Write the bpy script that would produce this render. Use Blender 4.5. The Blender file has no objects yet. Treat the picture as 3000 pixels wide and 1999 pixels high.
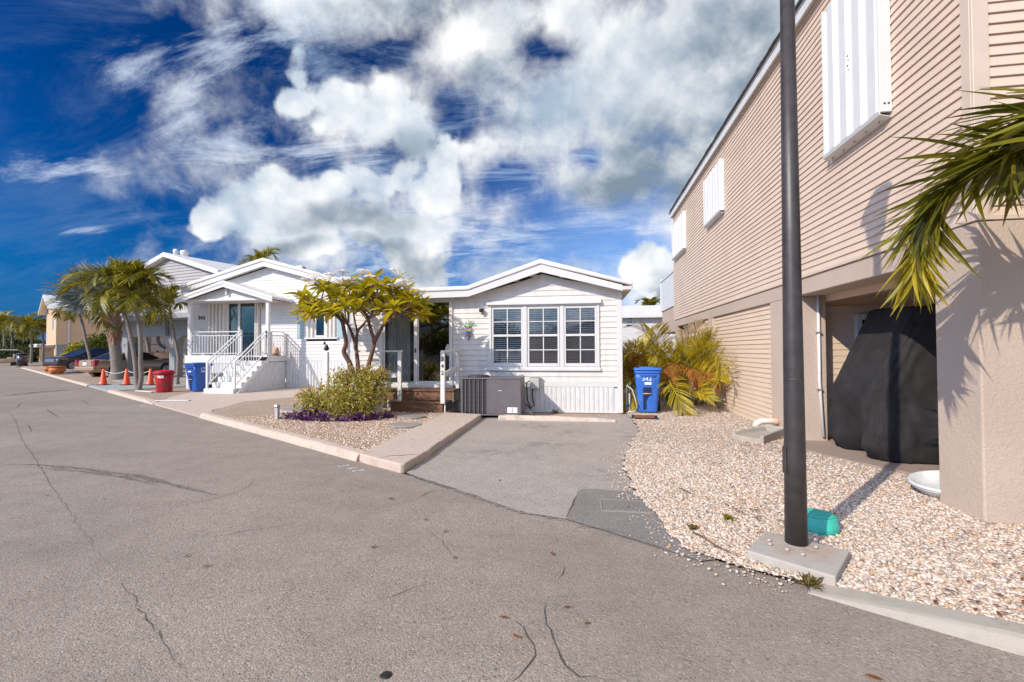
import bpy, bmesh, math, random
import numpy as np
from mathutils import Vector, Matrix
random.seed(7); RNG = np.random.default_rng(7)
SC = bpy.context.scene
COL = SC.collection
PI = math.pi
rad = math.radians

# ------------------------------------------------------------------ camera
CAM_H = 1.5
YAW, PITCH, ROLL = rad(8.24), rad(1.17), rad(0.24)
FPX = 1333.0                     # focal length in pixels of the 3000 px wide photograph (16 mm lens)
def cam_basis():
    f = Vector((-math.sin(YAW)*math.cos(PITCH), math.cos(YAW)*math.cos(PITCH), math.sin(PITCH)))
    r = Vector((math.cos(YAW), math.sin(YAW), 0)); u = r.cross(f)
    c, s = math.cos(ROLL), math.sin(ROLL)
    return c*r - s*u, c*u + s*r, f
CR, CU, CF = cam_basis()
cam = bpy.data.cameras.new('camera'); cam_o = bpy.data.objects.new('camera', cam); COL.objects.link(cam_o)
cam.lens = 16.0; cam.sensor_width = 36.0; cam.sensor_fit = 'HORIZONTAL'; cam.clip_start = 0.05; cam.clip_end = 3000
cam_o.matrix_world = Matrix(((CR.x, CU.x, -CF.x, 0), (CR.y, CU.y, -CF.y, 0), (CR.z, CU.z, -CF.z, CAM_H), (0, 0, 0, 1)))
SC.camera = cam_o

# ------------------------------------------------------------------ light
SUN_H = Vector((0.649, 0.760, 0)); SUN_EL = rad(32.0)
SUN_TO = Vector((-SUN_H.x*math.cos(SUN_EL), -SUN_H.y*math.cos(SUN_EL), math.sin(SUN_EL)))
sl = bpy.data.lights.new('sun', 'SUN'); sl.energy = 4.0; sl.angle = rad(0.55); sl.color = (1.0, 0.90, 0.76)
so = bpy.data.objects.new('sun', sl); COL.objects.link(so); so.location = (-20, -25, 30)
so.rotation_euler = SUN_TO.to_track_quat('Z', 'Y').to_euler()
SC.view_settings.view_transform = 'Standard'; SC.view_settings.look = 'None'
SC.view_settings.gamma = 1.0; SC.view_settings.exposure = 0.21; SC.view_settings.use_curve_mapping = False
SC.render.film_transparent = False
SC.cycles.max_bounces = 6; SC.cycles.transparent_max_bounces = 12

def sight(px, py):
    """direction from the camera through a pixel of the 3000 x 1999 photograph"""
    return CF + CR*((px-1500.0)/FPX) - CU*((py-999.5)/FPX)
def G(px, py, z=0.0):
    d = sight(px, py); t = (z-CAM_H)/d.z
    return Vector((0, 0, CAM_H)) + d*t
def PY(px, py, Y):
    d = sight(px, py); return Vector((0, 0, CAM_H)) + d*(Y/d.y)
def DEP(px, py, dep):
    return Vector((0, 0, CAM_H)) + sight(px, py)*dep

# ------------------------------------------------------------------ world: sky with clouds
world = bpy.data.worlds.new('World'); SC.world = world; world.use_nodes = True
def build_world():
    nt = world.node_tree; N = nt.nodes; L = nt.links
    bg = N['Background']
    sky = N.new('ShaderNodeTexSky'); sky.sky_type = 'NISHITA'; sky.sun_disc = False
    sky.sun_elevation = SUN_EL; sky.sun_rotation = math.atan2(SUN_TO.x, SUN_TO.y) % (2*PI)
    sky.altitude = 0; sky.air_density = 1.0; sky.dust_density = 0.35; sky.ozone_density = 3.0
    def m(op, a, b=None, c=None, clamp=False):
        n = N.new('ShaderNodeMath'); n.operation = op; n.use_clamp = clamp
        for i, v in enumerate((a, b, c)):
            if v is None: continue
            if isinstance(v, (int, float)): n.inputs[i].default_value = v
            else: L.new(v, n.inputs[i])
        return n.outputs[0]
    def vm(op, a, b=None, out=0):
        n = N.new('ShaderNodeVectorMath'); n.operation = op
        for i, v in enumerate((a, b)):
            if v is None: continue
            if isinstance(v, (tuple, list, Vector)): n.inputs[i].default_value = tuple(v)
            else: L.new(v, n.inputs[i])
        return n.outputs[out]
    def ss(v, lo, hi):
        n = N.new('ShaderNodeMapRange'); n.interpolation_type = 'SMOOTHSTEP'
        L.new(v, n.inputs[0]); n.inputs[1].default_value = lo; n.inputs[2].default_value = hi
        return n.outputs[0]
    def noise(vec, scale, detail, rough, dist=0.0, lac=2.0):
        n = N.new('ShaderNodeTexNoise'); n.inputs['Scale'].default_value = scale; n.inputs['Detail'].default_value = detail
        n.inputs['Roughness'].default_value = rough; n.inputs['Distortion'].default_value = dist; n.inputs['Lacunarity'].default_value = lac
        L.new(vec, n.inputs['Vector']); return n.outputs['Fac']
    def mix(f, a, b):
        n = N.new('ShaderNodeMix'); n.data_type = 'RGBA'
        L.new(f, n.inputs[0]) if not isinstance(f, (int, float)) else setattr(n.inputs[0], 'default_value', f)
        for i, v in ((6, a), (7, b)):
            if isinstance(v, tuple): n.inputs[i].default_value = (*v, 1)
            else: L.new(v, n.inputs[i])
        return n.outputs[2]
    tc = N.new('ShaderNodeTexCoord'); d = tc.outputs['Generated']
    d = vm('NORMALIZE', d)
    sep = N.new('ShaderNodeSeparateXYZ'); L.new(d, sep.inputs[0])
    dz = sep.outputs[2]
    def scl(v, k):
        n = N.new('ShaderNodeVectorMath'); n.operation = 'SCALE'; L.new(v, n.inputs[0])
        if isinstance(k, (int, float)): n.inputs[3].default_value = k
        else: L.new(k, n.inputs[3])
        return n.outputs[0]
    raw = d; ST = SKY['str']
    # clear sky: deepened, darkest at right angles to the sun, blue down to the horizon
    gm = N.new('ShaderNodeGamma'); gm.inputs[1].default_value = SKY['gam']; L.new(scl(sky.outputs[0], ST*SKY['val']), gm.inputs[0])
    hs = N.new('ShaderNodeHueSaturation'); hs.inputs['Saturation'].default_value = SKY['sat']; hs.inputs['Hue'].default_value = SKY['hue']; L.new(gm.outputs[0], hs.inputs['Color'])
    clear = mix(m('MULTIPLY', ss(dz, 0.34, 0.0), 0.92), hs.outputs[0], SKY['low'])
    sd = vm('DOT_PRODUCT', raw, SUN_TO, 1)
    clear = vm('MULTIPLY', scl(clear, m('MULTIPLY_ADD', m('MULTIPLY', sd, sd), 1.05, SKY['side'])), SKY['tint'])
    # sky frame: u to the right, v up, centred on the bearing of the road front
    fx = Vector((CF.x, CF.y, 0)).normalized(); rx = Vector((fx.y, -fx.x, 0))
    fw = m('MAXIMUM', vm('DOT_PRODUCT', raw, fx, 1), 0.08)
    uv = N.new('ShaderNodeCombineXYZ'); L.new(m('DIVIDE', vm('DOT_PRODUCT', raw, rx, 1), fw), uv.inputs[0]); L.new(m('DIVIDE', dz, fw), uv.inputs[1])
    wn = N.new('ShaderNodeTexNoise'); wn.inputs['Scale'].default_value = 3.2; wn.inputs['Detail'].default_value = 4; wn.inputs['Roughness'].default_value = 0.6; L.new(raw, wn.inputs['Vector'])
    off = vm('SUBTRACT', wn.outputs['Color'], (0.5, 0.5, 0.5))
    uvw = vm('ADD', uv.outputs[0], scl(off, 0.20))
    def field(items, acc=None, sub=False, gain=None):
        for (x, y, sx, sy, amp) in items:
            sg = sight(x, y); k = sg.dot(fx); u0, v0 = sg.dot(rx)/k, sg.z/k; kx, ky = FPX/sx, FPX/sy
            n = N.new('ShaderNodeVectorMath'); n.operation = 'MULTIPLY_ADD'; L.new(uvw, n.inputs[0]); n.inputs[1].default_value = (kx, ky, 0); n.inputs[2].default_value = (-u0*kx, -v0*ky, 0)
            f = m('MULTIPLY_ADD', vm('LENGTH', n.outputs[0], None, 1), -amp*SKY['slope'], amp)
            if sub: acc = m('SUBTRACT', acc, m('MAXIMUM', f, 0.0))
            else: acc = f if acc is None else m('MAXIMUM', acc, f)
        return acc
    dw = vm('ADD', raw, scl(off, 0.06))
    n1 = noise(dw, 5.5, 9, 0.60)
    lit = vm('ADD', dw, tuple(Vector(SUN_TO)*0.020 + Vector((0, 0, 0.024))))
    n1b = noise(lit, 5.5, 5, 0.58)
    relief = m('SUBTRACT', n1, n1b)
    r2 = m('SUBTRACT', noise(dw, 2.6, 3, 0.5), noise(vm('ADD', dw, tuple(Vector(SUN_TO)*0.05 + Vector((0, 0, 0.06)))), 2.6, 3, 0.5))
    relief = m('ADD', relief, m('MULTIPLY', r2, 0.9))
    cover = m('MAXIMUM', field(HOLES, field(CLOUDS), True), -0.9)
    # heaped cumulus: rounded lumps with firm edges
    vo = N.new('ShaderNodeTexVoronoi'); vo.feature = 'F1'; vo.inputs['Scale'].default_value = 13.0; vo.inputs['Detail'].default_value = 1.5; vo.inputs['Roughness'].default_value = 0.55; L.new(dw, vo.inputs['Vector'])
    lump = m('SUBTRACT', 0.46, vo.outputs['Distance'])
    heap = field(HEAPS)
    dens_c = m('ADD', m('ADD', m('MULTIPLY_ADD', heap, 1.7, 0.50), m('MULTIPLY', lump, 1.15)), m('MULTIPLY', m('SUBTRACT', n1, 0.5), 2.5))
    alpha_c = ss(dens_c, -0.05, 0.50)
    grey = field(GREYS)
    behind = m('MULTIPLY', m('SUBTRACT', wn.outputs['Fac'], 0.46), 3.0)  # cloud cover behind the camera, thickened to add fill light
    front = ss(vm('DOT_PRODUCT', raw, fx, 1), 0.25, 0.5)
    cov = m('ADD', m('MULTIPLY', cover, front), m('MULTIPLY', behind, m('SUBTRACT', 1.0, front)))
    dens = m('ADD', m('MULTIPLY', m('SUBTRACT', n1, 0.5), 2.9), cov)
    alpha = ss(dens, -0.38, 0.80)
    # thin streaky layer
    pl = N.new('ShaderNodeCombineXYZ')
    zc = m('ADD', m('MAXIMUM', dz, 0.0), 0.22)
    L.new(m('DIVIDE', sep.outputs[0], zc), pl.inputs[0]); L.new(m('DIVIDE', sep.outputs[1], zc), pl.inputs[1])
    mp = N.new('ShaderNodeMapping'); mp.inputs['Rotation'].default_value = (0, 0, rad(SKY['streak'])); mp.inputs['Scale'].default_value = (0.60, 1.7, 1); L.new(pl.outputs[0], mp.inputs[0])
    c1 = noise(mp.outputs[0], 2.6, 8, 0.70, 0.6)
    c2 = noise(pl.outputs[0], 1.3, 2, 0.5)
    cir = ss(m('ADD', c1, m('MULTIPLY', m('SUBTRACT', c2, 0.5), 0.55)), 0.40, 0.80)
    rightm = ss(vm('DOT_PRODUCT', raw, CR, 1), -0.74, -0.30)
    cir = m('MULTIPLY', cir, m('MULTIPLY_ADD', rightm, 0.85, 0.10))
    veil = m('MULTIPLY', ss(vm('DOT_PRODUCT', raw, CR, 1), -0.25, 0.20), ss(dz, 0.50, 0.12)); cir = m('MAXIMUM', cir, m('MULTIPLY', veil, m('MULTIPLY_ADD', c1, 1.1, -0.05)))
    # torn wisps
    wf = field(WISPS); wisp = m('MULTIPLY', ss(m('ADD', m('MULTIPLY', wf, 0.9), m('ADD', m('MULTIPLY', m('SUBTRACT', c1, 0.5), 3.6), m('MULTIPLY', m('SUBTRACT', n1, 0.5), 1.2))), 0.10, 1.15), 0.80)
    wisp = m('MULTIPLY', wisp, front)
    # colours
    white = (0.93, 0.925, 0.92); shade = SKY['shade']; dark = SKY['dark']
    tone = m('ADD', m('MULTIPLY_ADD', relief, 2.5, 0.52), m('MULTIPLY', m('SUBTRACT', 0.6, m('MINIMUM', dens, 1.0)), 0.14), clamp=True)
    ccol = mix(tone, shade, white)
    gmask = m('MULTIPLY', ss(grey, 0.0, 0.8), m('MULTIPLY_ADD', relief, -3.0, 0.70), clamp=True)
    ccol = mix(gmask, ccol, dark)
    base = mix(cir, clear, SKY['cirrus'])
    base = mix(wisp, base, (0.62, 0.70, 0.84))
    fin = mix(alpha, base, scl(ccol, m('MULTIPLY_ADD', m('POWER', m('MAXIMUM', sd, 0.0), 1.5), 2.2, 1.0)))  # clouds brightened toward the sun, out of view, added to lift the shade
    hgrey = ss(field(HEAP_SHADE), -0.05, 0.75)
    tone_c = m('ADD', m('MULTIPLY_ADD', lump, 0.62, 0.58), m('MULTIPLY', relief, 2.6), clamp=True)
    hcol = mix(tone_c, (0.46, 0.55, 0.66), (0.97, 0.965, 0.955))
    hcol = mix(m('MULTIPLY', hgrey, m('MULTIPLY_ADD', tone_c, -0.75, 1.18), clamp=True), hcol, (0.24, 0.305, 0.375))
    fin = mix(m('MULTIPLY', alpha_c, front), fin, hcol)
    fin = scl(fin, 1.0)
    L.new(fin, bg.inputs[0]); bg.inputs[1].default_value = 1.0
    world.cycles.sampling_method = 'NONE'
SKY = dict(sat=1.65, val=1.05, gam=1.5, hue=0.497, str=0.12, slope=0.90, tint=(0.50, 1.0, 1.42), side=0.46, streak=-34, low=(0.030, 0.22, 0.50), cirrus=(0.46, 0.62, 0.84), shade=(0.37, 0.46, 0.57), dark=(0.20, 0.265, 0.335))
# heaps of cloud: bearing and height given by the photograph's pixel they pass behind, then half widths and strength
HEAPS = [(620, 640, 75, 55, 1.0), (720, 615, 110, 80, 1.0), (850, 590, 140, 90, 1.0), (980, 570, 130, 90, 1.0), (1090, 540, 110, 90, 1.0), (1190, 500, 75, 85, 1.0), (1250, 560, 80, 90, .9), (950, 660, 260, 70, 1.0), (1160, 700, 170, 75, 1.0), (900, 715, 150, 50, .9), (1240, 770, 110, 45, .9),
         (880, 235, 45, 60, .65), (905, 290, 85, 65, .85), (1000, 300, 110, 75, .9), (1110, 330, 120, 90, .9), (1220, 390, 110, 100, .9), (1290, 450, 90, 90, .8), (1245, 838, 70, 42, 1.0), (1900, 775, 95, 60, .9), (1980, 840, 90, 60, .7)]
HEAP_SHADE = [(1040, 660, 230, 70, 1.0), (1240, 770, 150, 50, 1.2), (860, 730, 170, 40, .8), (1150, 745, 170, 40, .9), (1960, 830, 110, 50, .8), (1180, 420, 130, 60, .5)]
CLOUDS = [(1180, 10, 420, 120, 1.1), (1430, 130, 230, 180, 1.2), (1680, 330, 240, 210, 1.2), (1950, 230, 340, 270, 1.4), (2250, 100, 420, 330, 1.5), (1830, 520, 270, 130, 1.2), (1430, 430, 120, 130, .8), (2060, 560, 230, 150, 1.2), (1660, 60, 130, 110, 1.0), (1300, 330, 160, 110, .6), (1050, 330, 260, 110, .5), (1000, 600, 380, 150, .5),
          (1660, 800, 140, 45, .7), (1500, 790, 130, 55, .7), (1960, 850, 140, 70, .7)]
WISPS = [(560, 310, 120, 180, .85), (640, 150, 150, 110, .8), (400, 190, 170, 90, .6), (700, 430, 190, 110, .9), (930, 430, 230, 80, .8), (190, 515, 190, 45, .6), (520, 560, 160, 50, .5), (280, 700, 130, 22, .7), (820, 60, 200, 90, .7), (1450, 700, 300, 120, .7), (1750, 640, 260, 90, .7)]
HOLES = [(1590, 130, 130, 85, 1.5), (1760, 490, 80, 60, 1.1), (1480, 520, 110, 80, 1.0), (1330, 330, 80, 130, .5), (1120, 170, 110, 50, .6)]
GREYS = [(1200, 20, 330, 140, .8), (1420, 170, 180, 160, .6), (2000, 480, 330, 200, .9), (2200, 150, 330, 330, .9), (1850, 570, 260, 100, 1.0), (1660, 800, 150, 50, .8)]
build_world()

# ------------------------------------------------------------------ helpers
class MB:
    """collects shapes that become ONE mesh"""
    def __init__(s): s.v = []; s.f = []; s.sm = []
    def add(s, vs, fs, smooth=False):
        o = len(s.v); s.v += [tuple(p) for p in vs]
        s.f += [tuple(i+o for i in f) for f in fs]; s.sm += [smooth]*len(fs); return s
    def box(s, x0, x1, y0, y1, z0, z1):
        return s.add([(x0,y0,z0),(x1,y0,z0),(x1,y1,z0),(x0,y1,z0),(x0,y0,z1),(x1,y0,z1),(x1,y1,z1),(x0,y1,z1)],
                     [(3,2,1,0),(4,5,6,7),(0,1,5,4),(1,2,6,5),(2,3,7,6),(3,0,4,7)])
    def cbox(s, c, dx, dy, dz, M=None):
        vs = [Vector((x*dx/2, y*dy/2, z*dz/2)) for x, y, z in ((-1,-1,-1),(1,-1,-1),(1,1,-1),(-1,1,-1),(-1,-1,1),(1,-1,1),(1,1,1),(-1,1,1))]
        c = Vector(c); vs = [((M @ p) if M else p) + c for p in vs]
        return s.add(vs, [(3,2,1,0),(4,5,6,7),(0,1,5,4),(1,2,6,5),(2,3,7,6),(3,0,4,7)])
    def bar(s, a, b, w, h=None, up=(0,0,1)):
        """rectangular bar from a to b"""
        a = Vector(a); b = Vector(b); h = h or w; d = (b-a).normalized(); up = Vector(up)
        if abs(d.dot(up)) > 0.98: up = Vector((0,1,0))
        r = d.cross(up).normalized(); u = r.cross(d)
        P = []
        for p in (a, b):
            for i, j in ((-1,-1),(1,-1),(1,1),(-1,1)): P.append(p + r*(i*w/2) + u*(j*h/2))
        return s.add(P, [(0,1,2,3),(7,6,5,4),(0,4,5,1),(1,5,6,2),(2,6,7,3),(3,7,4,0)])
    def tube(s, pts, rs, n=8, cap=True, smooth=True):
        pts = [Vector(p) for p in pts]
        if isinstance(rs, (int, float)): rs = [rs]*len(pts)
        vs = []; ref = None
        for i, p in enumerate(pts):
            d = (pts[min(i+1, len(pts)-1)] - pts[max(i-1, 0)]).normalized()
            if ref is None: ref = Vector((1,0,0)) if abs(d.x) < .9 else Vector((0,1,0))
            r = (ref - d*ref.dot(d)).normalized(); u = d.cross(r); ref = r
            for k in range(n):
                a = 2*PI*k/n; vs.append(p + (r*math.cos(a) + u*math.sin(a))*rs[i])
        fs = []
        for i in range(len(pts)-1):
            for k in range(n):
                fs.append((i*n+k, i*n+(k+1)%n, (i+1)*n+(k+1)%n, (i+1)*n+k))
        s.add(vs, fs, smooth)
        if cap: 
            m = len(pts)-1; o = len(s.v) - len(vs)
            s.f += [tuple(o+k for k in range(n))[::-1], tuple(o+m*n+k for k in range(n))]; s.sm += [False, False]
        return s
    def lathe(s, prof, n=24, c=(0,0,0), smooth=True, cap=True, sx=1, sy=1):
        vs = []
        for r, z in prof:
            for k in range(n):
                a = 2*PI*k/n; vs.append((c[0]+r*math.cos(a)*sx, c[1]+r*math.sin(a)*sy, c[2]+z))
        fs = []
        for i in range(len(prof)-1):
            for k in range(n): fs.append((i*n+k, i*n+(k+1)%n, (i+1)*n+(k+1)%n, (i+1)*n+k))
        o = len(s.v); s.add(vs, fs, smooth)
        if cap:
            s.f += [tuple(o+k for k in range(n))[::-1], tuple(o+(len(prof)-1)*n+k for k in range(n))]; s.sm += [False, False]
        return s
    def prism(s, poly, fn):
        """poly: list of (u, v); fn(u, v, t) with t = 0 / 1 the two ends"""
        n = len(poly)
        return s.add([fn(u, v, 0) for u, v in poly] + [fn(u, v, 1) for u, v in poly],
                     [tuple(range(n))[::-1], tuple(range(n, 2*n))] + [(i, (i+1) % n, n+(i+1) % n, n+i) for i in range(n)])
    def sheet(s, poly, z):
        return s.add([(x, y, z) for x, y in poly], [tuple(range(len(poly)))])
    def loft(s, secs, closed=True, cap=True, smooth=True):
        n = len(secs[0]); vs = [p for sec in secs for p in sec]; fs = []
        for i in range(len(secs)-1):
            for k in range(n if closed else n-1):
                fs.append((i*n+k, i*n+(k+1) % n, (i+1)*n+(k+1) % n, (i+1)*n+k))
        o = len(s.v); s.add(vs, fs, smooth)
        if cap and closed:
            s.f += [tuple(o+k for k in range(n))[::-1], tuple(o+(len(secs)-1)*n+k for k in range(n))]; s.sm += [False, False]
        return s
    def mesh(s, name):
        me = bpy.data.meshes.new(name); me.from_pydata(s.v, [], s.f)
        if any(s.sm): me.polygons.foreach_set('use_smooth', s.sm)
        me.update(); return me

def link(name, data, parent=None):
    o = bpy.data.objects.new(name, data); COL.objects.link(o)
    if parent is not None: o.parent = parent
    return o
def obj(name, mb, mat, parent=None, bev=0.0, loc=None, rz=None, seg=1):
    me = mb.mesh(name) if isinstance(mb, MB) else mb
    o = link(name, me, parent)
    if mat is not None:
        if len(me.materials) == 0: me.materials.append(mat)
    if bev:
        b = o.modifiers.new('bevel', 'BEVEL'); b.width = bev; b.segments = seg; b.limit_method = 'ANGLE'; b.angle_limit = rad(40)
    if loc is not None: o.location = loc
    if rz is not None: o.rotation_euler = (0, 0, rz)
    return o
def tag(o, label, cat, group=None):
    o['label'] = label; o['category'] = cat
    if group: o['group'] = group
    return o
def thing(name, label, cat, loc=(0,0,0), rotz=0.0, group=None):
    o = bpy.data.objects.new(name, None); COL.objects.link(o); o.empty_display_size = 0.2
    o.location = loc; o.rotation_euler = (0, 0, rotz)
    return tag(o, label, cat, group)
def struct(name, mb, mat, label=None):
    o = obj(name, mb, mat); o['kind'] = 'structure'
    if label: o['label'] = label
    return o
def stuff(o, label=None, cat=None):
    o['kind'] = 'stuff'
    if label: o['label'] = label
    if cat: o['category'] = cat
    return o
def copy_tree(o, parent=None):
    c = o.copy(); COL.objects.link(c); c.parent = parent
    for ch in list(o.children): copy_tree(ch, c)
    return c
def smooth_mesh(me):
    me.polygons.foreach_set('use_smooth', [True]*len(me.polygons)); return me

class Frame:
    """a local frame on the ground: x to the right, y away, z up"""
    def __init__(s, x, y, rotdeg=0.0, z=0.0):
        s.o = Vector((x, y, z)); s.a = rad(rotdeg); s.M = Matrix.Rotation(s.a, 3, 'Z')
    def loc(s, p): return s.M.transposed() @ (Vector(p) - s.o)
    def front(s, px, py, yl=0.0):
        """pixel -> local (x, z) on the plane y = yl"""
        n = s.M @ Vector((0, 1, 0)); d = sight(px, py); c = Vector((0, 0, CAM_H))
        t = ((s.o + n*yl - c).dot(n))/d.dot(n); p = s.loc(c + d*t); return p.x, p.z
    def side(s, px, py, xl=0.0):
        n = s.M @ Vector((1, 0, 0)); d = sight(px, py); c = Vector((0, 0, CAM_H))
        t = ((s.o + n*xl - c).dot(n))/d.dot(n); p = s.loc(c + d*t); return p.y, p.z
    def ground(s, px, py, zl=0.0):
        p = s.loc(G(px, py, s.o.z + zl)); return p.x, p.y

# ------------------------------------------------------------------ materials
def mat(name, col, rough=0.6, var=0.0, vs=3.0, bump=0.0, bs=60.0, metal=0.0, spec=0.5, col2=None, trans=0.0, emit=None, detail=5, coat=0.0, stretch=None, local=False):
    m = bpy.data.materials.new(name); m.use_nodes = True; nt = m.node_tree; N = nt.nodes; L = nt.links
    b = N['Principled BSDF']; b.inputs['Base Color'].default_value = (*col, 1); b.inputs['Roughness'].default_value = rough
    b.inputs['Metallic'].default_value = metal; b.inputs['Specular IOR Level'].default_value = spec; b.inputs['Coat Weight'].default_value = coat
    if var or bump:
        if local: pos = N.new('ShaderNodeTexCoord').outputs['Object']
        else: pos = N.new('ShaderNodeNewGeometry').outputs['Position']
        if stretch:
            mp = N.new('ShaderNodeMapping'); mp.inputs['Scale'].default_value = stretch; L.new(pos, mp.inputs[0]); pos = mp.outputs[0]
    if var:
        n = N.new('ShaderNodeTexNoise'); n.inputs['Scale'].default_value = vs; n.inputs['Detail'].default_value = detail; n.inputs['Roughness'].default_value = 0.62
        L.new(pos, n.inputs['Vector'])
        mr = N.new('ShaderNodeMapRange'); mr.inputs[1].default_value = 0.3; mr.inputs[2].default_value = 0.7; L.new(n.outputs['Fac'], mr.inputs[0])
        mx = N.new('ShaderNodeMix'); mx.data_type = 'RGBA'; L.new(mr.outputs[0], mx.inputs[0])
        c2 = col2 or tuple(c*(1-var) for c in col); c1 = col if col2 else tuple(min(1, c*(1+var*.5)) for c in col)
        mx.inputs[6].default_value = (*c2, 1); mx.inputs[7].default_value = (*c1, 1); L.new(mx.outputs[2], b.inputs['Base Color'])
        m['mix'] = mx.name
    if bump:
        n = N.new('ShaderNodeTexNoise'); n.inputs['Scale'].default_value = bs; n.inputs['Detail'].default_value = 4; L.new(pos, n.inputs['Vector'])
        bp = N.new('ShaderNodeBump'); bp.inputs['Strength'].default_value = min(1, bump); bp.inputs['Distance'].default_value = 0.02; L.new(n.outputs['Fac'], bp.inputs['Height']); L.new(bp.outputs[0], b.inputs['Normal'])
    if trans:
        tr = N.new('ShaderNodeBsdfTranslucent'); mx = N.new('ShaderNodeMixShader'); mx.inputs[0].default_value = trans
        src = b.inputs['Base Color'].links[0].from_socket if b.inputs['Base Color'].links else None
        if src: L.new(src, tr.inputs[0])
        else: tr.inputs[0].default_value = (*col, 1)
        out = N['Material Output']; L.new(b.outputs[0], mx.inputs[1]); L.new(tr.outputs[0], mx.inputs[2]); L.new(mx.outputs[0], out.inputs[0])
    if emit: b.inputs['Emission Color'].default_value = (*emit[:3], 1); b.inputs['Emission Strength'].default_value = emit[3]
    return m
def leaf_mat(name, ca, cb, trans=0.35, rough=0.45, scale=6.0):
    """leaf colour that varies from piece to piece and within a piece"""
    m = mat(name, ca, rough, 0.3, scale, trans=0.0); nt = m.node_tree; N = nt.nodes; L = nt.links; b = N['Principled BSDF']
    g = N.new('ShaderNodeNewGeometry'); oi = N.new('ShaderNodeObjectInfo')
    ad = N.new('ShaderNodeMath'); ad.operation = 'ADD'; L.new(g.outputs['Random Per Island'], ad.inputs[0]); L.new(oi.outputs['Random'], ad.inputs[1])
    fr = N.new('ShaderNodeMath'); fr.operation = 'FRACT'; L.new(ad.outputs[0], fr.inputs[0])
    mx = N.new('ShaderNodeMix'); mx.data_type = 'RGBA'; L.new(fr.outputs[0], mx.inputs[0]); mx.inputs[6].default_value = (*ca, 1); mx.inputs[7].default_value = (*cb, 1)
    src = b.inputs['Base Color'].links[0].from_node; ml = N.new('ShaderNodeMix'); ml.data_type = 'RGBA'; ml.blend_type = 'MULTIPLY'; ml.inputs[0].default_value = 1.0
    src.inputs[6].default_value = (0.62, 0.62, 0.62, 1); src.inputs[7].default_value = (1.15, 1.15, 1.15, 1)
    L.new(mx.outputs[2], ml.inputs[6]); L.new(src.outputs[2], ml.inputs[7]); L.new(ml.outputs[2], b.inputs['Base Color'])
    tr = N.new('ShaderNodeBsdfTranslucent'); ms = N.new('ShaderNodeMixShader'); ms.inputs[0].default_value = trans
    L.new(ml.outputs[2], tr.inputs[0]); L.new(b.outputs[0], ms.inputs[1]); L.new(tr.outputs[0], ms.inputs[2]); L.new(ms.outputs[0], N['Material Output'].inputs[0])
    return m
def glass_mat(name, tint, refl=0.12, rough=0.0, ior=1.5, body=None):
    m = bpy.data.materials.new(name); m.use_nodes = True; nt = m.node_tree; N = nt.nodes; L = nt.links; N.remove(N['Principled BSDF'])
    t = N.new('ShaderNodeBsdfTransparent'); t.inputs[0].default_value = (*tint, 1)
    g = N.new('ShaderNodeBsdfGlossy'); g.inputs['Roughness'].default_value = rough; g.inputs['Color'].default_value = (0.95, 1.0, 1.0, 1)
    fr = N.new('ShaderNodeFresnel'); fr.inputs[0].default_value = ior
    ad = N.new('ShaderNodeMath'); ad.operation = 'ADD'; ad.use_clamp = True; ad.inputs[1].default_value = refl; L.new(fr.outputs[0], ad.inputs[0])
    a = t.outputs[0]
    if body:
        df = N.new('ShaderNodeBsdfDiffuse'); df.inputs[0].default_value = (*body[:3], 1); mb = N.new('ShaderNodeMixShader'); mb.inputs[0].default_value = body[3]
        L.new(a, mb.inputs[1]); L.new(df.outputs[0], mb.inputs[2]); a = mb.outputs[0]
    mx = N.new('ShaderNodeMixShader'); L.new(ad.outputs[0], mx.inputs[0]); L.new(a, mx.inputs[1]); L.new(g.outputs[0], mx.inputs[2]); L.new(mx.outputs[0], N['Material Output'].inputs[0])
    return m

M = {}
M['white_siding'] = mat('white_vinyl_siding', (0.66, 0.635, 0.61), 0.55, 0.13, 2.2, bump=0.08, bs=180, stretch=(2.5, 2.5, .6))
M['white_siding_far'] = mat('white_vinyl_siding_clean', (0.63, 0.62, 0.615), 0.5, 0.05, 2.0)
M['white_trim'] = mat('white_aluminium_trim', (0.63, 0.63, 0.625), 0.4, 0.05, 5.0)
M['white_paint'] = mat('white_painted_wood', (0.70, 0.69, 0.67), 0.5, 0.10, 9.0, bump=0.15, bs=120)
M['white_roof'] = mat('white_roof_membrane', (0.68, 0.665, 0.645), 0.6, 0.10, 1.5, bump=0.1, bs=20)
M['skirting'] = mat('white_ribbed_skirting', (0.64, 0.645, 0.65), 0.4, 0.16, 5.0, stretch=(2.5, 2.5, .7))
M['soffit'] = mat('soffit_panel', (0.62, 0.58, 0.54), 0.6, 0.08, 4.0)
M['tan_siding'] = mat('peach_tan_siding', (0.645, 0.50, 0.395), 0.55, 0.09, 1.6, bump=0.06, bs=150)
M['tan_siding2'] = mat('warm_tan_siding', (0.645, 0.505, 0.385), 0.55, 0.06, 1.6, bump=0.06, bs=150)
M['tan_trim'] = mat('tan_corner_trim', (0.60, 0.48, 0.39), 0.5, 0.05, 4.0)
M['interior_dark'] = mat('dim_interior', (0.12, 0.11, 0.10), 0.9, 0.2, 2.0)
M['curtain'] = mat('grey_curtain', (0.62, 0.62, 0.63), 0.9, 0.10, 8.0)
M['curtain_pale'] = mat('pale_beige_shutter_panel', (0.66, 0.63, 0.58), 0.6, 0.08, 6.0)
M['blind'] = mat('white_blind_slat', (0.92, 0.92, 0.92), 0.5)
M['glass'] = glass_mat('window_glass', (0.88, 0.90, 0.91), 0.03)
M['screen'] = glass_mat('window_glass_with_screen', (0.60, 0.61, 0.63), 0.02, 0.08, body=(0.16, 0.16, 0.18, 0.28))
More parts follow.
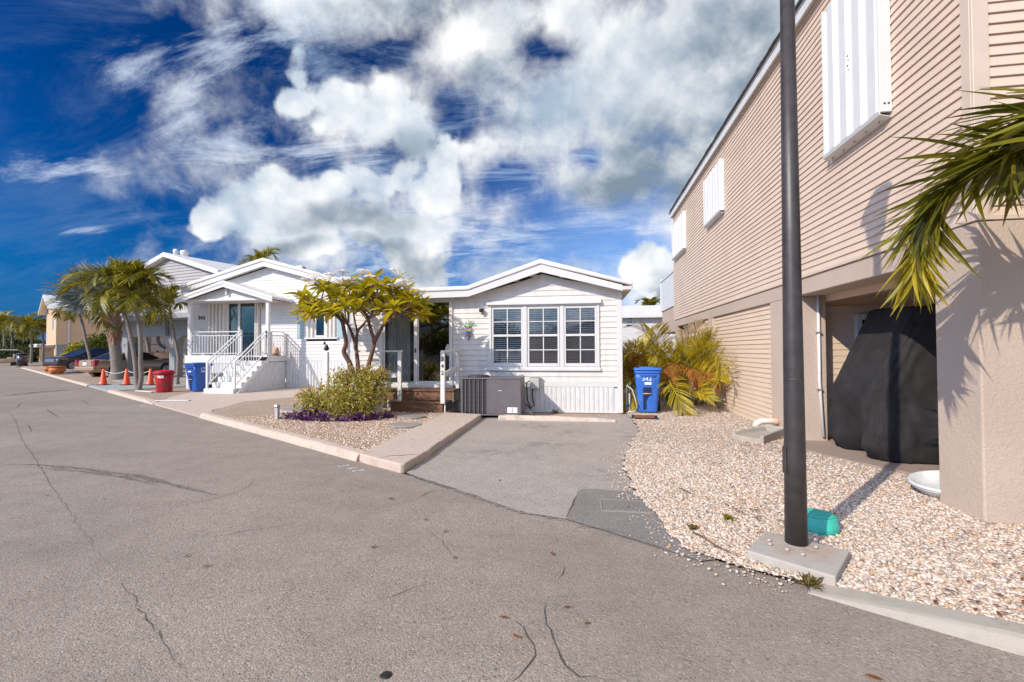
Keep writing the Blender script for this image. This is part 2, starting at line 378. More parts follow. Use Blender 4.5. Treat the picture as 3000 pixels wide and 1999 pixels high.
M['door_glass'] = glass_mat('teal_tinted_door_glass', (0.34, 0.42, 0.42), 0.15)
M['door_glass_dark'] = glass_mat('dim_green_door_glass', (0.45, 0.52, 0.50), 0.02)
M['dark_glass'] = glass_mat('dark_glass', (0.05, 0.06, 0.07), 0.06)
M['black'] = mat('black_plastic', (0.02, 0.02, 0.022), 0.45, 0.3, 12.0)
M['dark_metal'] = mat('dark_bronze_pole_paint', (0.040, 0.033, 0.033), 0.45, 0.45, 9.0, bump=0.06, bs=90, spec=0.6)
M['galv'] = mat('galvanised_metal', (0.42, 0.42, 0.42), 0.42, 0.15, 10.0, metal=0.6)
M['ac_metal'] = mat('grey_mauve_ac_cabinet', (0.135, 0.118, 0.128), 0.45, 0.10, 5.0)
M['ac_dark'] = mat('ac_coil_guard', (0.045, 0.042, 0.048), 0.6, 0.2, 20.0)
M['util_grey'] = mat('grey_utility_box', (0.47, 0.47, 0.46), 0.5, 0.08, 5.0)
M['wood'] = mat('brown_stained_wood', (0.20, 0.095, 0.046), 0.6, 0.55, 5.0, bump=0.4, bs=40, stretch=(1, 6, 6))
M['wood_grey'] = mat('weathered_grey_wood', (0.26, 0.23, 0.21), 0.8, 0.3, 7.0, bump=0.4, bs=40, stretch=(6, 1, 6))
M['blue_bin'] = mat('bright_blue_bin_plastic', (0.035, 0.15, 0.56), 0.42, 0.12, 6.0, bump=0.05, bs=120)
M['blue_bin2'] = mat('deep_blue_bin_plastic', (0.012, 0.085, 0.36), 0.42, 0.15, 6.0)
M['red_can'] = mat('red_can_plastic', (0.42, 0.008, 0.018), 0.42, 0.18, 9.0)
M['orange'] = mat('orange_cone_plastic', (0.83, 0.075, 0.012), 0.45, 0.12, 14.0)
M['lettering_white'] = mat('white_lettering', (0.82, 0.82, 0.82), 0.6)
M['lettering_black'] = mat('black_lettering', (0.02, 0.02, 0.02), 0.5)
M['faded_grey'] = mat('faded_grey_lettering', (0.13, 0.06, 0.055), 0.7, 0.4, 30)
M['road_paint'] = mat('worn_white_road_paint', (0.66, 0.65, 0.63), 0.8, 0.25, 40.0)
M['fabric'] = mat('black_cover_fabric', (0.027, 0.026, 0.027), 0.85, 0.35, 5.0, bump=0.35, bs=9, spec=0.25)
M['teal'] = mat('sun_faded_teal_plastic', (0.05, 0.48, 0.38), 0.5, 0.15, 14.0)
M['pot_white'] = mat('white_resin_planter', (0.66, 0.67, 0.67), 0.5, 0.15, 10.0, bump=0.1, bs=60)
M['terracotta'] = mat('terracotta_pot', (0.52, 0.15, 0.035), 0.6, 0.2, 9.0)
M['pvc'] = mat('cream_pvc_pipe', (0.72, 0.66, 0.58), 0.4, 0.12, 9.0)
M['grey_siding'] = mat('grey_siding', (0.36, 0.34, 0.335), 0.55, 0.06, 1.6)
M['grey_stucco'] = mat('pale_grey_stucco', (0.27, 0.275, 0.28), 0.8, 0.12, 2.0, bump=0.25, bs=50)
M['far_tan'] = mat('far_tan_siding', (0.66, 0.44, 0.27), 0.6, 0.06, 1.2)
M['far_orange'] = mat('far_apricot_wall', (0.62, 0.36, 0.19), 0.7, 0.06, 1.2)
M['shingle'] = mat('grey_brown_shingles', (0.16, 0.14, 0.125), 0.9, 0.35, 14.0, bump=0.5, bs=30)
M['bark'] = mat('grey_palm_bark', (0.24, 0.205, 0.185), 0.85, 0.35, 9.0, bump=0.6, bs=22, stretch=(1, 1, 5))
M['bark_brown'] = mat('brown_branch_bark', (0.155, 0.085, 0.062), 0.75, 0.35, 14.0, bump=0.4, bs=40)
M['boot'] = mat('palm_boot_fibre', (0.29, 0.165, 0.105), 0.85, 0.5, 8.0, bump=0.6, bs=30)
M['crownshaft'] = mat('palm_crownshaft', (0.30, 0.24, 0.06), 0.5, 0.3, 6.0)
M['frond'] = leaf_mat('palm_frond_green', (0.075, 0.095, 0.008), (0.44, 0.36, 0.018), 0.36)
M['frond_yellow'] = leaf_mat('areca_frond_yellow_green', (0.34, 0.32, 0.012), (0.75, 0.55, 0.030), 0.50)
M['frond_near'] = leaf_mat('near_palm_leaflet', (0.11, 0.125, 0.012), (0.28, 0.245, 0.02), 0.42, 0.38)
M['frond_tip'] = leaf_mat('near_palm_tip_leaflet', (0.22, 0.23, 0.015), (0.62, 0.47, 0.03), 0.45)
M['frond_dead'] = leaf_mat('dry_orange_frond', (0.46, 0.17, 0.02), (0.36, 0.12, 0.035), 0.3, 0.7)
M['frond_pale'] = leaf_mat('dry_straw_frond', (0.50, 0.38, 0.24), (0.42, 0.30, 0.18), 0.3, 0.7)
M['bismarck'] = leaf_mat('silvery_fan_palm', (0.17, 0.21, 0.20), (0.34, 0.38, 0.37), 0.15, 0.45)
M['rachis'] = mat('yellow_rachis', (0.42, 0.27, 0.035), 0.45, 0.3, 20)
M['plumeria'] = leaf_mat('plumeria_leaf', (0.30, 0.30, 0.010), (0.76, 0.58, 0.020), 0.52, 0.36)
M['petal'] = leaf_mat('cream_petal', (0.95, 0.90, 0.82), (0.95, 0.86, 0.80), 0.3, 0.6)
M['bush'] = leaf_mat('olive_shrub_leaf', (0.25, 0.24, 0.025), (0.66, 0.54, 0.11), 0.42, 0.5)
M['purple'] = leaf_mat('purple_heart_leaf', (0.060, 0.012, 0.075), (0.17, 0.04, 0.17), 0.25, 0.5)
M['flower_orange'] = mat('orange_flower', (0.85, 0.25, 0.01), 0.6)
M['hedge'] = leaf_mat('dark_hedge_leaf', (0.06, 0.085, 0.010), (0.20, 0.21, 0.018), 0.35, 0.5)
M['hedge_yellow'] = leaf_mat('yellow_green_hedge_leaf', (0.20, 0.21, 0.010), (0.52, 0.43, 0.02), 0.4, 0.5)
M['far_leaf'] = leaf_mat('far_grove_leaf', (0.030, 0.050, 0.010), (0.085, 0.10, 0.016), 0.25, 0.5)
M['weed'] = leaf_mat('dry_weed', (0.16, 0.15, 0.03), (0.22, 0.12, 0.03), 0.3, 0.6)
M['litter'] = leaf_mat('fallen_leaf', (0.30, 0.085, 0.02), (0.16, 0.07, 0.03), 0.2, 0.7)
M['rope'] = mat('white_rope', (0.72, 0.72, 0.70), 0.8)
M['tyre'] = mat('tyre_rubber', (0.022, 0.022, 0.023), 0.8, 0.2, 20)
M['rim'] = mat('alloy_rim', (0.55, 0.55, 0.56), 0.3, metal=0.7)
M['suv_paint'] = mat('black_blue_car_paint', (0.012, 0.014, 0.022), 0.25, coat=0.8)
M['sedan_paint'] = mat('champagne_car_paint', (0.40, 0.285, 0.20), 0.32, metal=0.35, coat=0.6)
M['chrome'] = mat('chrome', (0.7, 0.7, 0.72), 0.15, metal=1.0)
M['tail_red'] = mat('red_tail_lamp', (0.30, 0.006, 0.015), 0.2, coat=0.5)
M['amber'] = mat('amber_marker', (0.75, 0.16, 0.02), 0.3)
M['rv'] = mat('beige_trailer_panel', (0.52, 0.43, 0.34), 0.35, 0.04, 2.0, coat=0.3)
M['cart_beige'] = mat('beige_cart_panel', (0.38, 0.31, 0.22), 0.4)
M['shutter_blue'] = mat('pale_blue_green_shutter', (0.30, 0.42, 0.46), 0.5, 0.06, 6)

def bump_tree(m, h, strength, dist):
    N = m.node_tree.nodes; L = m.node_tree.links
    bp = N.new('ShaderNodeBump'); bp.inputs['Strength'].default_value = strength; bp.inputs['Distance'].default_value = dist
    L.new(h, bp.inputs['Height']); L.new(bp.outputs[0], N['Principled BSDF'].inputs['Normal'])
def nodes(m): return m.node_tree.nodes, m.node_tree.links
def N_noise(m, scale, detail=4, rough=0.6, vec=None, dist=0):
    N, L = nodes(m); n = N.new('ShaderNodeTexNoise'); n.inputs['Scale'].default_value = scale; n.inputs['Detail'].default_value = detail; n.inputs['Roughness'].default_value = rough; n.inputs['Distortion'].default_value = dist
    if vec is not None: L.new(vec, n.inputs['Vector'])
    return n.outputs['Fac']
def N_map(m, v, a, b, c=0.0, d=1.0):
    N, L = nodes(m); n = N.new('ShaderNodeMapRange'); n.inputs[1].default_value = a; n.inputs[2].default_value = b; n.inputs[3].default_value = c; n.inputs[4].default_value = d; L.new(v, n.inputs[0]); return n.outputs[0]
def N_mix(m, f, a, b, blend='MIX'):
    N, L = nodes(m); n = N.new('ShaderNodeMix'); n.data_type = 'RGBA'; n.blend_type = blend
    if isinstance(f, (int, float)): n.inputs[0].default_value = f
    else: L.new(f, n.inputs[0])
    for i, v in ((6, a), (7, b)):
        if isinstance(v, tuple): n.inputs[i].default_value = (*v, 1)
        else: L.new(v, n.inputs[i])
    return n.outputs[2]
def N_math(m, op, a, b):
    N, L = nodes(m); n = N.new('ShaderNodeMath'); n.operation = op
    for i, v in enumerate((a, b)):
        if isinstance(v, (int, float)): n.inputs[i].default_value = v
        else: L.new(v, n.inputs[i])
    return n.outputs[0]

def asphalt(name, base, tint, stain=0.25, speck=1.0):
    m = bpy.data.materials.new(name); m.use_nodes = True; N, L = nodes(m); b = N['Principled BSDF']
    pos = N.new('ShaderNodeNewGeometry').outputs['Position']
    vo = N.new('ShaderNodeTexVoronoi'); vo.inputs['Scale'].default_value = 105; L.new(pos, vo.inputs['Vector'])
    sep = N.new('ShaderNodeSeparateColor'); L.new(vo.outputs['Color'], sep.inputs[0])
    a = N_mix(m, N_map(m, sep.outputs[0], 0.0, 1.0), tuple(c*0.74 for c in base), tuple(min(1, c*1.24) for c in base))
    a = N_mix(m, N_map(m, sep.outputs[1], 0.90, 0.93, 0, 0.55*speck), a, tint)
    a = N_mix(m, N_map(m, sep.outputs[2], 0.93, 0.97, 0, 0.5*speck), a, (0.62, 0.60, 0.57))
    a = N_mix(m, N_map(m, sep.outputs[2], 0.07, 0.03, 0, 0.6*speck), a, (0.045, 0.045, 0.048))
    big = N_noise(m, 0.55, 5, 0.6, pos); a = N_mix(m, N_map(m, big, 0.35, 0.7, 0, stain), a, tuple(c*0.55 for c in base))
    mp = N.new('ShaderNodeMapping'); mp.inputs['Rotation'].default_value = (0, 0, rad(31.5)); mp.inputs['Scale'].default_value = (0.10, 0.85, 1); L.new(pos, mp.inputs[0])
    ln = N_noise(m, 1.0, 6, 0.62, mp.outputs[0]); a = N_mix(m, N_map(m, ln, 0.40, 0.68, 0, stain*1.1), a, tuple(c*0.62 for c in base))
    md = N_noise(m, 3.2, 6, 0.68, pos); a = N_mix(m, N_map(m, md, 0.42, 0.72, 0, 0.30), a, tuple(min(1, c*1.35) for c in base))
    fine = N_noise(m, 30, 3, 0.6, pos); a = N_mix(m, N_map(m, fine, 0.35, 0.7, 0, 0.22), a, tuple(c*0.6 for c in base))
    L.new(a, b.inputs['Base Color']); b.inputs['Roughness'].default_value = 0.86; b.inputs['Specular IOR Level'].default_value = 0.35
    h = N_math(m, 'ADD', N_math(m, 'MULTIPLY', vo.outputs['Distance'], -1.0), N_math(m, 'MULTIPLY', fine, 0.8))
    bump_tree(m, h, 0.55, 0.006)
    return m, a, pos
M['asphalt'], A_COL, A_POS = asphalt('aged_asphalt', (0.318, 0.268, 0.226), (0.42, 0.24, 0.14), 0.55)
M['asphalt_drive'], D_COL, D_POS = asphalt('driveway_asphalt', (0.365, 0.322, 0.282), (0.42, 0.28, 0.19), 0.15)
M['asphalt_patch'], _, _ = asphalt('patched_asphalt', (0.235, 0.214, 0.20), (0.34, 0.24, 0.16), 0.35)
# oil stains of the parking place (they have shapes of their own)
def oil():
    m = M['asphalt_drive']; N, L = nodes(m); b = N['Principled BSDF']
    st = N_noise(m, 3.4, 9, 0.78, D_POS, 0.4); fac = N_map(m, st, 0.46, 0.68, 0, 0.62)
    tot = None
    for (x, y, sx, sy) in ((-0.55, 7.2, .75, .55), (-0.75, 9.0, .9, .35), (-1.15, 6.5, .8, .5), (0.95, 8.2, .35, .55), (0.3, 5.6, .5, .3), (-0.2, 8.3, .5, .4)):
        mp = N.new('ShaderNodeMapping'); mp.inputs['Scale'].default_value = (1/sx, 1/sy, 0); mp.inputs['Location'].default_value = (-x/sx, -y/sy, 0); L.new(D_POS, mp.inputs[0])
        ln = N.new('ShaderNodeVectorMath'); ln.operation = 'LENGTH'; L.new(mp.outputs[0], ln.inputs[0])
        f = N_map(m, ln.outputs['Value'], 1.25, 0.3, 0, 1.0); tot = f if tot is None else N_math(m, 'MAXIMUM', tot, f)
    c = N_mix(m, N_math(m, 'MULTIPLY', fac, tot), D_COL, (0.075, 0.07, 0.07)); L.new(c, b.inputs['Base Color'])
oil()
def concrete(name, base, dirt, warm):
    m = bpy.data.materials.new(name); m.use_nodes = True; N, L = nodes(m); b = N['Principled BSDF']
    pos = N.new('ShaderNodeNewGeometry').outputs['Position']
    n1 = N_noise(m, 1.4, 7, 0.65, pos); n2 = N_noise(m, 9, 6, 0.7, pos); n3 = N_noise(m, 160, 2, 0.5, pos)
    a = N_mix(m, N_map(m, n1, 0.35, 0.7), base, warm)
    a = N_mix(m, N_map(m, n2, 0.50, 0.75, 0, 0.6), a, dirt)
    a = N_mix(m, N_map(m, n3, 0.55, 0.75, 0, 0.3), a, tuple(c*0.6 for c in base))
    L.new(a, b.inputs['Base Color']); b.inputs['Roughness'].default_value = 0.9; b.inputs['Specular IOR Level'].default_value = 0.3
    bump_tree(m, N_math(m, 'ADD', n2, N_math(m, 'MULTIPLY', n3, 0.4)), 0.4, 0.01)
    return m
M['concrete'] = concrete('pinkish_concrete', (0.50, 0.41, 0.35), (0.26, 0.21, 0.18), (0.55, 0.43, 0.35))
M['concrete_side'] = concrete('dirty_concrete_edge', (0.36, 0.26, 0.19), (0.13, 0.10, 0.08), (0.42, 0.29, 0.20))
M['concrete_grey'] = concrete('grey_concrete', (0.37, 0.345, 0.30), (0.22, 0.20, 0.175), (0.40, 0.34, 0.28))
M['slab'] = concrete('stained_carport_slab', (0.30, 0.23, 0.19), (0.15, 0.115, 0.10), (0.34, 0.25, 0.20))
M['pad_green'] = concrete('worn_grey_green_painted_slab', (0.33, 0.36, 0.35), (0.22, 0.24, 0.23), (0.38, 0.40, 0.38))
M['stepping'] = concrete('grey_stepping_stone', (0.27, 0.25, 0.235), (0.16, 0.15, 0.14), (0.31, 0.27, 0.25))
def rust_pad():
    m = concrete('rust_stained_concrete', (0.40, 0.385, 0.35), (0.28, 0.26, 0.235), (0.43, 0.38, 0.33)); N, L = nodes(m); b = N['Principled BSDF']
    src = b.inputs['Base Color'].links[0].from_socket; tcn = N.new('ShaderNodeTexCoord').outputs['Object']
    ln = N.new('ShaderNodeVectorMath'); ln.operation = 'LENGTH'; L.new(tcn, ln.inputs[0])
    n = N_noise(m, 9, 5, 0.65, tcn); f = N_math(m, 'MULTIPLY', N_map(m, ln.outputs['Value'], 0.34, 0.09, 0, 1), N_map(m, n, 0.42, 0.66, 0, 0.75))
    L.new(N_mix(m, f, src, (0.36, 0.13, 0.035)), b.inputs['Base Color']); return m
M['rust_pad'] = rust_pad()
def stucco(name, base):
    m = bpy.data.materials.new(name); m.use_nodes = True; N, L = nodes(m); b = N['Principled BSDF']
    pos = N.new('ShaderNodeNewGeometry').outputs['Position']
    n1 = N_noise(m, 1.2, 5, 0.6, pos); L.new(N_mix(m, N_map(m, n1, 0.3, 0.7), tuple(c*0.92 for c in base), tuple(min(1, c*1.04) for c in base)), b.inputs['Base Color'])
    b.inputs['Roughness'].default_value = 0.85; b.inputs['Specular IOR Level'].default_value = 0.3
    n2 = N_noise(m, 22, 3, 0.5, pos, 1.6); n3 = N_noise(m, 150, 2, 0.5, pos)
    bump_tree(m, N_math(m, 'ADD', N_map(m, n2, 0.48, 0.56), N_math(m, 'MULTIPLY', n3, 0.25)), 0.38, 0.006)
    return m
M['stucco'] = stucco('peach_knockdown_stucco', (0.49, 0.395, 0.325))
M['stucco_tan'] = stucco('tan_stucco', (0.68, 0.52, 0.40))
def gravel_mat(name, cols, scale):
    """ground under and between the stones"""
    m = bpy.data.materials.new(name); m.use_nodes = True; N, L = nodes(m); b = N['Principled BSDF']
    pos = N.new('ShaderNodeNewGeometry').outputs['Position']
    vo = N.new('ShaderNodeTexVoronoi'); vo.inputs['Scale'].default_value = scale; L.new(pos, vo.inputs['Vector'])
    sep = N.new('ShaderNodeSeparateColor'); L.new(vo.outputs['Color'], sep.inputs[0])
    cr = N.new('ShaderNodeValToRGB'); L.new(sep.outputs[0], cr.inputs[0]); cr.color_ramp.interpolation = 'LINEAR'
    e = cr.color_ramp.elements; e[0].color = (*cols[0], 1); e[1].color = (*cols[-1], 1)
    for i, c in enumerate(cols[1:-1]): x = e.new((i+1)/(len(cols)-1)); x.color = (*c, 1)
    dk = N_map(m, vo.outputs['Distance'], 0.45, 0.75, 0, 0.75)
    big = N_noise(m, 1.3, 5, 0.65, pos); c = N_mix(m, dk, cr.outputs[0], (0.20, 0.14, 0.10))
    c = N_mix(m, N_map(m, big, 0.45, 0.75, 0, 0.35), c, (0.30, 0.19, 0.12)); L.new(c, b.inputs['Base Color'])
    b.inputs['Roughness'].default_value = 0.9; bump_tree(m, N_math(m, 'MULTIPLY', vo.outputs['Distance'], -1.0), 1.0, 0.02)
    return m
M['gravel'] = gravel_mat('cream_gravel_bed', [(0.56, 0.46, 0.38), (0.64, 0.55, 0.47), (0.46, 0.30, 0.18), (0.68, 0.60, 0.53), (0.36, 0.27, 0.21), (0.60, 0.50, 0.42)], 42)
M['pea'] = gravel_mat('tan_pea_gravel_bed', [(0.58, 0.44, 0.34), (0.66, 0.53, 0.42), (0.44, 0.29, 0.20), (0.64, 0.50, 0.40), (0.36, 0.24, 0.17), (0.60, 0.46, 0.36)], 55)
M['ground'] = gravel_mat('sandy_ground', [(0.40, 0.32, 0.26), (0.46, 0.37, 0.30), (0.35, 0.27, 0.2), (0.43, 0.35, 0.28)], 20)
def stone_mat(name, cols):
    m = bpy.data.materials.new(name); m.use_nodes = True; N, L = nodes(m); b = N['Principled BSDF']; g = N.new('ShaderNodeNewGeometry')
    cr = N.new('ShaderNodeValToRGB'); L.new(g.outputs['Random Per Island'], cr.inputs[0]); cr.color_ramp.interpolation = 'CONSTANT'
    e = cr.color_ramp.elements; e[0].color = (*cols[0], 1); e[1].position = 1/len(cols); e[1].color = (*cols[1], 1)
    for i in range(2, len(cols)): x = e.new(i/len(cols)); x.color = (*cols[i], 1)
    n = N_noise(m, 45, 4, 0.6, g.outputs['Position']); c = N_mix(m, N_map(m, n, 0.45, 0.75, 0, 0.45), cr.outputs[0], (0.42, 0.24, 0.13))
    L.new(c, b.inputs['Base Color']); b.inputs['Roughness'].default_value = 0.8; b.inputs['Specular IOR Level'].default_value = 0.35; return m
M['stones'] = stone_mat('cream_river_stones', [(0.62, 0.53, 0.45), (0.57, 0.46, 0.375), (0.66, 0.58, 0.50), (0.50, 0.33, 0.21), (0.60, 0.51, 0.435), (0.45, 0.40, 0.36), (0.63, 0.545, 0.465), (0.56, 0.42, 0.31), (0.33, 0.275, 0.24), (0.67, 0.60, 0.53)])
M['pebbles'] = stone_mat('tan_pea_gravel', [(0.66, 0.53, 0.42), (0.60, 0.46, 0.35), (0.70, 0.58, 0.48), (0.48, 0.31, 0.20), (0.64, 0.50, 0.40), (0.70, 0.60, 0.51), (0.36, 0.24, 0.17), (0.62, 0.48, 0.38)])

def text(name, body, size, mat_, parent, loc, xdir=(1,0,0), ydir=(0,0,1), depth=0.003, align='CENTER', sx=1.0, bold=0.0):
    cu = bpy.data.curves.new('tmp_text', 'FONT'); cu.body = body; cu.size = size; cu.align_x = align; cu.align_y = 'CENTER'; cu.extrude = depth; cu.offset = bold
    t = bpy.data.objects.new('tmp_text', cu); COL.objects.link(t); dg = bpy.context.evaluated_depsgraph_get()
    me = bpy.data.meshes.new_from_object(t.evaluated_get(dg)); bpy.data.objects.remove(t); bpy.data.curves.remove(cu)
    x = Vector(xdir).normalized(); y = Vector(ydir).normalized(); z = x.cross(y)
    me.transform(Matrix(((x.x*sx, y.x, z.x, loc[0]), (x.y*sx, y.y, z.y, loc[1]), (x.z*sx, y.z, z.z, loc[2]), (0, 0, 0, 1))))
    me.materials.clear(); me.materials.append(mat_); me.name = name
    return link(name, me, parent)

def boards(parent, m, zs, span, fn, openings=(), name='siding_board', lap=0.013, tilt=0.009, joint=0):
    """horizontal lap boards, one object each.  span(z) -> (u0, u1); fn(u, d, z) maps along-wall u, outward d, height z to local xyz"""
    out = []
    for z0, z1 in zip(zs[:-1], zs[1:]):
        a0, b0 = span(z0+1e-4); a1, b1 = span(z1-1e-4)
        if b0 - a0 < 0.03: continue
        segs = [(a0, b0, a1, b1)]
        for (x0, x1, oz0, oz1) in openings:
            if z1 <= oz0+0.004 or z0 >= oz1-0.004: continue
            ns = []
            for (s0, e0, s1, e1) in segs:
                if x1 <= s0 or x0 >= e0: ns.append((s0, e0, s1, e1)); continue
                if x0 - s0 > 0.02: ns.append((s0, x0, min(max(s1, s0), x0), x0))
                if e0 - x1 > 0.02: ns.append((x1, e0, x1, max(min(e1, e0), x1)))
            segs = ns
        if joint:
            ns = []
            for (s0, e0, s1, e1) in segs:
                cuts = []; u = s0+random.uniform(.25, 1.0)*joint
                while u < e0-.5: cuts.append(u); u += joint*random.uniform(.85, 1.0)
                pts = [s0]+cuts+[e0]
                for i in range(len(pts)-1):
                    a_, b_ = pts[i], pts[i+1]; ns.append((a_+(.001 if i else 0), b_-(.001 if i < len(pts)-2 else 0), s1 if i == 0 else a_+.001, e1 if i == len(pts)-2 else b_-.001))
            segs = ns
        for (s0, e0, s1, e1) in segs:
            if e1 < s1: e1 = s1 = (e1+s1)/2
            mb = MB(); ja = random.uniform(-.0018, .0018); h = z1-z0
            prof = ((0.0, z0), (lap+ja, z0), (lap+ja, z0+0.006), (lap-tilt, z1), (0.0, z1))
            vs = []
            for end in (0, 1):
                for dd, z in prof:
                    t = (z-z0)/h; u = (s0+(s1-s0)*t) if end == 0 else (e0+(e1-e0)*t); vs.append(fn(u, dd, z))
            mb.add(vs, [(0,1,2,3,4), (9,8,7,6,5)] + [(i, 5+i, 5+(i+1) % 5, (i+1) % 5) for i in range(5)])
            out.append(obj(name, mb, m, parent))
    return out
def courses(z0, z1, h):
    n = max(1, round((z1-z0)/h)); return [z0+(z1-z0)*i/n for i in range(n+1)]

# ------------------------------------------------------------------ ground, road, driveways
def road_y(x): return 4.03 - 0.613*x            # the straight edge of the road
RD = Vector((-0.852, 0.523, 0)); RN = Vector((0.523, 0.852, 0))   # along the road (away to the left), away from the road
def on_edge(x, d=0.0): p = Vector((x, road_y(x), 0)) + RN*d; return (p.x, p.y)
struct('ground', MB().sheet([(-700, -700), (700, -700), (700, 900), (-700, 900)], -0.06), M['ground'])
# road: strip 9.5 m wide, divided so that its far end stays precise
mb = MB(); xs = [40, 12, 6, 3, 1.4, 0, -3, -8, -15, -30, -60, -110, -200, -400]
for a, b in zip(xs[:-1], xs[1:]):
    mb.add([(*on_edge(a), 0), (*on_edge(b), 0), (*on_edge(b, -9.5), 0), (*on_edge(a, -9.5), 0)], [(0, 1, 2, 3)])
# side street that crosses far away
mb.add([(-90, 76, 0.002), (-58, 40.2, 0.002), (-75, 30, 0.002), (-130, 60, 0.002)], [(0, 1, 2, 3)])
road = struct('road', mb, M['asphalt'])
mb = MB()
for a, b in zip(xs[:-1], xs[1:]):
    mb.add([(*on_edge(a, -9.5), -0.01), (*on_edge(b, -9.5), -0.01), (*on_edge(b, -40), -0.01), (*on_edge(a, -40), -0.01)], [(0, 1, 2, 3)])
struct('verge', mb, M['pea'])

def jag(pts, amp, step=0.12):
    """polyline with small irregularities"""
    out = []
    for (x0, y0), (x1, y1) in zip(pts[:-1], pts[1:]):
        n = max(1, int(math.hypot(x1-x0, y1-y0)/step))
        for i in range(n):
            t = i/n; out.append((x0+(x1-x0)*t+random.gauss(0, amp), y0+(y1-y0)*t+random.gauss(0, amp)))
    out.append(pts[-1]); return out
def tri_sheet(poly, z):
    """a sheet with an uneven outline, triangulated"""
    me = bpy.data.meshes.new('sheet'); bm = bmesh.new(); vs = [bm.verts.new((x, y, z)) for x, y in poly]; f = bm.faces.new(vs)
    bmesh.ops.triangulate(bm, faces=[f]); bmesh.ops.recalc_face_normals(bm, faces=bm.faces); bm.to_mesh(me); bm.free(); return me
GRAVEL_EDGE = [(1.12, 10.6), (1.15, 10.0), (1.12, 9.0), (1.07, 8.4), (0.84, 7.5), (0.63, 6.5), (0.56, 5.8), (0.56, 5.2), (0.60, 4.7), (0.68, 4.3), (0.70, 3.95), (0.78, 3.55), (0.95, 3.40), (1.15, 3.29), (1.36, 3.18)]
ge = jag(GRAVEL_EDGE, 0.022)
struct('driveway', tri_sheet([(-2.09, 9.9), (-2.09, 5.36)] + jag([(-2.09, 5.34), (-1.31, 4.80), (-0.74, 4.36), (-0.43, 4.18), (-0.12, 4.07), (0.55, 3.76)], 0.012)[1:] + ge[::-1][12:-1] + [(1.25, 10.6)], 0.008), M['asphalt_drive'])
PATCH = [(-0.12, 4.07), (0.01, 4.96), (0.66, 4.93), (0.74, 4.4), (0.76, 3.9), (0.86, 3.62), (1.0, 3.44), (0.85, 3.38), (0.55, 3.62), (0.2, 3.85)]
struct('asphalt_patch', tri_sheet(jag(PATCH + [PATCH[0]], 0.006)[:-1], 0.013), M['asphalt_patch'])
# utility cover sunk in the patch
cv = thing('meter_cover', 'square grey utility cover sunk in the dark asphalt patch', 'cover', (0.44, 4.47, 0.013))
obj('frame', MB().box(-.24, .24, -.17, -.155, 0, .008).box(-.24, .24, .155, .17, 0, .008).box(-.24, -.225, -.155, .155, 0, .008).box(.225, .24, -.155, .155, 0, .008), M['stepping'], cv)
obj('lid', MB().box(-.218, .218, -.148, .148, 0, .007), M['asphalt_patch'], cv, bev=.004)
obj('key_hole', MB().lathe([(.012, .0075), (.012, .009)], 10, (.02, -.05, 0)), M['black'], cv)

# right gravel bed
GR_POLY = ge + [on_edge(1.47, .05), on_edge(2.3, .06), on_edge(3.5, .06), on_edge(7.2, .06), (8, 4.3), (3.9, 4.45), (3.9, 5.6), (3.9, 8.0), (3.9, 15.5), (1.12, 15.5)]
struct('gravel_bed', tri_sheet(GR_POLY, 0.028), M['gravel'])
SLAB = [(3.30, 8.2), (3.30, 7.35), (3.22, 7.12)] + jag([(3.25, 7.05), (3.45, 6.62), (3.66, 6.2), (3.86, 5.83), (4.02, 5.68)], 0.01) + [(4.5, 5.62), (4.9, 4.9), (4.95, 4.2), (9.4, 4.1), (9.4, 8.3), (3.4, 8.3)]
mb = MB(); mb.prism(SLAB, lambda u, v, t: (u, v, -0.04 if t == 0 else 0.055)); struct('carport_slab', mb, M['slab'])
# garden bed left of the walk
GL = [(-2.97, 5.98), (-5.6, 7.58), (-8.45, 9.36), (-8.9, 10.4), (-9.4, 11.7), (-8.7, 13.0), (-8.2, 13.8), (-5.75, 13.8), (-5.75, 10.9), (-2.97, 10.9)]
mb = MB(); mb.prism(GL, lambda u, v, t: (u, v, -0.04 if t == 0 else 0.085)); struct('garden_bed', mb, M['pea'])
struct('house_side_ground', MB().sheet([(-2.97, 9.9), (1.3, 9.9), (1.3, 16), (-2.97, 16)], -0.004), M['pea'])
# concrete walk to the steps, with a broken right edge
wl = [(-2.95, 5.85), (-2.80, 5.74), (-2.55, 5.59), (-2.3, 5.44), (-2.17, 5.365)]
wr = jag([(-2.105, 5.40), (-2.09, 6.0), (-2.10, 7.0), (-2.09, 8.0), (-2.10, 9.0), (-2.10, 9.78)], 0.008, .14)
mb = MB(); poly = wl + wr + [(-2.5, 9.86), (-2.95, 9.95)]
mb.prism(poly, lambda u, v, t: (u, v, -0.02 if t == 0 else 0.112)); walk = struct('walkway', mb, M['concrete'])
b = walk.modifiers.new('bevel', 'BEVEL'); b.width = .018; b.segments = 2; b.limit_method = 'ANGLE'; b.angle_limit = rad(50)
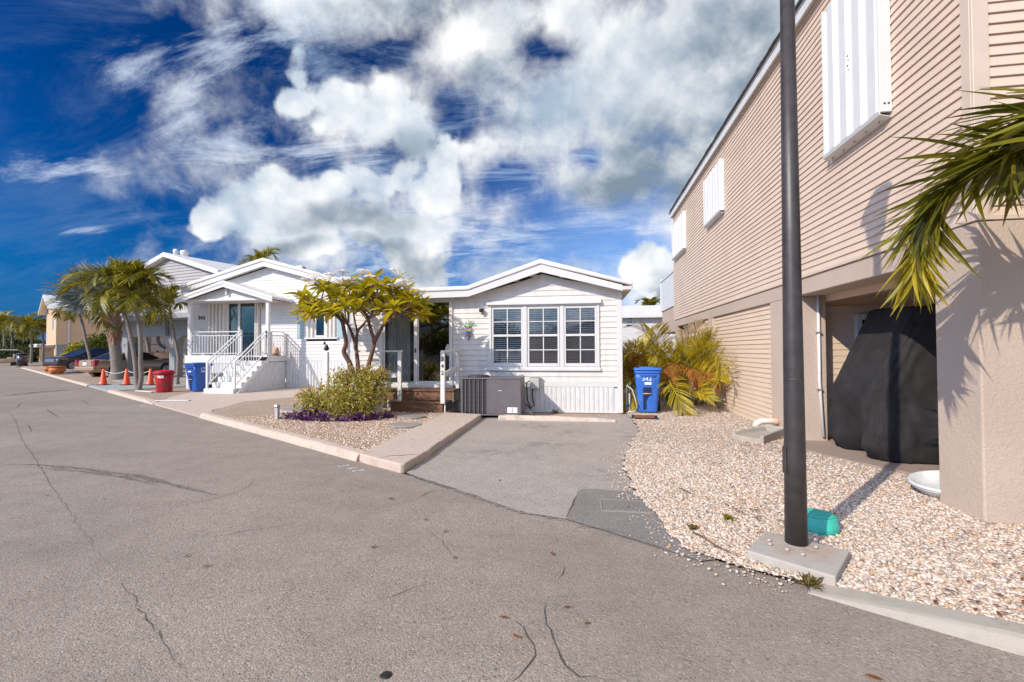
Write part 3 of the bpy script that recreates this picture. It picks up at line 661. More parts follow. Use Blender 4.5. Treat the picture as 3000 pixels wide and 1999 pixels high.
# concrete drive of the next house
mb = MB(); mb.prism([(-11.9, 11.36), (-8.5, 9.27), (-8.95, 10.4), (-9.45, 11.7), (-8.75, 13.0), (-8.2, 13.8), (-8.0, 18), (-12.0, 18), (-13.9, 14.7), (-13.2, 13.2)], lambda u, v, t: (u, v, -0.03 if t == 0 else 0.024)); struct('concrete_drive', mb, M['concrete'])
struct('yard', MB().sheet([(-11.95, 11.4), (-17.3, 14.68), (-17.6, 17.5), (-17.9, 24), (-13.0, 24), (-12.2, 17.4), (-13.9, 14.72), (-13.2, 13.25)], 0.018), M['pea'])
mb = MB(); mb.prism([(-17.35, 14.72), (-21.2, 17.08), (-20.8, 18.2), (-18.6, 18.9), (-17.0, 18.6), (-16.6, 16.6)], lambda u, v, t: (u, v, -0.03 if t == 0 else 0.046)); struct('painted_slab', mb, M['pad_green'])
# ground that rises gently beyond the road on the left
mb = MB(); rows = ((0.35, 0.015), (2.2, 0.020), (4.5, 0.028), (70, 0.03)); ys = [-16.5, -20, -26, -34, -44, -58]
for (d0, z0), (d1, z1) in zip(rows[:-1], rows[1:]):
    for a, b in zip(ys[:-1], ys[1:]):
        mb.add([(*on_edge(a, d0), z0), (*on_edge(b, d0), z0), (*on_edge(b, d1), z1), (*on_edge(a, d1), z1)], [(0, 1, 2, 3)])
struct('rising_ground', mb, M['pea'])
mb = MB(); q = [(-22.5, 19.6), (-25.8, 21.6), (-23.2, 29.5), (-18.8, 29.2), (-19.5, 21.0)]; mb.prism(q, lambda u, v, t: (u, v, -.02 if t == 0 else 0.045)); struct('carport_floor', mb, M['pad_green'])

# kerbs: cast pieces along the road edge
def kerb(x0, x1, label, h=0.105, w=0.17, m='concrete', piece=2.4, ends=False, off=0.0):
    k = MB(); par = None; n = max(1, round(abs(x1-x0)*1.17/piece)); first = True
    root = bpy.data.objects.new('kerb', None); COL.objects.link(root); root['kind'] = 'structure'; root['label'] = label
    root.location = (*on_edge((x0+x1)/2), 0)
    for i in range(n):
        a = x0+(x1-x0)*i/n; b = x0+(x1-x0)*(i+1)/n; g = 0.008*(1 if x1 > x0 else -1)
        secs = []; m_ = 9
        for j in range(m_):
            x = a + (b-a-g)*j/(m_-1); hh = h + random.gauss(0, .003); 
            if ends and i == 0: hh *= min(1.0, 0.12 + j/3.0)
            dj = off + random.gauss(0, .004)
            prof = ((dj-.03, -.03), (dj-.012, hh*.35), (dj+.012, hh*.85), (dj+.04, hh), (dj+w-.01, hh+.004), (dj+w, hh-.01), (dj+w, -.03))
            secs.append([Vector((*on_edge(x, d), z)) - root.location for d, z in prof])
        obj('kerb_stone', MB().loft(secs, smooth=False), M[m], root, bev=.004)
kerb(1.44, 7.2, 'low grey concrete kerb in front of the cream gravel', 0.095, 0.165, 'concrete_grey', 3.2, ends=True, off=-.10)
kerb(-2.98, -8.5, 'pinkish concrete kerb along the garden bed of the white house', 0.105, 0.17, 'concrete', 2.7)
kerb(-11.95, -17.35, 'concrete kerb by the red and blue bins', 0.085, 0.19, 'concrete', 2.8, ends=True)
kerb(-21.3, -52.0, 'far stretch of kerb beside the parked cars', 0.075, 0.19, 'concrete', 3.4)

# ------------------------------------------------------------------ stones
def inside(px, py, poly):
    c = np.zeros(len(px), bool); n = len(poly); j = n-1
    for i in range(n):
        xi, yi = poly[i]; xj, yj = poly[j]
        k = ((yi > py) != (yj > py)) & (px < (xj-xi)*(py-yi)/((yj-yi) or 1e-9)+xi); c ^= k; j = i
    return c
def ico():
    bm = bmesh.new(); bmesh.ops.create_icosphere(bm, subdivisions=1, radius=1.0); v = np.array([p.co[:] for p in bm.verts]); f = np.array([[q.index for q in p.verts] for p in bm.faces]); bm.free(); return v, f
ICO_V, ICO_F = ico()
def stones(name, label, xy, z, rmin, rmax, m, cat='gravel', flat=0.62, power=1.6):
    n = len(xy); nv = len(ICO_V)
    r = rmin + (rmax-rmin)*RNG.random(n)**power
    jit = 1.0 + RNG.normal(0, 0.14, (n, nv, 1)); sc = np.stack([r*RNG.uniform(.8, 1.45, n), r*RNG.uniform(.7, 1.1, n), r*flat*RNG.uniform(.75, 1.25, n)], 1)
    V = ICO_V[None]*jit*sc[:, None, :]
    a = RNG.uniform(0, 2*PI, n); t = RNG.normal(0, .35, n); ca, sa, ct, st = np.cos(a), np.sin(a), np.cos(t), np.sin(t)
    X, Y, Z = V[..., 0], V[..., 1], V[..., 2]
    Y, Z = Y*ct[:, None]-Z*st[:, None], Y*st[:, None]+Z*ct[:, None]
    X, Y = X*ca[:, None]-Y*sa[:, None], X*sa[:, None]+Y*ca[:, None]
    zz = z(xy) if callable(z) else z
    P = np.stack([X+xy[:, :1], Y+xy[:, 1:2], Z+(zz+r*flat*RNG.uniform(.0, .75, n))[:, None]], -1).reshape(-1, 3)
    F = (ICO_F[None]+(np.arange(n)*nv)[:, None, None]).reshape(-1, 3)
    me = bpy.data.meshes.new(name); me.vertices.add(len(P)); me.vertices.foreach_set('co', P.ravel().astype(np.float32))
    me.loops.add(F.size); me.loops.foreach_set('vertex_index', F.ravel().astype(np.int32)); me.polygons.add(len(F))
    me.polygons.foreach_set('loop_start', (np.arange(len(F))*3).astype(np.int32)); me.polygons.foreach_set('loop_total', np.full(len(F), 3, np.int32))
    me.polygons.foreach_set('use_smooth', np.ones(len(F), bool)); me.update(calc_edges=True); me.materials.append(m)
    return stuff(link(name, me), label, cat)
def scatter(poly, dens, holes=(), ymax=None):
    p = np.array(poly); lo, hi = p.min(0), p.max(0); n = int(dens*(hi-lo).prod()); xy = lo+(hi-lo)*RNG.random((n, 2))
    k = inside(xy[:, 0], xy[:, 1], poly)
    for h in holes: k &= ~inside(xy[:, 0], xy[:, 1], h)
    return xy[k]
PADC = [(1.165, 3.44), (1.575, 3.115), (1.88, 3.53), (1.435, 3.83)]
hol = [SLAB, PADC, [(3.42, 4.40), (8, 4.3), (8, 5.6), (3.42, 5.0)]]
near = scatter([p for p in GR_POLY if p[1] < 16], 6000, hol)
d = np.hypot(near[:, 0], near[:, 1]); keep = (d < 13.0) & (near[:, 0] < 6.5) & (RNG.random(len(near)) < np.clip(1.40-d/6.2, .12, 1)*np.where(near[:, 0] > 4.4, .35, 1.0)); near = near[keep]
edge_n = RNG.random(len(near))
stones('gravel', 'cream and orange river gravel covering the bed by the tan house', near, 0.026, 0.0060, 0.0175, M['stones'], power=2.2)
# stones strayed over the asphalt edge
ed = np.array(jag(GRAVEL_EDGE[4:], 0.07, .006)); ed = ed + RNG.normal(0, 0.07, ed.shape) + np.array([-0.03, -0.02]); ed = ed[ed[:, 1] > 2.95]
stones('loose_gravel', 'loose stones strayed onto the asphalt edge', ed, 0.012, 0.004, 0.013, M['stones'])
gx = scatter(GL, 620); gx = gx[np.hypot(gx[:, 0], gx[:, 1]) < 11.5]
stones('pea_gravel', 'fine tan pea gravel around the flowering shrub', gx, 0.084, 0.007, 0.019, M['pebbles'])

# ------------------------------------------------------------------ cracks, painted number, tyre marks
def ribbon(pts, w, z, jit=0.02, step=0.07, taper=True):
    path = jag(pts, jit, step); mb = MB(); n = len(path); vs = []
    for i, (x, y) in enumerate(path):
        a = path[max(i-1, 0)]; b = path[min(i+1, n-1)]; dx, dy = b[0]-a[0], b[1]-a[1]; l = math.hypot(dx, dy) or 1
        k = w*random.uniform(.45, 1.35)*(min(1, 3*min(i, n-1-i)/n+.15) if taper else 1)
        vs += [(x-dy/l*k/2, y+dx/l*k/2, z), (x+dy/l*k/2, y-dx/l*k/2, z)]
    mb.add(vs, [(2*i, 2*i+1, 2*i+3, 2*i+2) for i in range(n-1)]); return mb
M['crack'] = mat('dark_crack', (0.085, 0.073, 0.066), 0.95, 0.5, 30)
gp = lambda L: [tuple(G(x, y)[:2]) for x, y in L]
CRK = [([(1503, 1810), (1530, 1840), (1553, 1870), (1574, 1919), (1560, 1955), (1520, 1985), (1500, 1999)], .0075),
       ([(1605, 1750), (1598, 1790), (1594, 1815), (1610, 1850), (1628, 1900), (1655, 1950), (1690, 1985), (1800, 1996)], .007),
       ([(1646, 1655), (1650, 1670), (1636, 1695)], .005),
       ([(1045, 1778), (1120, 1757), (1215, 1722), (1300, 1705)], .004),
       ([(460, 1498), (560, 1475), (640, 1458), (700, 1440), (735, 1420), (745, 1405)], .006),
       ([(610, 1580), (700, 1560), (800, 1545), (870, 1533)], .0045),
       ([(10, 1190), (45, 1230), (65, 1290), (100, 1340), (150, 1420), (210, 1510), (275, 1605), (320, 1660), (345, 1690)], .005),
       ([(345, 1690), (370, 1730), (420, 1800), (480, 1890), (560, 1999)], .004),
       ([(1224, 1460), (1245, 1447), (1270, 1438), (1300, 1436)], .010), ([(1355, 1430), (1365, 1420), (1380, 1413)], .006),
       ([(1675, 1555), (1690, 1547), (1710, 1545), (1790, 1555)], .006),
       ([(235, 1172), (265, 1185)], .02), ([(136, 1199), (172, 1224)], .018), ([(310, 1255), (365, 1253)], .016), ([(83, 1245), (92, 1266)], .012), ([(120, 1167), (190, 1163)], .02), ([(50, 1195), (60, 1182)], .02),
       ([(875, 1345), (950, 1385)], .004), ([(1010, 1416), (1050, 1425), (1110, 1445)], .004), ([(1240, 1545), (1290, 1580), (1330, 1640)], .003), ([(1810, 1725), (1900, 1755), (1950, 1760)], .003)]
for pts, w in CRK: obj('crack', ribbon(gp(pts), w, 0.0035, 0.008, 0.05), M['crack'], road)
obj('crack', ribbon([(-2.06, 5.34), (-1.85, 5.13), (-1.55, 4.93), (-1.31, 4.78)], .012, .0105, .014, .04), M['crack'], road)
obj('seam', ribbon([(-2.09, 5.33), (-1.31, 4.78), (-0.74, 4.34), (-0.43, 4.16), (-0.12, 4.06)], .05, .0062, .016, .03), M['asphalt_patch'], road)
obj('patch_joint', ribbon([(-0.12, 4.07), (0.01, 4.96)], .010, .0165, .003, .05), M['crack'], road)
obj('patch_joint', ribbon([(0.01, 4.96), (0.45, 4.95)], .008, .0165, .003, .05), M['crack'], road)
obj('walk_crack', ribbon([(-2.55, 5.63), (-2.47, 5.75), (-2.30, 5.80), (-2.2, 5.88), (-2.12, 5.93)], .016, .1145, .010, .03), M['crack'], walk)
obj('kerb_joint', ribbon([(-2.93, 5.86), (-2.78, 5.98)], .008, .1145, .002, .04), M['crack'], walk)
def veil(name, col, a):
    m = bpy.data.materials.new(name); m.use_nodes = True; N, L = nodes(m); b = N['Principled BSDF']; b.inputs['Base Color'].default_value = (*col, 1); b.inputs['Roughness'].default_value = .9
    pos = N.new('ShaderNodeNewGeometry').outputs['Position']; L.new(N_map(m, N_noise(m, 14, 4, .7, pos), .35, .7, 0, a), b.inputs['Alpha']); return m
M['tyre_mark'] = veil('tyre_mark', (0.05, 0.047, 0.046), 0.55)
for pts, w in (([(0, 1360), (100, 1362), (250, 1375), (400, 1395), (520, 1425), (640, 1452)], .10), ([(60, 1366), (250, 1383), (360, 1398), (470, 1425)], .07), ([(0, 1163), (110, 1150), (200, 1143), (250, 1141)], .5)):
    obj('tyre_mark', ribbon(gp(pts), w, 0.003, 0.004, 0.15), M['tyre_mark'], road)
# painted house number on the road: read from the road side
q0, q1 = G(993, 1366), G(1062, 1382); xd = (q1-q0).normalized(); yd = Vector((-xd.y, xd.x, 0))
for ch, (px, py) in (('3', (1006, 1366)), ('4', (1029, 1373)), ('2', (1048, 1380))):
    p = G(px, py); text('painted_number', ch, 0.20, M['road_paint'], road, (p.x, p.y, 0.0042), xd, yd + xd*.45, 0.0006, sx=0.75)
p = G(420, 1188); text('painted_number', '343', 0.22, M['road_paint'], road, (p.x, p.y, 0.0042), RD*-1, RN, 0.0006)
# tar spot and fallen leaves on the road
obj('tar_spot', MB().lathe([(.028, .002), (.022, .006), (0.001, .007)], 14, tuple(G(1131, 1979))), M['black'], road)
LEAFV = [(-.5, 0, 0), (-.2, .16, .05), (.2, .15, .06), (.5, 0, .02), (.2, -.15, .07), (-.2, -.16, .04)]
def leaf_at(x, y, z, s):
    a = random.uniform(0, 6.3); c, n = math.cos(a)*s, math.sin(a)*s
    return [(x+u*c-v*n, y+u*n+v*c, z+w*s) for u, v, w in LEAFV]
lf = None
SPOTS = [(1145, 1463), (1247, 1525), (1095, 1606), (1618, 1626), (1305, 1560), (1332, 1637), (1476, 1813), (136, 1454), (305, 1464), (523, 1377), (548, 1632), (605, 1662), (1514, 1870), (1660, 1783), (753, 1308), (1465, 1410), (1246, 1357), (2850, 1780), (2560, 1990), (1720, 1830)]
for i, (px, py) in enumerate(SPOTS):
    p = G(px, py); s = random.uniform(.04, .075)
    o = obj('fallen_leaf', MB().add(leaf_at(0, 0, 0, s), [(0, 1, 2, 3, 4, 5)]), M['litter'], None, loc=(p.x, p.y, .009)); tag(o, 'small dry brown leaf lying on the asphalt', 'leaf', 'dry leaves scattered on the road')
mb = MB()
for (cx, cy, sx, sy, n, z) in ((2.0, 6.0, .8, 1.5, 90, .06), (1.6, 4.3, .5, .4, 60, .06), (3.2, 3.4, .8, .5, 40, .055), (2.4, 3.0, .5, .2, 30, .055), (-4.6, 8.4, 1.2, .8, 120, .10), (-6.5, 9.6, 1.2, .7, 60, .10), (-3.4, 9.3, .4, .6, 40, .10), (-2.5, 8, .3, 1.2, 14, .116), (1.3, 8.6, .25, .8, 30, .06), (1.9, 11, .5, .6, 60, .05)):
    for _ in range(n): mb.add(leaf_at(random.gauss(cx, sx*.6), random.gauss(cy, sy*.6), z, random.uniform(.03, .06)), [(0, 1, 2, 3, 4, 5)])
mb.v = [v for v in mb.v]; stuff(obj('leaf_litter', mb, M['litter']), 'dry brown leaf litter scattered over the gravel', 'leaf litter')

# ------------------------------------------------------------------ white house 342
F2 = Frame(1.02, 10.95, 0.0)          # origin at the right front corner of the house
h342 = thing('manufactured_house', 'low white clapboard house with triple window, sliding door and number 342', 'house', (1.02, 10.95, 0))
XR, XL, DEPTH = 0.0, -6.78, 11.0
PKX, PKZ, EVZ = -1.87, 3.30, 2.93      # gable peak and eave heights (underside of the rake)
KX = -3.62                             # where the gable meets the low roof over the door
def roof_under(x):
    if x >= PKX: return PKZ + (EVZ-PKZ)*(x-PKX)/(0.0-PKX)
    if x >= KX: return PKZ + (2.85-PKZ)*(PKX-x)/(PKX-KX)
    return 2.85 - 0.02*(KX-x)
def span342(z):
    a, b = XL+.05, XR-.10
    if z > 2.83:
        a = PKX - (PKX-KX)*(PKZ-z)/(PKZ-2.85) if z > 2.85 else KX
        if z > EVZ: b = min(b, PKX*(1-(PKZ-z)/(PKZ-EVZ)) if z < PKZ else PKX)
    return (a, b) if b > a else (PKX, PKX)
WIN = (-3.16, -.54, 1.09, 2.60)        # hole of the triple window
DOOR = (-5.98, -4.08, 0.62, 2.84)      # hole of the sliding door
ZB = [0.74 + .1292*i for i in range(24)]; ZB = [z for z in ZB if z < PKZ] + [PKZ+.04]
boards(h342, M['white_siding'], ZB, span342, lambda u, d, z: (u, -d, z), [WIN, DOOR], lap=.019, tilt=.015, joint=3.6)
# body behind the boards
obj('wall_core', MB().box(XL, XL+.04, 0.02, DEPTH, .1, 2.9).box(XR-.03, XR+.0, .02, DEPTH, .1, 2.95).box(XL, XR, DEPTH, DEPTH+.05, .1, 2.9).box(XL+.04, XR-.03, .1, DEPTH, .5, .56), M['white_siding'], h342)
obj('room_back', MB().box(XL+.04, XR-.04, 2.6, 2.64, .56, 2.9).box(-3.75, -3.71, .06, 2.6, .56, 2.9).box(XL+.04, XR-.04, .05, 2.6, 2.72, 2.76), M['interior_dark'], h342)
obj('corner_trim', MB().box(XR-.105, XR+.012, -.022, .0, .02, 2.92).box(XR-.0, XR+.013, .0, .11, .02, 2.92), M['white_trim'], h342, bev=.004)
obj('corner_trim', MB().box(XL-.012, XL+.09, -.022, .0, .1, 2.85), M['white_trim'], h342, bev=.004)
obj('bottom_trim', MB().box(XL+.09, XR-.106, -.017, .0, .625, .742), M['white_trim'], h342, bev=.003)
obj('skirt_base', MB().box(-4.0, XR-.106, -.02, .0, .012, .05), M['white_trim'], h342, bev=.003)
# ribbed skirting: each vented panel its own piece
rib = MB().prism([(0, 0), (0, -.006), (.022, -.016), (.075, -.016), (.097, -.006), (.110, -.006), (.110, 0)], lambda u, v, t: (u, v, .05 if t == 0 else .622)).mesh('skirting_panel'); rib.materials.append(M['skirting'])
x = -3.94
while x < XR-.215:
    o = link('skirting_panel', rib, h342); o.location = (x, 0, 0); x += .1105
x = XL+.1
while x < -6.2:
    o = link('skirting_panel', rib, h342); o.location = (x, 0, 0); x += .1105
obj('skirt_core', MB().box(XL+.04, XR-.03, .004, .03, .0, .6), M['skirting'], h342)
# triple window: each window with frame, sashes, glass, blinds
tw = obj('window_surround', MB().box(-3.19, -.51, -.045, -.016, 1.02, 1.105).box(-3.165, -3.105, -.045, .02, 1.105, 2.56).box(-.575, -.515, -.045, .02, 1.105, 2.56).box(-2.33, -2.235, -.04, .02, 1.105, 2.56).box(-1.445, -1.35, -.04, .02, 1.105, 2.56).box(-3.165, -.515, -.04, .02, 2.56, 2.62), M['white_trim'], h342, bev=.005)
obj('window_sill', MB().box(-3.20, -.49, -.062, -.0455, 1.005, 1.075), M['white_trim'], h342, bev=.006)
obj('shutter_track', MB().prism([(-.016, 2.60), (-.10, 2.60), (-.10, 2.635), (-.05, 2.70), (-.016, 2.72)], lambda u, v, t: (-3.22 if t == 0 else -.47, u, v)), M['white_trim'], h342, bev=.003)
for i in range(7): obj('screw', MB().lathe([(.010, 0), (.010, .006)], 8), M['util_grey'], h342, loc=(-3.1+i*.42, -.082, 2.665)).rotation_euler = (rad(125), 0, 0)
slat = MB().prism([(-.025, -.006), (.023, .004), (.025, .008), (-.023, -.001)], lambda u, v, t: (-.345 if t == 0 else .345, u, v)).mesh('blind_slat'); slat.materials.append(M['blind'])
for wi, xc in enumerate((-2.717, -1.84, -.962)):
    hw = .385
    w = obj('window', MB().box(xc-hw, xc-hw+.045, -.025, .02, 1.11, 2.555).box(xc+hw-.045, xc+hw, -.025, .02, 1.11, 2.555).box(xc-hw+.045, xc+hw-.045, -.025, .02, 2.50, 2.555).box(xc-hw+.045, xc+hw-.045, -.03, .02, 1.83, 1.885).box(xc-hw+.045, xc+hw-.045, -.032, .02, 1.11, 1.185), M['white_trim'], h342, bev=.004)
    mu = MB()
    for z0, z1, y in ((1.886, 2.50, -.010), (1.186, 1.829, -.004)):
        zm = (z0+z1)/2; mu.box(xc-.012, xc+.012, y-.008, y+.006, z0, z1).box(xc-hw+.046, xc-.0121, y-.008, y+.006, zm-.011, zm+.011).box(xc+.0121, xc+hw-.046, y-.008, y+.006, zm-.011, zm+.011)
    obj('muntin', mu, M['white_trim'], w)
    obj('pane', MB().box(xc-hw+.046, xc+hw-.046, .000, .004, 1.886, 2.50), M['glass'], w)
    obj('pane', MB().box(xc-hw+.046, xc+hw-.046, .006, .010, 1.186, 1.829), M['screen'] if wi else M['glass'], w)
    z = 1.20
    while z < 2.52:
        s = link('blind_slat', slat, w); s.location = (xc, .036, z); s.rotation_euler = (rad(random.gauss(20, 2)), rad(random.gauss(0, .25)), 0); z += .052
    obj('blind_cord', MB().tube([(xc-.22, .05, 1.2), (xc-.22, .05, 2.5)], .003, 5).tube([(xc+.26, .05, 1.6), (xc+.26, .05, 2.5)], .004, 5), M['blind'], w)
obj('alarm_sticker', MB().box(-3.045, -2.985, -.006, -.003, 1.205, 1.25), M['black'], h342)
# sliding door
dr = obj('sliding_door', MB().box(-5.99, -5.90, -.05, .05, .66, 2.80).box(-4.17, -4.085, -.05, .05, .66, 2.80).box(-5.90, -4.17, -.05, .05, 2.71, 2.80).box(-6.0, -4.075, -.06, .06, .60, .70).box(-5.08, -4.985, -.045, -.01, .70, 2.71).box(-5.90, -5.845, -.03, .0, .70, 2.71).box(-4.985, -4.96, -.02, .02, .70, 2.71), M['white_trim'], h342, bev=.005)
obj('door_hood', MB().box(-6.05, -4.02, -.09, -.016, 2.755, 2.845).box(-6.02, -4.05, -.06, -.016, 2.70, 2.754), M['white_trim'], h342, bev=.006)
obj('threshold', MB().box(-6.0, -4.07, -.085, -.061, .58, .665), M['white_trim'], h342, bev=.004)
obj('pane', MB().box(-4.96, -4.17, -.003, .003, .70, 2.71), M['door_glass'], dr)
obj('pane', MB().box(-5.845, -5.08, -.018, -.013, .70, 2.71), M['glass'], dr)
obj('door_handle', MB().tube([(-4.20, -.055, 1.40), (-4.235, -.10, 1.44), (-4.235, -.10, 1.58), (-4.20, -.055, 1.62)], .012, 8).box(-4.225, -4.175, -.056, -.05, 1.37, 1.65), M['white_trim'], dr)
obj('latch', MB().box(-5.05, -5.02, -.065, -.046, 1.45, 1.56), M['black'], dr)
cu = MB(); secs = [[], []]; n = 44
for i in range(n+1):
    u = -5.84 + .60*i/n; yv = .12 + .028*math.sin(i*1.05) + .01*math.sin(i*.37); secs[0].append((u, yv, .72)); secs[1].append((u+.004*math.sin(i), yv, 2.68))
obj('curtain', cu.loft(secs, closed=False), M['curtain'], dr)
# roof: rake boards, membrane edge and roof planes
OV = -.32
mem = [(.235, 3.045), (PKX, 3.645), (KX-.02, 3.055), (-7.0, 2.985), (-7.0, 2.89), (KX-.0, 2.945), (PKX, 3.52), (.215, 2.965)]
obj('roof', MB().prism(mem, lambda u, v, t: (u, OV-.03 if t == 0 else DEPTH+.3, v)), M['white_roof'], h342, bev=.03, seg=3)
rake = [(.005, 2.985), (PKX, 3.517), (KX, 2.94), (-6.95, 2.886), (-6.95, 2.735), (KX, 2.79), (PKX, 3.335), (.005, 2.845)]
obj('rake_board', MB().prism(rake, lambda u, v, t: (u, OV if t == 0 else OV+.05, v)), M['white_trim'], h342, bev=.004)
obj('soffit', MB().prism([(.0, 2.93), (PKX, 3.43), (KX, 2.88), (-6.9, 2.80), (-6.9, 2.79), (KX, 2.865), (PKX, 3.405), (.0, 2.915)], lambda u, v, t: (u, OV+.051 if t == 0 else .0, v)), M['white_trim'], h342)
obj('eave_soffit', MB().box(.006, .21, OV+.0, DEPTH, 2.875, 2.96), M['soffit'], h342, bev=.004)
obj('gutter_lip', MB().box(.211, .235, OV-.0, DEPTH, 2.93, 2.975), M['white_trim'], h342)
for x in (-2.55, -2.1, -1.3, -.75, -.35): obj('soffit_vent', MB().box(x-.14, x+.14, OV+.10, OV+.22, roof_under(x)+.03, roof_under(x)+.04), M['soffit'], h342)
# wall lamp by the window
lp = obj('wall_lamp', MB().box(-3.40, -3.30, -.035, -.012, 2.40, 2.56).box(-3.375, -3.325, -.11, -.035, 2.52, 2.535), M['galv'], h342, bev=.004)
obj('lamp_shade', MB().lathe([(.052, 0), (.05, .07), (.03, .085)], 14, (-3.35, -.10, 2.44)), M['black'], lp)
obj('bulb', MB().lathe([(.005, -.055), (.022, -.045), (.026, -.02), (.014, .0)], 10, (-3.35, -.10, 2.44)), mat('frosted_bulb', (.75, .62, .5), .3), lp)
# wall ornament: little palm tree of painted wood
orn = thing('wall_ornament', 'small green palm tree wall ornament with coloured signs beside the door', 'ornament', (-2.65, 10.92, 1.98))
MO = {k: mat('ornament_'+k, c, .5) for k, c in dict(green=(.01, .28, .05), pink=(.6, .2, .25), yellow=(.75, .42, .02), cyan=(.05, .45, .45), blue=(.02, .12, .45)).items()}
for a in (15, 60, 100, 140, 185, 230, 310):
    ca, sa = math.cos(rad(a)), math.sin(rad(a)); mb = MB(); L_ = .165 if a < 200 else .13
    pts = [(0, 0), (.45, .07), (.8, .03), (1, -.06), (.7, -.05), (.4, -.04)]
    mb.prism([(L_*(p*ca-q*sa), L_*(p*sa+q*ca)) for p, q in pts], lambda u, v, t: (u+.02, -.028 if t == 0 else -.014, v+.13)); obj('leaf', mb, MO['green'], orn)
obj('trunk', MB().tube([(.02, -.018, .11), (.0, -.018, -.05), (.01, -.018, -.19), (-.03, -.018, -.23)], .014, 6), M['bark_brown'], orn)
obj('nut', MB().lathe([(.004, -.018), (.016, -.008), (.018, .004), (.006, .016)], 8, (.02, -.04, .12)), MO['yellow'], orn)
for z, k, t in ((.055, 'pink', 4), (.015, 'yellow', -3), (-.02, 'cyan', 5), (-.055, 'blue', -4), (-.09, 'pink', 2), (-.125, 'blue', 6)):
    o = obj('sign_board', MB().box(-.07, .06, -.042, -.03, -.013, .013), MO[k], orn, loc=(0, 0, z)); o.rotation_euler = (0, rad(t), 0)
# wooden deck and steps
dk = thing('wooden_steps', 'brown wooden porch steps with white railing at the sliding door', 'steps', (-4.0, 10.5, .08))
def dbox(name, x0, x1, y0, y1, z0, z1, m='wood', bev=.006, par=None): return obj(name, MB().box(x0+4, x1+4, y0-10.5, y1-10.5, z0-.08, z1-.08), M[m], par or dk, bev=bev)
for i in range(4): dbox('deck_plank', -4.85, -2.86, 10.28+i*.15, 10.28+i*.15+.144, .545, .585)
dbox('deck_front', -4.83, -2.90, 10.31, 10.345, .34, .543)
dbox('deck_side', -2.90, -2.868, 10.31, 10.88, .30, .543, 'wood_grey')
dbox('step_tread', -4.36, -2.97, 10.03, 10.33, .285, .325); dbox('step_front', -4.30, -3.06, 10.055, 10.09, .085, .283); dbox('step_side', -3.10, -3.061, 10.091, 10.33, .085, .283)
for x in (-2.95, -4.78): dbox('deck_post', x-.045, x+.045, 10.78, 10.87, .02, .543, 'wood_grey')
for x, y in ((-3.035, 10.0),): dbox('rail_post', x-.05, x+.05, y-.03, y+.03, .30, 1.47, 'white_paint', .004); dbox('rail_post', x+.02, x+.05, y+.031, y+.05, .09, .90, 'white_paint', .003)
dbox('rail_post', -2.93, -2.855, 10.72, 10.80, .586, 1.50, 'white_paint', .004)
o = obj('handrail', MB().bar((.965, -.53, 1.40), (1.107, .30, 1.43), .09, .04), M['white_paint'], dk, bev=.004); o = obj('mid_rail', MB().bar((.965, -.44, .86), (1.107, .24, 1.00), .035, .12), M['white_paint'], dk, bev=.004)
dbox('rail_post', -4.19, -4.10, 10.18, 10.24, .325, 1.47, 'white_paint', .004); dbox('rail_post', -5.30, -5.22, 10.18, 10.24, .12, 1.47, 'white_paint', .004)
dbox('handrail', -6.0, -4.09, 10.19, 10.28, 1.471, 1.51, 'white_paint', .004); dbox('mid_rail', -6.0, -4.191, 10.215, 10.245, .87, .985, 'white_paint', .004)
dbox('rail_post', -6.05, -5.95, 10.18, 10.26, .1, 1.47, 'white_paint', .004)
for i, ch in enumerate('342'): text('house_number', ch, .125, M['lettering_black'], dk, (-3.035+4, 10.0-10.5-.034, 1.30-i*.155-.08), bold=.002)
# air conditioner
ac = thing('air_conditioner', 'large grey packaged air conditioner in front of the white skirting', 'air conditioner', (-1.90, 10.30, .0))
AX0, AX1, AY0, AY1, AZ0, AZ1 = -.68, .66, -.42, .30, .10, .86
obj('cabinet', MB().box(-.08, AX1, AY0, AY1, AZ0, AZ1), M['ac_metal'], ac, bev=.01, seg=2)
obj('coil_box', MB().box(AX0+.015, -.081, AY0+.03, AY1-.01, AZ0+.02, AZ1-.01), M['ac_dark'], ac)
obj('top_panel', MB().box(AX0-.01, AX1+.01, AY0-.012, AY1+.01, AZ1, AZ1+.035), M['ac_metal'], ac, bev=.008)
obj('base_rail', MB().box(AX0-.005, AX1+.005, AY0-.005, AY1, AZ0-.035, AZ0-.001), M['ac_metal'], ac, bev=.004)
for i in range(7): obj('corner_post' if i in (0, 6) else 'guard_bar', MB().box(AX0+i*.0965-.0, AX0+i*.0965+(.035 if i in (0, 6) else .016), AY0-.004, AY0+.026, AZ0, AZ1-.001), M['ac_metal'], ac)
for i in range(26): obj('guard_wire', MB().box(AX0+.02, -.09, AY0+.012, AY0+.017, AZ0+.03+i*.028, AZ0+.034+i*.028), M['ac_metal'], ac)
obj('fan_guard', MB().lathe([(.25, 0), (.25, .03), (.20, .045), (.05, .05)], 24, (-.36, -.06, AZ1+.035)), M['ac_dark'], ac)
obj('label_plate', MB().box(.36, .58, AY0-.004, AY0-.0005, .13, .25), M['lettering_white'], ac); obj('name_plate', MB().box(.14, .25, AY0-.004, AY0-.0005, .60, .625), M['black'], ac)
obj('warning_mark', MB().box(.46, .475, AY0-.006, AY0-.0045, .14, .235), M['lettering_black'], ac); obj('brand_mark', MB().box(.15, .24, AY0-.006, AY0-.0045, .607, .618), M['lettering_white'], ac)
for z in (.18, .78): obj('vent_slots', MB().box(.10, .11, AY0-.003, AY0-.0005, z, z+.05), M['ac_dark'], ac)
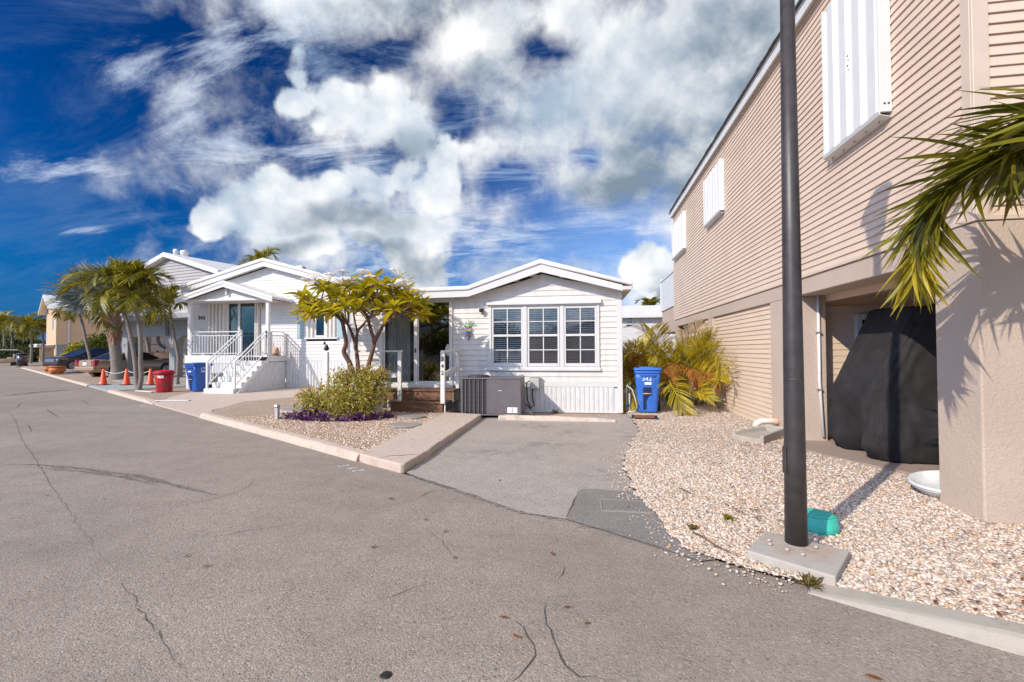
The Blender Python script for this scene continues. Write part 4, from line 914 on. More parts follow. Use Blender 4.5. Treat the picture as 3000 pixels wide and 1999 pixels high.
obj('foot', MB().box(AX0+.05, AX0+.15, AY0+.05, AY1-.05, .0, AZ0-.036).box(AX1-.15, AX1-.05, AY0+.05, AY1-.05, .0, AZ0-.036), M['concrete_grey'], ac)
dc = thing('electrical_box', 'small grey electrical disconnect box beside the air conditioner', 'electrical box', (-1.02, 10.90, .62))
obj('cover', MB().box(-.12, .10, -.11, .0, -.04, .24), M['util_grey'], dc, bev=.008); obj('hood', MB().box(-.13, .11, -.125, .0, .241, .26), M['util_grey'], dc, bev=.004)
obj('conduit', MB().tube([(-.06, -.06, -.04), (-.06, -.07, -.25), (-.02, -.10, -.42), (-.10, -.14, -.50), (-.2, -.2, -.4)], .016, 8), M['black'], dc); obj('conduit', MB().tube([(-.11, -.06, .16), (-.2, -.07, .10), (-.18, -.08, -.3), (-.10, -.12, -.52)], .016, 8), M['black'], dc)
pp = obj('drain_pipe', MB().tube([(-1.27, 10.28, .10), (-1.08, 10.25, .10), (-1.05, 10.25, .09), (-1.05, 10.25, .0)], .022, 10), M['util_grey']); tag(pp, 'thin grey drain pipe elbow at the corner of the air conditioner', 'pipe')
# wheel stop
ws = MB(); secs = []; n = 16
for i in range(n+1):
    x = -1.70+2.46*i/n; k = .86-.42*max(0, (i-8)/8); j = random.gauss(0, .004)
    secs.append([Vector((x, 9.62+j, -.01)), Vector((x, 9.64+j, .07*k)), Vector((x, 9.675+j, .118*k)), Vector((x, 9.765, .122*k+j)), Vector((x, 9.80, .08*k)), Vector((x, 9.815, -.01))])
tag(obj('wheel_stop', ws.loft(secs, smooth=False), concrete('chipped_painted_concrete', (.50, .41, .34), (.14, .095, .065), (.58, .50, .43)), bev=.006), 'long weathered concrete parking stop below the triple window', 'wheel stop')

# ------------------------------------------------------------------ white house 343 with porch
F3 = Frame(-9.2, 17.2, 0.0)
h343 = thing('manufactured_house', 'white clapboard house with raised porch and stairs, number 343', 'house', (-9.2, 17.2, 0))
W3, PK3, EV3, D3 = -7.02, (-3.52, 4.98), 4.02, 12.0
SK3 = 1.10
def span343(z):
    a, b = W3+.10, -.10
    if z > EV3:
        t = (z-EV3)/(PK3[1]-EV3); a = max(a, W3+(PK3[0]-W3)*t); b = min(b, PK3[0]*t)
    return (a, b) if b > a else (PK3[0], PK3[0])
dx0, dz1 = F3.front(672, 891); dx1, _ = F3.front(748, 891)
sx0, _ = F3.front(614, 885); sx1, _ = F3.front(765, 885)
DOOR3 = (sx0, sx1, 1.30, dz1+.28)
wx0, _ = F3.front(899, 950); wx1, _ = F3.front(988, 950); _, wz0 = F3.front(940, 993); wz1 = 3.42
WIN3 = (wx0, wx1, wz0, wz1)
boards(h343, M['white_siding_far'], courses(SK3+.14, PK3[1], .136), span343, lambda u, d, z: (u, -d, z), [DOOR3, WIN3], lap=.024, tilt=.02)
obj('wall_core', MB().box(W3, W3+.04, .02, D3, .2, EV3).box(-.04, 0, .02, D3, .2, EV3).box(W3, 0, D3, D3+.04, .2, EV3), M['white_siding_far'], h343)
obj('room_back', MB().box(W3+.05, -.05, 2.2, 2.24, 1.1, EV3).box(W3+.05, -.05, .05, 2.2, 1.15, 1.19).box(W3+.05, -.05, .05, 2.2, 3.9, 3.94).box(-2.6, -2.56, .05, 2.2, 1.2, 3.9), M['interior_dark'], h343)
obj('corner_trim', MB().box(W3-.01, W3+.10, -.02, 0, .05, EV3), M['white_trim'], h343, bev=.004); obj('corner_trim', MB().box(-.10, .01, -.02, 0, .05, EV3), M['white_trim'], h343, bev=.004)
obj('bottom_trim', MB().box(W3+.101, -.101, -.018, 0, SK3+.005, SK3+.138), M['white_trim'], h343)
rib3 = MB().prism([(0, 0), (0, -.006), (.02, -.018), (.10, -.018), (.12, -.006), (.145, -.006), (.145, 0)], lambda u, v, t: (u, v, .0 if t == 0 else SK3)).mesh('skirting_panel'); rib3.materials.append(M['skirting'])
x = W3+.11
while x < -.2: o = link('skirting_panel', rib3, h343); o.location = (x, 0, 0); x += .1455
# main roof
def zf(x, top): return PK3[1]+.30*top - (PK3[1]-EV3)/3.51*abs(x-PK3[0])
obj('roof', MB().prism([(.30, zf(.3, 1.15)), (PK3[0], PK3[1]+.345), (W3-.30, zf(W3-.3, 1.15)), (W3-.30, zf(W3-.3, .7)), (PK3[0], PK3[1]+.21), (.30, zf(.3, .7))], lambda u, v, t: (u, -.36 if t == 0 else D3+.3, v)), M['white_roof'], h343, bev=.02, seg=2)
obj('rake_board', MB().prism([(.27, zf(.27, .68)), (PK3[0], PK3[1]+.204), (W3-.27, zf(W3-.27, .68)), (W3-.27, zf(W3-.27, .02)), (PK3[0], PK3[1]+.006), (.27, zf(.27, .02))], lambda u, v, t: (u, -.32 if t == 0 else -.26, v)), M['white_trim'], h343, bev=.004)
obj('soffit', MB().prism([(.25, zf(.25, .3)), (PK3[0], PK3[1]+.09), (W3-.25, zf(W3-.25, .3)), (W3-.25, zf(W3-.25, .22)), (PK3[0], PK3[1]+.066), (.25, zf(.25, .22))], lambda u, v, t: (u, -.259 if t == 0 else .02, v)), M['white_trim'], h343)
vx, vz = F3.front(872, 797, 3.0)
rv_ = obj('roof_vent', MB().tube([(vx, 3, vz-.5), (vx, 3, vz+.05), (vx+.06, 2.98, vz+.16), (vx+.2, 2.95, vz+.17), (vx+.34, 2.92, vz+.06)], [.15, .15, .15, .15, .17], 12), M['white_trim'], h343); obj('vent_mouth', MB().tube([(vx+.33, 2.92, vz+.07), (vx+.37, 2.91, vz+.03)], [.172, .16], 12), M['black'], rv_)
# sliding door with accordion shutter stacks
d3 = obj('sliding_door', MB().box(dx0-.06, dx0, -.04, .04, 1.30, dz1+.02).box(dx1, dx1+.05, -.04, .04, 1.30, dz1+.02).box(dx0-.06, dx1+.05, -.04, .04, dz1+.021, dz1+.08).box((dx0+dx1)/2-.17, (dx0+dx1)/2-.07, -.035, .0, 1.34, dz1+.02).box(dx0-.06, dx1+.05, -.05, .05, 1.28, 1.335), M['white_trim'], h343, bev=.004)
obj('pane', MB().box(dx0, dx1, .005, .01, 1.34, dz1+.02), M['door_glass_dark'], d3)
for k in range(3): obj('header_board', MB().box(sx0, sx1, -.03-.012*k, .0, dz1+.085+k*.065, dz1+.145+k*.065), M['curtain_pale'], h343)
def corrug(x0, x1, z0, z1, n, dep, y):
    pts = []
    for i in range(n):
        a = x0+(x1-x0)*i/n; w = (x1-x0)/n; pts += [(a+.02*w, y), (a+.20*w, y-dep), (a+.62*w, y-dep), (a+.80*w, y)]
    pts += [(x1, y), (x1, y+.02), (x0, y+.02)]
    return MB().prism(pts, lambda u, v, t: (u, v, z0 if t == 0 else z1))
obj('shutter_stack', corrug(sx0+.02, dx0-.065, 1.32, dz1+.08, 5, .10, -.03), M['curtain_pale'], h343); obj('shutter_stack', corrug(dx1+.055, sx1-.02, 1.32, dz1+.08, 2, .10, -.03), M['curtain_pale'], h343)
obj('curtain', corrug(dx0+.45, dx1, 1.35, dz1, 9, .05, .16), mat('green_grey_curtain', (.20, .30, .28), .9), d3)
# window with blinds, accordion panels and blue shutters
ga, _ = F3.front(926, 950); gb, _ = F3.front(952, 950)
w3 = obj('window', MB().box(ga-.03, ga+.02, -.03, .03, wz0+.05, wz1).box(gb-.02, gb+.03, -.03, .03, wz0+.05, wz1).box(ga+.02, gb-.02, -.03, .03, wz0+.06, wz0+.14).box(wx0-.03, wx1+.03, -.03, .02, wz1, wz1+.06), M['white_trim'], h343)
obj('pane', MB().box(ga+.02, gb-.02, .0, .005, wz0+.14, wz1), M['door_glass_dark'], w3)
for i in range(26): obj('blind_slat', MB().bar((ga+.02, .05, wz0+.17+i*.048), (gb-.02, .05, wz0+.17+i*.048), .03, .004), M['blind'], w3)
obj('window_ledge', MB().box(wx0-.05, wx1+.05, -.11, .0, wz0-.01, wz0+.048), M['white_trim'], h343); obj('shutter_panel', corrug(wx0, ga-.035, wz0+.05, wz1, 2, .07, -.02), M['curtain_pale'], h343); obj('shutter_panel', corrug(gb+.035, wx1, wz0+.05, wz1, 3, .07, -.02), M['curtain_pale'], h343)
def bshutter(pa, pb):
    a, _ = F3.front(pa, 940); b, _ = F3.front(pb, 940); z0 = wz0+.02
    s = obj('blue_shutter', MB().box(a, b, -.045, -.014, z0, wz1+.02), M['shutter_blue'], h343, bev=.004)
    for q0, q1 in ((z0+.06, z0+.66), (z0+.72, wz1-.04)): obj('shutter_panel_inset', MB().box(a+.05, b-.05, -.053, -.0455, q0, q1), M['shutter_blue'], s, bev=.006)
bshutter(872, 892); bshutter(990, 1009)
lx, lz = F3.front(771, 893)
l3 = obj('wall_lamp', MB().box(lx-.05, lx+.05, -.06, -.014, lz-.03, lz+.10).box(lx-.06, lx+.06, -.16, -.06, lz+.06, lz+.08), M['galv'], h343); obj('lamp_glass', MB().lathe([(.045, -.12), (.05, .05)], 10, (lx, -.11, lz)), mat('amber_glass', (.5, .33, .18), .2), l3)
nx, nz = F3.front(592, 932); text('house_number', '343', .235, M['lettering_black'], h343, (nx, -.022, nz), depth=.006, bold=.004)
# porch (deck, posts, small gabled roof, stairs)
PX0, PX1, PYF = -6.27, -2.68, -1.10; DZ = 1.33
obj('porch_deck', MB().box(PX0, PX1, PYF, -.02, DZ-.05, DZ), M['white_paint'], h343, bev=.006); obj('deck_fascia', MB().box(PX0-.03, -3.92, PYF-.03, PYF-.002, DZ-.30, DZ+.02), M['white_paint'], h343, bev=.004); obj('deck_fascia', MB().box(PX1-.03, PX1, PYF, -.02, DZ-.24, DZ-.051), M['white_paint'], h343, bev=.004)
x = PX0+.02
while x < -3.95: o = link('skirting_panel', rib3, h343); o.location = (x, PYF+.01, 0); o.scale = (1, 1, .93); x += .1455
for x in (PX0+.10, PX1-.07): obj('porch_post', MB().box(x-.06, x+.06, PYF+.02, PYF+.14, DZ, 3.58), M['white_paint'], h343, bev=.004)
CX = (PX0+PX1)/2
obj('porch_roof', MB().prism([(PX0-.33, 3.60), (CX, 4.27), (PX1+.33, 3.60), (PX1+.33, 3.50), (CX, 4.15), (PX0-.33, 3.50)], lambda u, v, t: (u, PYF-.24 if t == 0 else -.02, v)), M['white_roof'], h343, bev=.01)
obj('porch_rake', MB().prism([(PX0-.31, 3.50), (CX, 4.149), (PX1+.31, 3.50), (PX1+.31, 3.40), (CX, 4.02), (PX0-.31, 3.40)], lambda u, v, t: (u, PYF-.22 if t == 0 else PYF-.18, v)), M['white_trim'], h343)
obj('porch_beam', MB().box(PX0+.0, PX1+.02, PYF-.02, PYF+.16, 3.50, 3.58), M['white_trim'], h343, bev=.004)
boards(h343, M['white_siding_far'], courses(3.581, 3.99, .137), lambda z: (CX-1.72*(4.05-z)/.47, CX+1.72*(4.05-z)/.47), lambda u, d, z: (u, PYF+.06-d, z))
obj('gable_strut', MB().box(CX-.03, CX+.03, PYF-.06, PYF-.02, 3.72, 4.0), M['white_trim'], h343)
obj('porch_ceiling', MB().box(PX0, PX1, PYF+.161, -.02, 3.50, 3.53), M['soffit'], h343)
SX0, SX1 = -3.93, -2.76; NS = 7; RS = DZ/NS; TR = .262
for i in range(NS-1):
    y0 = PYF-(NS-1-i)*TR; obj('stair_step', MB().box(SX0, SX1, y0 if i else y0-.12, PYF-.002, i*RS+.001, (i+1)*RS), M['white_paint'], h343, bev=.008)
YB = PYF-(NS-1)*TR
# ribbed side panel under the stairs and landing
def slope_z(y): return min(DZ-.26, max(.02, (y-YB)/(PYF-YB)*(DZ-.22)))
y = YB+.05
while y < -.15:
    y1 = min(y+.135, -.02); z1 = slope_z(y); z2 = slope_z(y1)
    mb = MB(); xo = PX1+.002; mb.add([(xo, y, 0), (xo, y1-.03, 0), (xo, y1-.03, z2), (xo, y, z1), (xo+.016, y+.012, 0), (xo+.016, y1-.042, 0), (xo+.016, y1-.042, z2), (xo+.016, y+.012, z1)], [(4, 5, 6, 7), (0, 4, 7, 3), (5, 1, 2, 6), (3, 7, 6, 2), (0, 1, 5, 4)])
    mb.add([(xo, y1-.03, 0), (xo, y1, 0), (xo, y1, z2), (xo, y1-.03, z2)], [(0, 1, 2, 3)]); obj('side_panel', mb, M['skirting'], h343); y = y1
obj('stair_stringer', MB().prism([(YB-.10, .0), (YB+.12, .0), (PYF+.02, DZ-.22), (-.02, DZ-.22), (-.02, DZ-.10), (PYF, DZ-.10)], lambda u, v, t: (PX1-.02 if t == 0 else PX1+.028, u, v)), M['white_paint'], h343)
# rails
def rail(p0, p1, n, ztop=.95, zlow=.80, zb=.10, wires=False):
    p0 = Vector(p0); p1 = Vector(p1); up = Vector((0, 0, 1))
    obj('handrail', MB().bar(p0+up*ztop, p1+up*ztop, .05, .04), M['white_trim'], h343, bev=.004); obj('upper_rail', MB().bar(p0+up*zlow, p1+up*zlow, .035, .03), M['white_trim'], h343); obj('bottom_rail', MB().bar(p0+up*zb, p1+up*zb, .035, .03), M['white_trim'], h343)
    for i in range(1, n): q = p0+(p1-p0)*(i/n); obj('baluster', MB().box(q.x-.011, q.x+.011, q.y-.011, q.y+.011, q.z+zb+.016, q.z+zlow-.016), M['white_trim'], h343)
    for q in (p0, p1): obj('rail_post', MB().box(q.x-.03, q.x+.03, q.y-.03, q.y+.03, q.z, q.z+ztop-.02), M['white_trim'], h343)
rail((PX0+.18, PYF+.06, DZ), (SX0-.04, PYF+.06, DZ), 17); rail((PX1-.05, PYF+.24, DZ), (PX1-.05, -.10, DZ), 8); rail((PX0+.06, PYF+.2, DZ), (PX0+.06, -.10, DZ), 8)
rail((SX0+.05, YB-.02, RS), (SX0+.05, PYF+.05, DZ+.06), 12); rail((SX1-.03, YB-.02, RS), (SX1-.03, PYF+.05, DZ+.06), 12)
bi, bj = F3.front(808, 1008, -.5)
deco = thing('porch_ornament', 'small orange and white figure standing behind the porch railing', 'ornament', (-9.2+bi, 17.2-.5, DZ))
obj('body', MB().lathe([(.10, .02), (.13, .12), (.10, .26), (.05, .34)], 12), mat('coral_ceramic', (.55, .20, .09), .6), deco); obj('neck', MB().tube([(-.05, 0, .3), (-.09, 0, .42), (-.07, 0, .5)], .03, 8), mat('coral_ceramic2', (.6, .15, .06), .6), deco); obj('base', MB().lathe([(.15, .0), (.14, .03)], 12), M['black'], deco)
ub = thing('utility_box', 'short grey utility cabinet behind the blue bin at the stairs', 'cabinet', (-13.45, 15.72, .02)); obj('cabinet', MB().box(-.35, .35, -.2, .2, 0, .62), M['util_grey'], ub, bev=.01); obj('lid', MB().box(-.37, .37, -.22, .22, .621, .66), M['util_grey'], ub, bev=.01); obj('knob', MB().lathe([(.03, 0), (.03, .02)], 10, (.1, -.205, .45)), M['black'], ub)

# ------------------------------------------------------------------ tan two-storey house on the right
FB = Frame(3.42, 4.44, -0.8)
tb = thing('stilt_house', 'tall peach clapboard house on stucco piers filling the right side', 'house', (3.42, 4.44, 0), rad(-0.8))
LB, WB_, ZS, ZT = 13.3, 8.0, 2.60, 6.46
side = lambda u, d, z: (-d, u, z)
W1 = (1.06, 2.20, 4.12, 6.06); W2 = (7.05, 8.46, 4.86, 6.06); W3b = (11.2, 13.0, 4.86, 6.06)
boards(tb, M['tan_siding'], courses(ZS+.03, ZT, .0925), lambda z: (.10, LB-.02), side, [(a+.02, b-.02, c+.02, d-.02) for a, b, c, d in (W1, W2, W3b)], lap=.020, tilt=.016, joint=3.66)
boards(tb, M['tan_siding'], courses(ZS+.03, ZT+1.0, .0925), lambda z: (.10, WB_), lambda u, d, z: (u, -d, z), lap=.022, tilt=.018)
obj('corner_post', MB().box(-.028, .10, -.028, .0, ZS+.0, ZT).box(-.028, .0, .0, .10, ZS, ZT), M['tan_trim'], tb, bev=.004)
obj('corner_post', MB().box(-.02, .0, LB-.02, LB+.06, ZS, ZT), M['tan_trim'], tb)
obj('starter_strip', MB().box(-.024, .0, .10, LB, ZS-.0, ZS+.029).box(.10, WB_, -.024, .0, ZS, ZS+.029), M['tan_trim'], tb, bev=.003)
obj('upper_core', MB().box(.003, WB_, .003, .02, ZS, ZT+1.1).box(.003, .02, .021, LB, ZS, ZT).box(.003, WB_, LB, LB+.02, ZS, ZT).box(WB_-.02, WB_, .02, LB, ZS, ZT).box(.02, WB_-.02, .021, LB, ZS-.02, ZS+.02), M['tan_siding'], tb)
# roof edge: frieze, fascia, shingles
obj('frieze', MB().box(-.035, .0, -.1, LB+.05, ZT-.0, ZT+.05), M['tan_trim'], tb); obj('fascia', MB().box(-.11, -.085, -.3, LB+.22, ZT+.02, ZT+.185), M['white_trim'], tb, bev=.004)
obj('drip_edge', MB().box(-.125, -.105, -.3, LB+.22, ZT+.186, ZT+.205), M['white_trim'], tb); obj('soffit', MB().box(-.084, -.0, -.3, LB+.2, ZT+.051, ZT+.07), M['soffit'], tb)
mb = MB(); mb.prism([(-.15, ZT+.206), (WB_/2, ZT+2.0), (WB_+.15, ZT+.206), (WB_+.15, ZT+.235), (WB_/2, ZT+2.035), (-.15, ZT+.235)], lambda u, v, t: (u, -.32 if t == 0 else LB+.24, v)); obj('roof', mb, M['shingle'], tb)
tab = MB().box(-.006, .10, -.145, .145, 0, .014).mesh('shingle'); tab.materials.append(M['shingle'])
for i in range(45): s = link('shingle', tab, tb); s.location = (-.165+random.gauss(0, .004), -.15+i*.3, ZT+.222); s.rotation_euler = (0, -rad(24), random.gauss(0, .01))
# stucco piers, band and infill panels
band = obj('stucco_band', MB().box(.0, .42, .49, LB, 2.345, ZS-.003), M['stucco'], tb, bev=.01)
def pier(y0, y1, x1=.42, z1=2.346, x0=.0): return obj('stucco_pier', MB().box(x0, x1, y0, y1, -.05, z1), M['stucco'], tb, bev=.012, seg=2)
obj('corner_pier', MB().box(-.012, 1.35, -.012, .49, -.05, ZS-.003), M['stucco'], tb, bev=.014, seg=2)
# rounded haunch where the near pier meets the band
mb = MB(); pts = [(.489, 2.35), (.489, 1.95)] + [(.489+.40*(1-math.cos(rad(a))), 1.95+.40*math.sin(rad(a))) for a in range(10, 91, 10)] ; mb.prism(pts, lambda u, v, t: (.004 if t == 0 else .40, u, v)); obj('haunch', mb, M['stucco'], tb)
pier(3.40, 4.46); pier(8.26, 8.70); pier(12.85, LB)
boards(tb, M['tan_siding2'], courses(.03, 2.344, .0925), lambda z: (4.50, 8.22), lambda u, d, z: (.06-d, u, z), lap=.02, tilt=.015)
boards(tb, M['tan_siding2'], courses(.03, 2.344, .0925), lambda z: (8.72, 9.24), lambda u, d, z: (.06-d, u, z), lap=.02, tilt=.015)
obj('panel_trim', MB().box(.045, .075, 4.462, 4.50, 0, 2.344).box(.045, .075, 8.22, 8.258, 0, 2.344).box(.035, .12, 9.24, 9.29, 0, 2.344), M['tan_trim'], tb)
obj('panel_core', MB().box(.064, .12, 4.47, 8.25, -.02, 2.344).box(.064, .12, 8.70, 9.24, -.02, 2.344), M['tan_siding2'], tb)
# carport behind the near opening
boards(tb, M['tan_siding2'], courses(.06, 2.10, .102), lambda z: (.42, 6.0), lambda u, d, z: (u, 3.70-d, z), [(.98, 3.0, .40, 2.06)], lap=.014)
obj('carport_wall', MB().box(.42, 6.0, 3.71, 3.78, 0, 2.5), M['stucco_tan'], tb); obj('front_pier', MB().box(5.3, 6.0, .0, .45, -.05, ZS-.30), M['stucco'], tb, bev=.012); obj('front_band', MB().box(1.351, WB_, -.005, .45, 2.30, ZS-.003), M['stucco'], tb, bev=.01)
obj('wall_head', MB().box(.42, 6.0, 3.66, 3.709, 2.10, 2.2), M['tan_trim'], tb)
obj('carport_ceiling', MB().box(.42, 6.0, .49, 3.7, 2.46, 2.5), M['stucco_tan'], tb); obj('beam_face', MB().box(.42, .47, .49, 3.65, 2.25, 2.46), M['stucco_tan'], tb)
obj('ceiling_beam', MB().box(.9, 1.05, .5, 3.65, 2.34, 2.459), M['stucco_tan'], tb)
obj('corner_board', MB().box(.425, .50, 3.60, 3.655, .05, 2.34), M['tan_trim'], tb, bev=.005)
wf = obj('carport_window', MB().box(.98, 1.06, 3.62, 3.70, .45, 2.06).box(1.06, 3.0, 3.62, 3.70, 1.97, 2.06).box(1.06, 3.0, 3.62, 3.70, .45, .53), M['white_trim'], tb, bev=.006); obj('pane', MB().box(1.06, 3.0, 3.68, 3.69, .53, 1.97), M['dark_glass'], wf)
for i in range(8): obj('blind_slat', MB().box(1.1, 2.95, 3.70, 3.705, 1.50+i*.055, 1.54+i*.055), M['curtain_pale'], wf)
dp = obj('downpipe', MB().tube([(.30, 3.375, 2.34), (.30, 3.372, 1.0), (.34, 3.365, .12)], .022, 10), M['white_trim'], tb)
for z in (1.75, .85): obj('pipe_clip', MB().box(.265, .335, 3.345, 3.40, z, z+.025), M['galv'], dp)
# far carport opening (dim)
obj('far_carport_wall', MB().box(3.5, 3.55, 9.25, LB, 0, ZS).box(.42, 3.5, 9.0, 9.05, 0, ZS), M['stucco_tan'], tb); obj('far_ceiling', MB().box(.42, 3.5, 9.05, LB, 2.42, 2.46), M['stucco_tan'], tb)
# hurricane shutters: every corrugated panel its own piece
def shutter(w, npan, big=False):
    y0, y1, z0, z1 = w; n = npan; pw = (y1-y0)/n; st = .11 if big else .10
    s = obj('storm_shutter', MB().box(-.135, -.014, y0-.03, y0-.002, z0-.02, z1+.03).box(-.135, -.014, y1+.002, y1+.03, z0-.02, z1+.03).prism([(-.135, z0-.052), (-.15, z0-.01), (-.135, z0-.01), (-.128, z0-.045), (-.02, z0-.075), (-.02, z0-.085)], lambda u, v, t: (u, y0-.03 if t == 0 else y1+.03, v)), M['white_trim'], tb, bev=.003)
    for i in range(n):
        a = y0+i*pw; d0 = .085; pts = [(a, -d0), (a+.18*pw, -d0-.045), (a+.60*pw, -d0-.045), (a+.78*pw, -d0), (a+pw+.01, -d0), (a+pw+.01, -d0+.004), (a+.785*pw, -d0+.004), (a+.60*pw, -d0-.040), (a+.185*pw, -d0-.040), (a, -d0+.004)]
        obj('shutter_panel', MB().prism(pts, lambda u, v, t: (v, u, z0+.008 if t == 0 else z1)), M['white_trim'], s)
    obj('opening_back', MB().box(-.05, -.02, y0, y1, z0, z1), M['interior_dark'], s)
    for i in range(5 if big else 3): obj('track_bolt', MB().lathe([(.008, 0), (.008, -.03)], 6, (-.07, y0+.1+i*.24, z0-.07)), M['galv'], s)
    return s
s1 = shutter(W1, 4, True); shutter(W2, 6); shutter(W3b, 7)
for z in (4.98, 5.10): obj('rivet', MB().lathe([(.010, 0), (.010, .008)], 8, (0, 0, 0)), M['ac_dark'], s1, loc=(-.136, 1.62, z)).rotation_euler = (0, -PI/2, 0)
for z in (4.19, 4.19): pass
for y in (1.045,): obj('rivet', MB().lathe([(.010, 0), (.010, .006)], 8), M['ac_dark'], s1, loc=(-.05, y-.016, 4.19)).rotation_euler = (PI/2, 0, 0); obj('rivet', MB().lathe([(.010, 0), (.010, .006)], 8), M['ac_dark'], s1, loc=(-.09, y-.016, 4.19)).rotation_euler = (PI/2, 0, 0)
# far deck of the same house
fd = obj('far_deck', MB().box(.10, 3, LB+.1, LB+3.4, 2.2, 3.35), M['stucco'], tb, bev=.01)
for i in range(11): obj('deck_board', MB().box(.06, .09, LB+.1+i*.3, LB+.1+i*.3+.293, 3.2, 4.5), M['white_trim'], fd)
obj('deck_cap', MB().box(.03, .14, LB+.05, LB+3.42, 4.501, 4.55).box(.03, .13, LB+3.4, LB+3.48, 3.2, 4.66), M['white_trim'], fd)
# drain elbow and splash block
dv = thing('drain_elbow', 'cream plastic drain elbow sticking out of the siding panel foot', 'pipe', (3.42, 8.62, .10)); obj('pipe', MB().tube([(.10, 0, .13), (-.16, 0, .13), (-.25, -.01, .12), (-.31, -.02, .08), (-.33, -.025, .02)], .055, 14), M['pvc'], dv); obj('collar', MB().tube([(-.02, 0, .13), (.08, 0, .13)], .064, 14), mat('tan_collar', (.55, .32, .2), .5), dv)
sb = thing('splash_block', 'pale grey concrete splash block beside the lamp pole', 'splash block', (2.98, 8.05, .05), rad(-48))
mb = MB(); secs = []
for t in (0, .2, .4, .6, .8, 1.0):
    y = -.42+.84*t; w = .17+.09*(1-t); h = .13-.03*(1-t); secs.append([Vector((x, y, z)) for x, z in ((-w, -.03), (-w, h), (-w+.045, h), (-w+.075, .05), (w-.075, .05), (w-.045, h), (w, h), (w, -.03))])
obj('trough', mb.loft(secs, smooth=False), M['concrete_grey'], sb, bev=.012, seg=2); obj('back_rim', MB().box(-.17, .17, .38, .425, .03, .15), M['concrete_grey'], sb, bev=.012)

# ------------------------------------------------------------------ lamp pole
pb = thing('pole_base', 'square rust-stained concrete pad under the lamp pole', 'concrete pad', (1.565, 3.60, .0))
pc = [(x-1.565, y-3.60) for x, y in PADC]
mb = MB(); mb.prism(pc, lambda u, v, t: (u, v, -.03 if t == 0 else .085)); obj('pad', mb, M['rust_pad'], pb, bev=.010, seg=2)
for (x, y) in ((-.18, .02), (-.05, -.20), (.1, -.06), (-.12, -.13), (.16, .08), (-.2, -.05)): obj('pebble', MB().lathe([(.004, 0), (.016, .004), (.014, .014), (.003, .018)], 7, (x, y, .085)), M['stones'], pb)
lp = thing('lamp_pole', 'tall dark bronze lamp pole standing on the concrete pad', 'lamp post', (1.57, 3.62, .085))
obj('shaft', MB().lathe([(.0745, -.02), (.070, .6), (.060, 2.2), (.046, 4.38)], 40), M['dark_metal'], lp)
obj('hand_hole_cover', MB().prism([(-.03, .50), (.03, .50), (.03, .70), (-.03, .70)], lambda u, v, t: (-.068 if t == 0 else -.0745, u, v)), M['dark_metal'], lp, bev=.006)
obj('joint_ring', MB().lathe([(.0655, 1.18), (.0668, 1.185), (.0668, 1.195), (.0655, 1.20)], 40, cap=False), M['dark_metal'], lp)
obj('lamp_neck', MB().lathe([(.05, 4.381), (.05, 4.45), (.10, 4.47), (.10, 4.50)], 24), M['dark_metal'], lp)
obj('lantern', MB().lathe([(.10, 4.501), (.15, 4.85)], 6, smooth=False), glass_mat('frosted_lantern', (.75, .75, .72), .1, .3, body=(.7, .7, .68, .6)), lp)
obj('lantern_cap', MB().lathe([(.19, 4.851), (.17, 4.90), (.10, 4.97), (.03, 4.99), (.02, 5.04)], 24), M['dark_metal'], lp)
for k in range(6): a = k*PI/3; obj('lantern_bar', MB().bar((.10*math.cos(a), .10*math.sin(a), 4.50), (.152*math.cos(a), .152*math.sin(a), 4.852), .014), M['dark_metal'], lp)
# teal valve box
p = G(2397, 1560); vb = thing('valve_box', 'round faded teal valve box half behind the lamp pole', 'valve box', (p.x, p.y, .02))
obj('body', MB().lathe([(.150, -.02), (.145, .05), (.128, .125), (.120, .128)], 32), M['teal'], vb); obj('lid', MB().lathe([(.118, .129), (.116, .136), (.10, .137)], 32), M['teal'], vb)
for i in range(7): obj('lid_rib', MB().box(-.085+.006*abs(i-3), .085-.006*abs(i-3), -.066+i*.022-.004, -.066+i*.022+.004, .137, .140), M['teal'], vb)
# planter bowl
bw = thing('planter_bowl', 'shallow white fluted planter bowl on the gravel against the pier', 'planter', (3.66, 5.13, .04))
n = 40; prof = [(.14, 0), (.22, .03), (.285, .09), (.30, .125), (.315, .128), (.315, .15), (.30, .152), (.285, .13), (.2, .07), (.02, .06)]
vs = []; fs = []
for i, (r, z) in enumerate(prof):
    for k in range(n): rr = r*(1+(.025*abs(math.sin(k*PI*10/n)) if 1 <= i <= 3 else 0)); vs.append((rr*math.cos(2*PI*k/n), rr*math.sin(2*PI*k/n), z))
for i in range(len(prof)-1):
    for k in range(n): fs.append((i*n+k, i*n+(k+1) % n, (i+1)*n+(k+1) % n, (i+1)*n+k))
o = obj('bowl', MB().add(vs, fs, True), M['pot_white'], bw); o.rotation_euler = (rad(3), rad(-7), 0)
for z, r in ((.132, .318), (.112, .306)): o = obj('rim_bead', MB().lathe([(r-.004, z-.006), (r+.004, z), (r-.004, z+.006)], n, cap=False), M['pot_white'], bw); o.rotation_euler = (rad(3), rad(-7), 0)

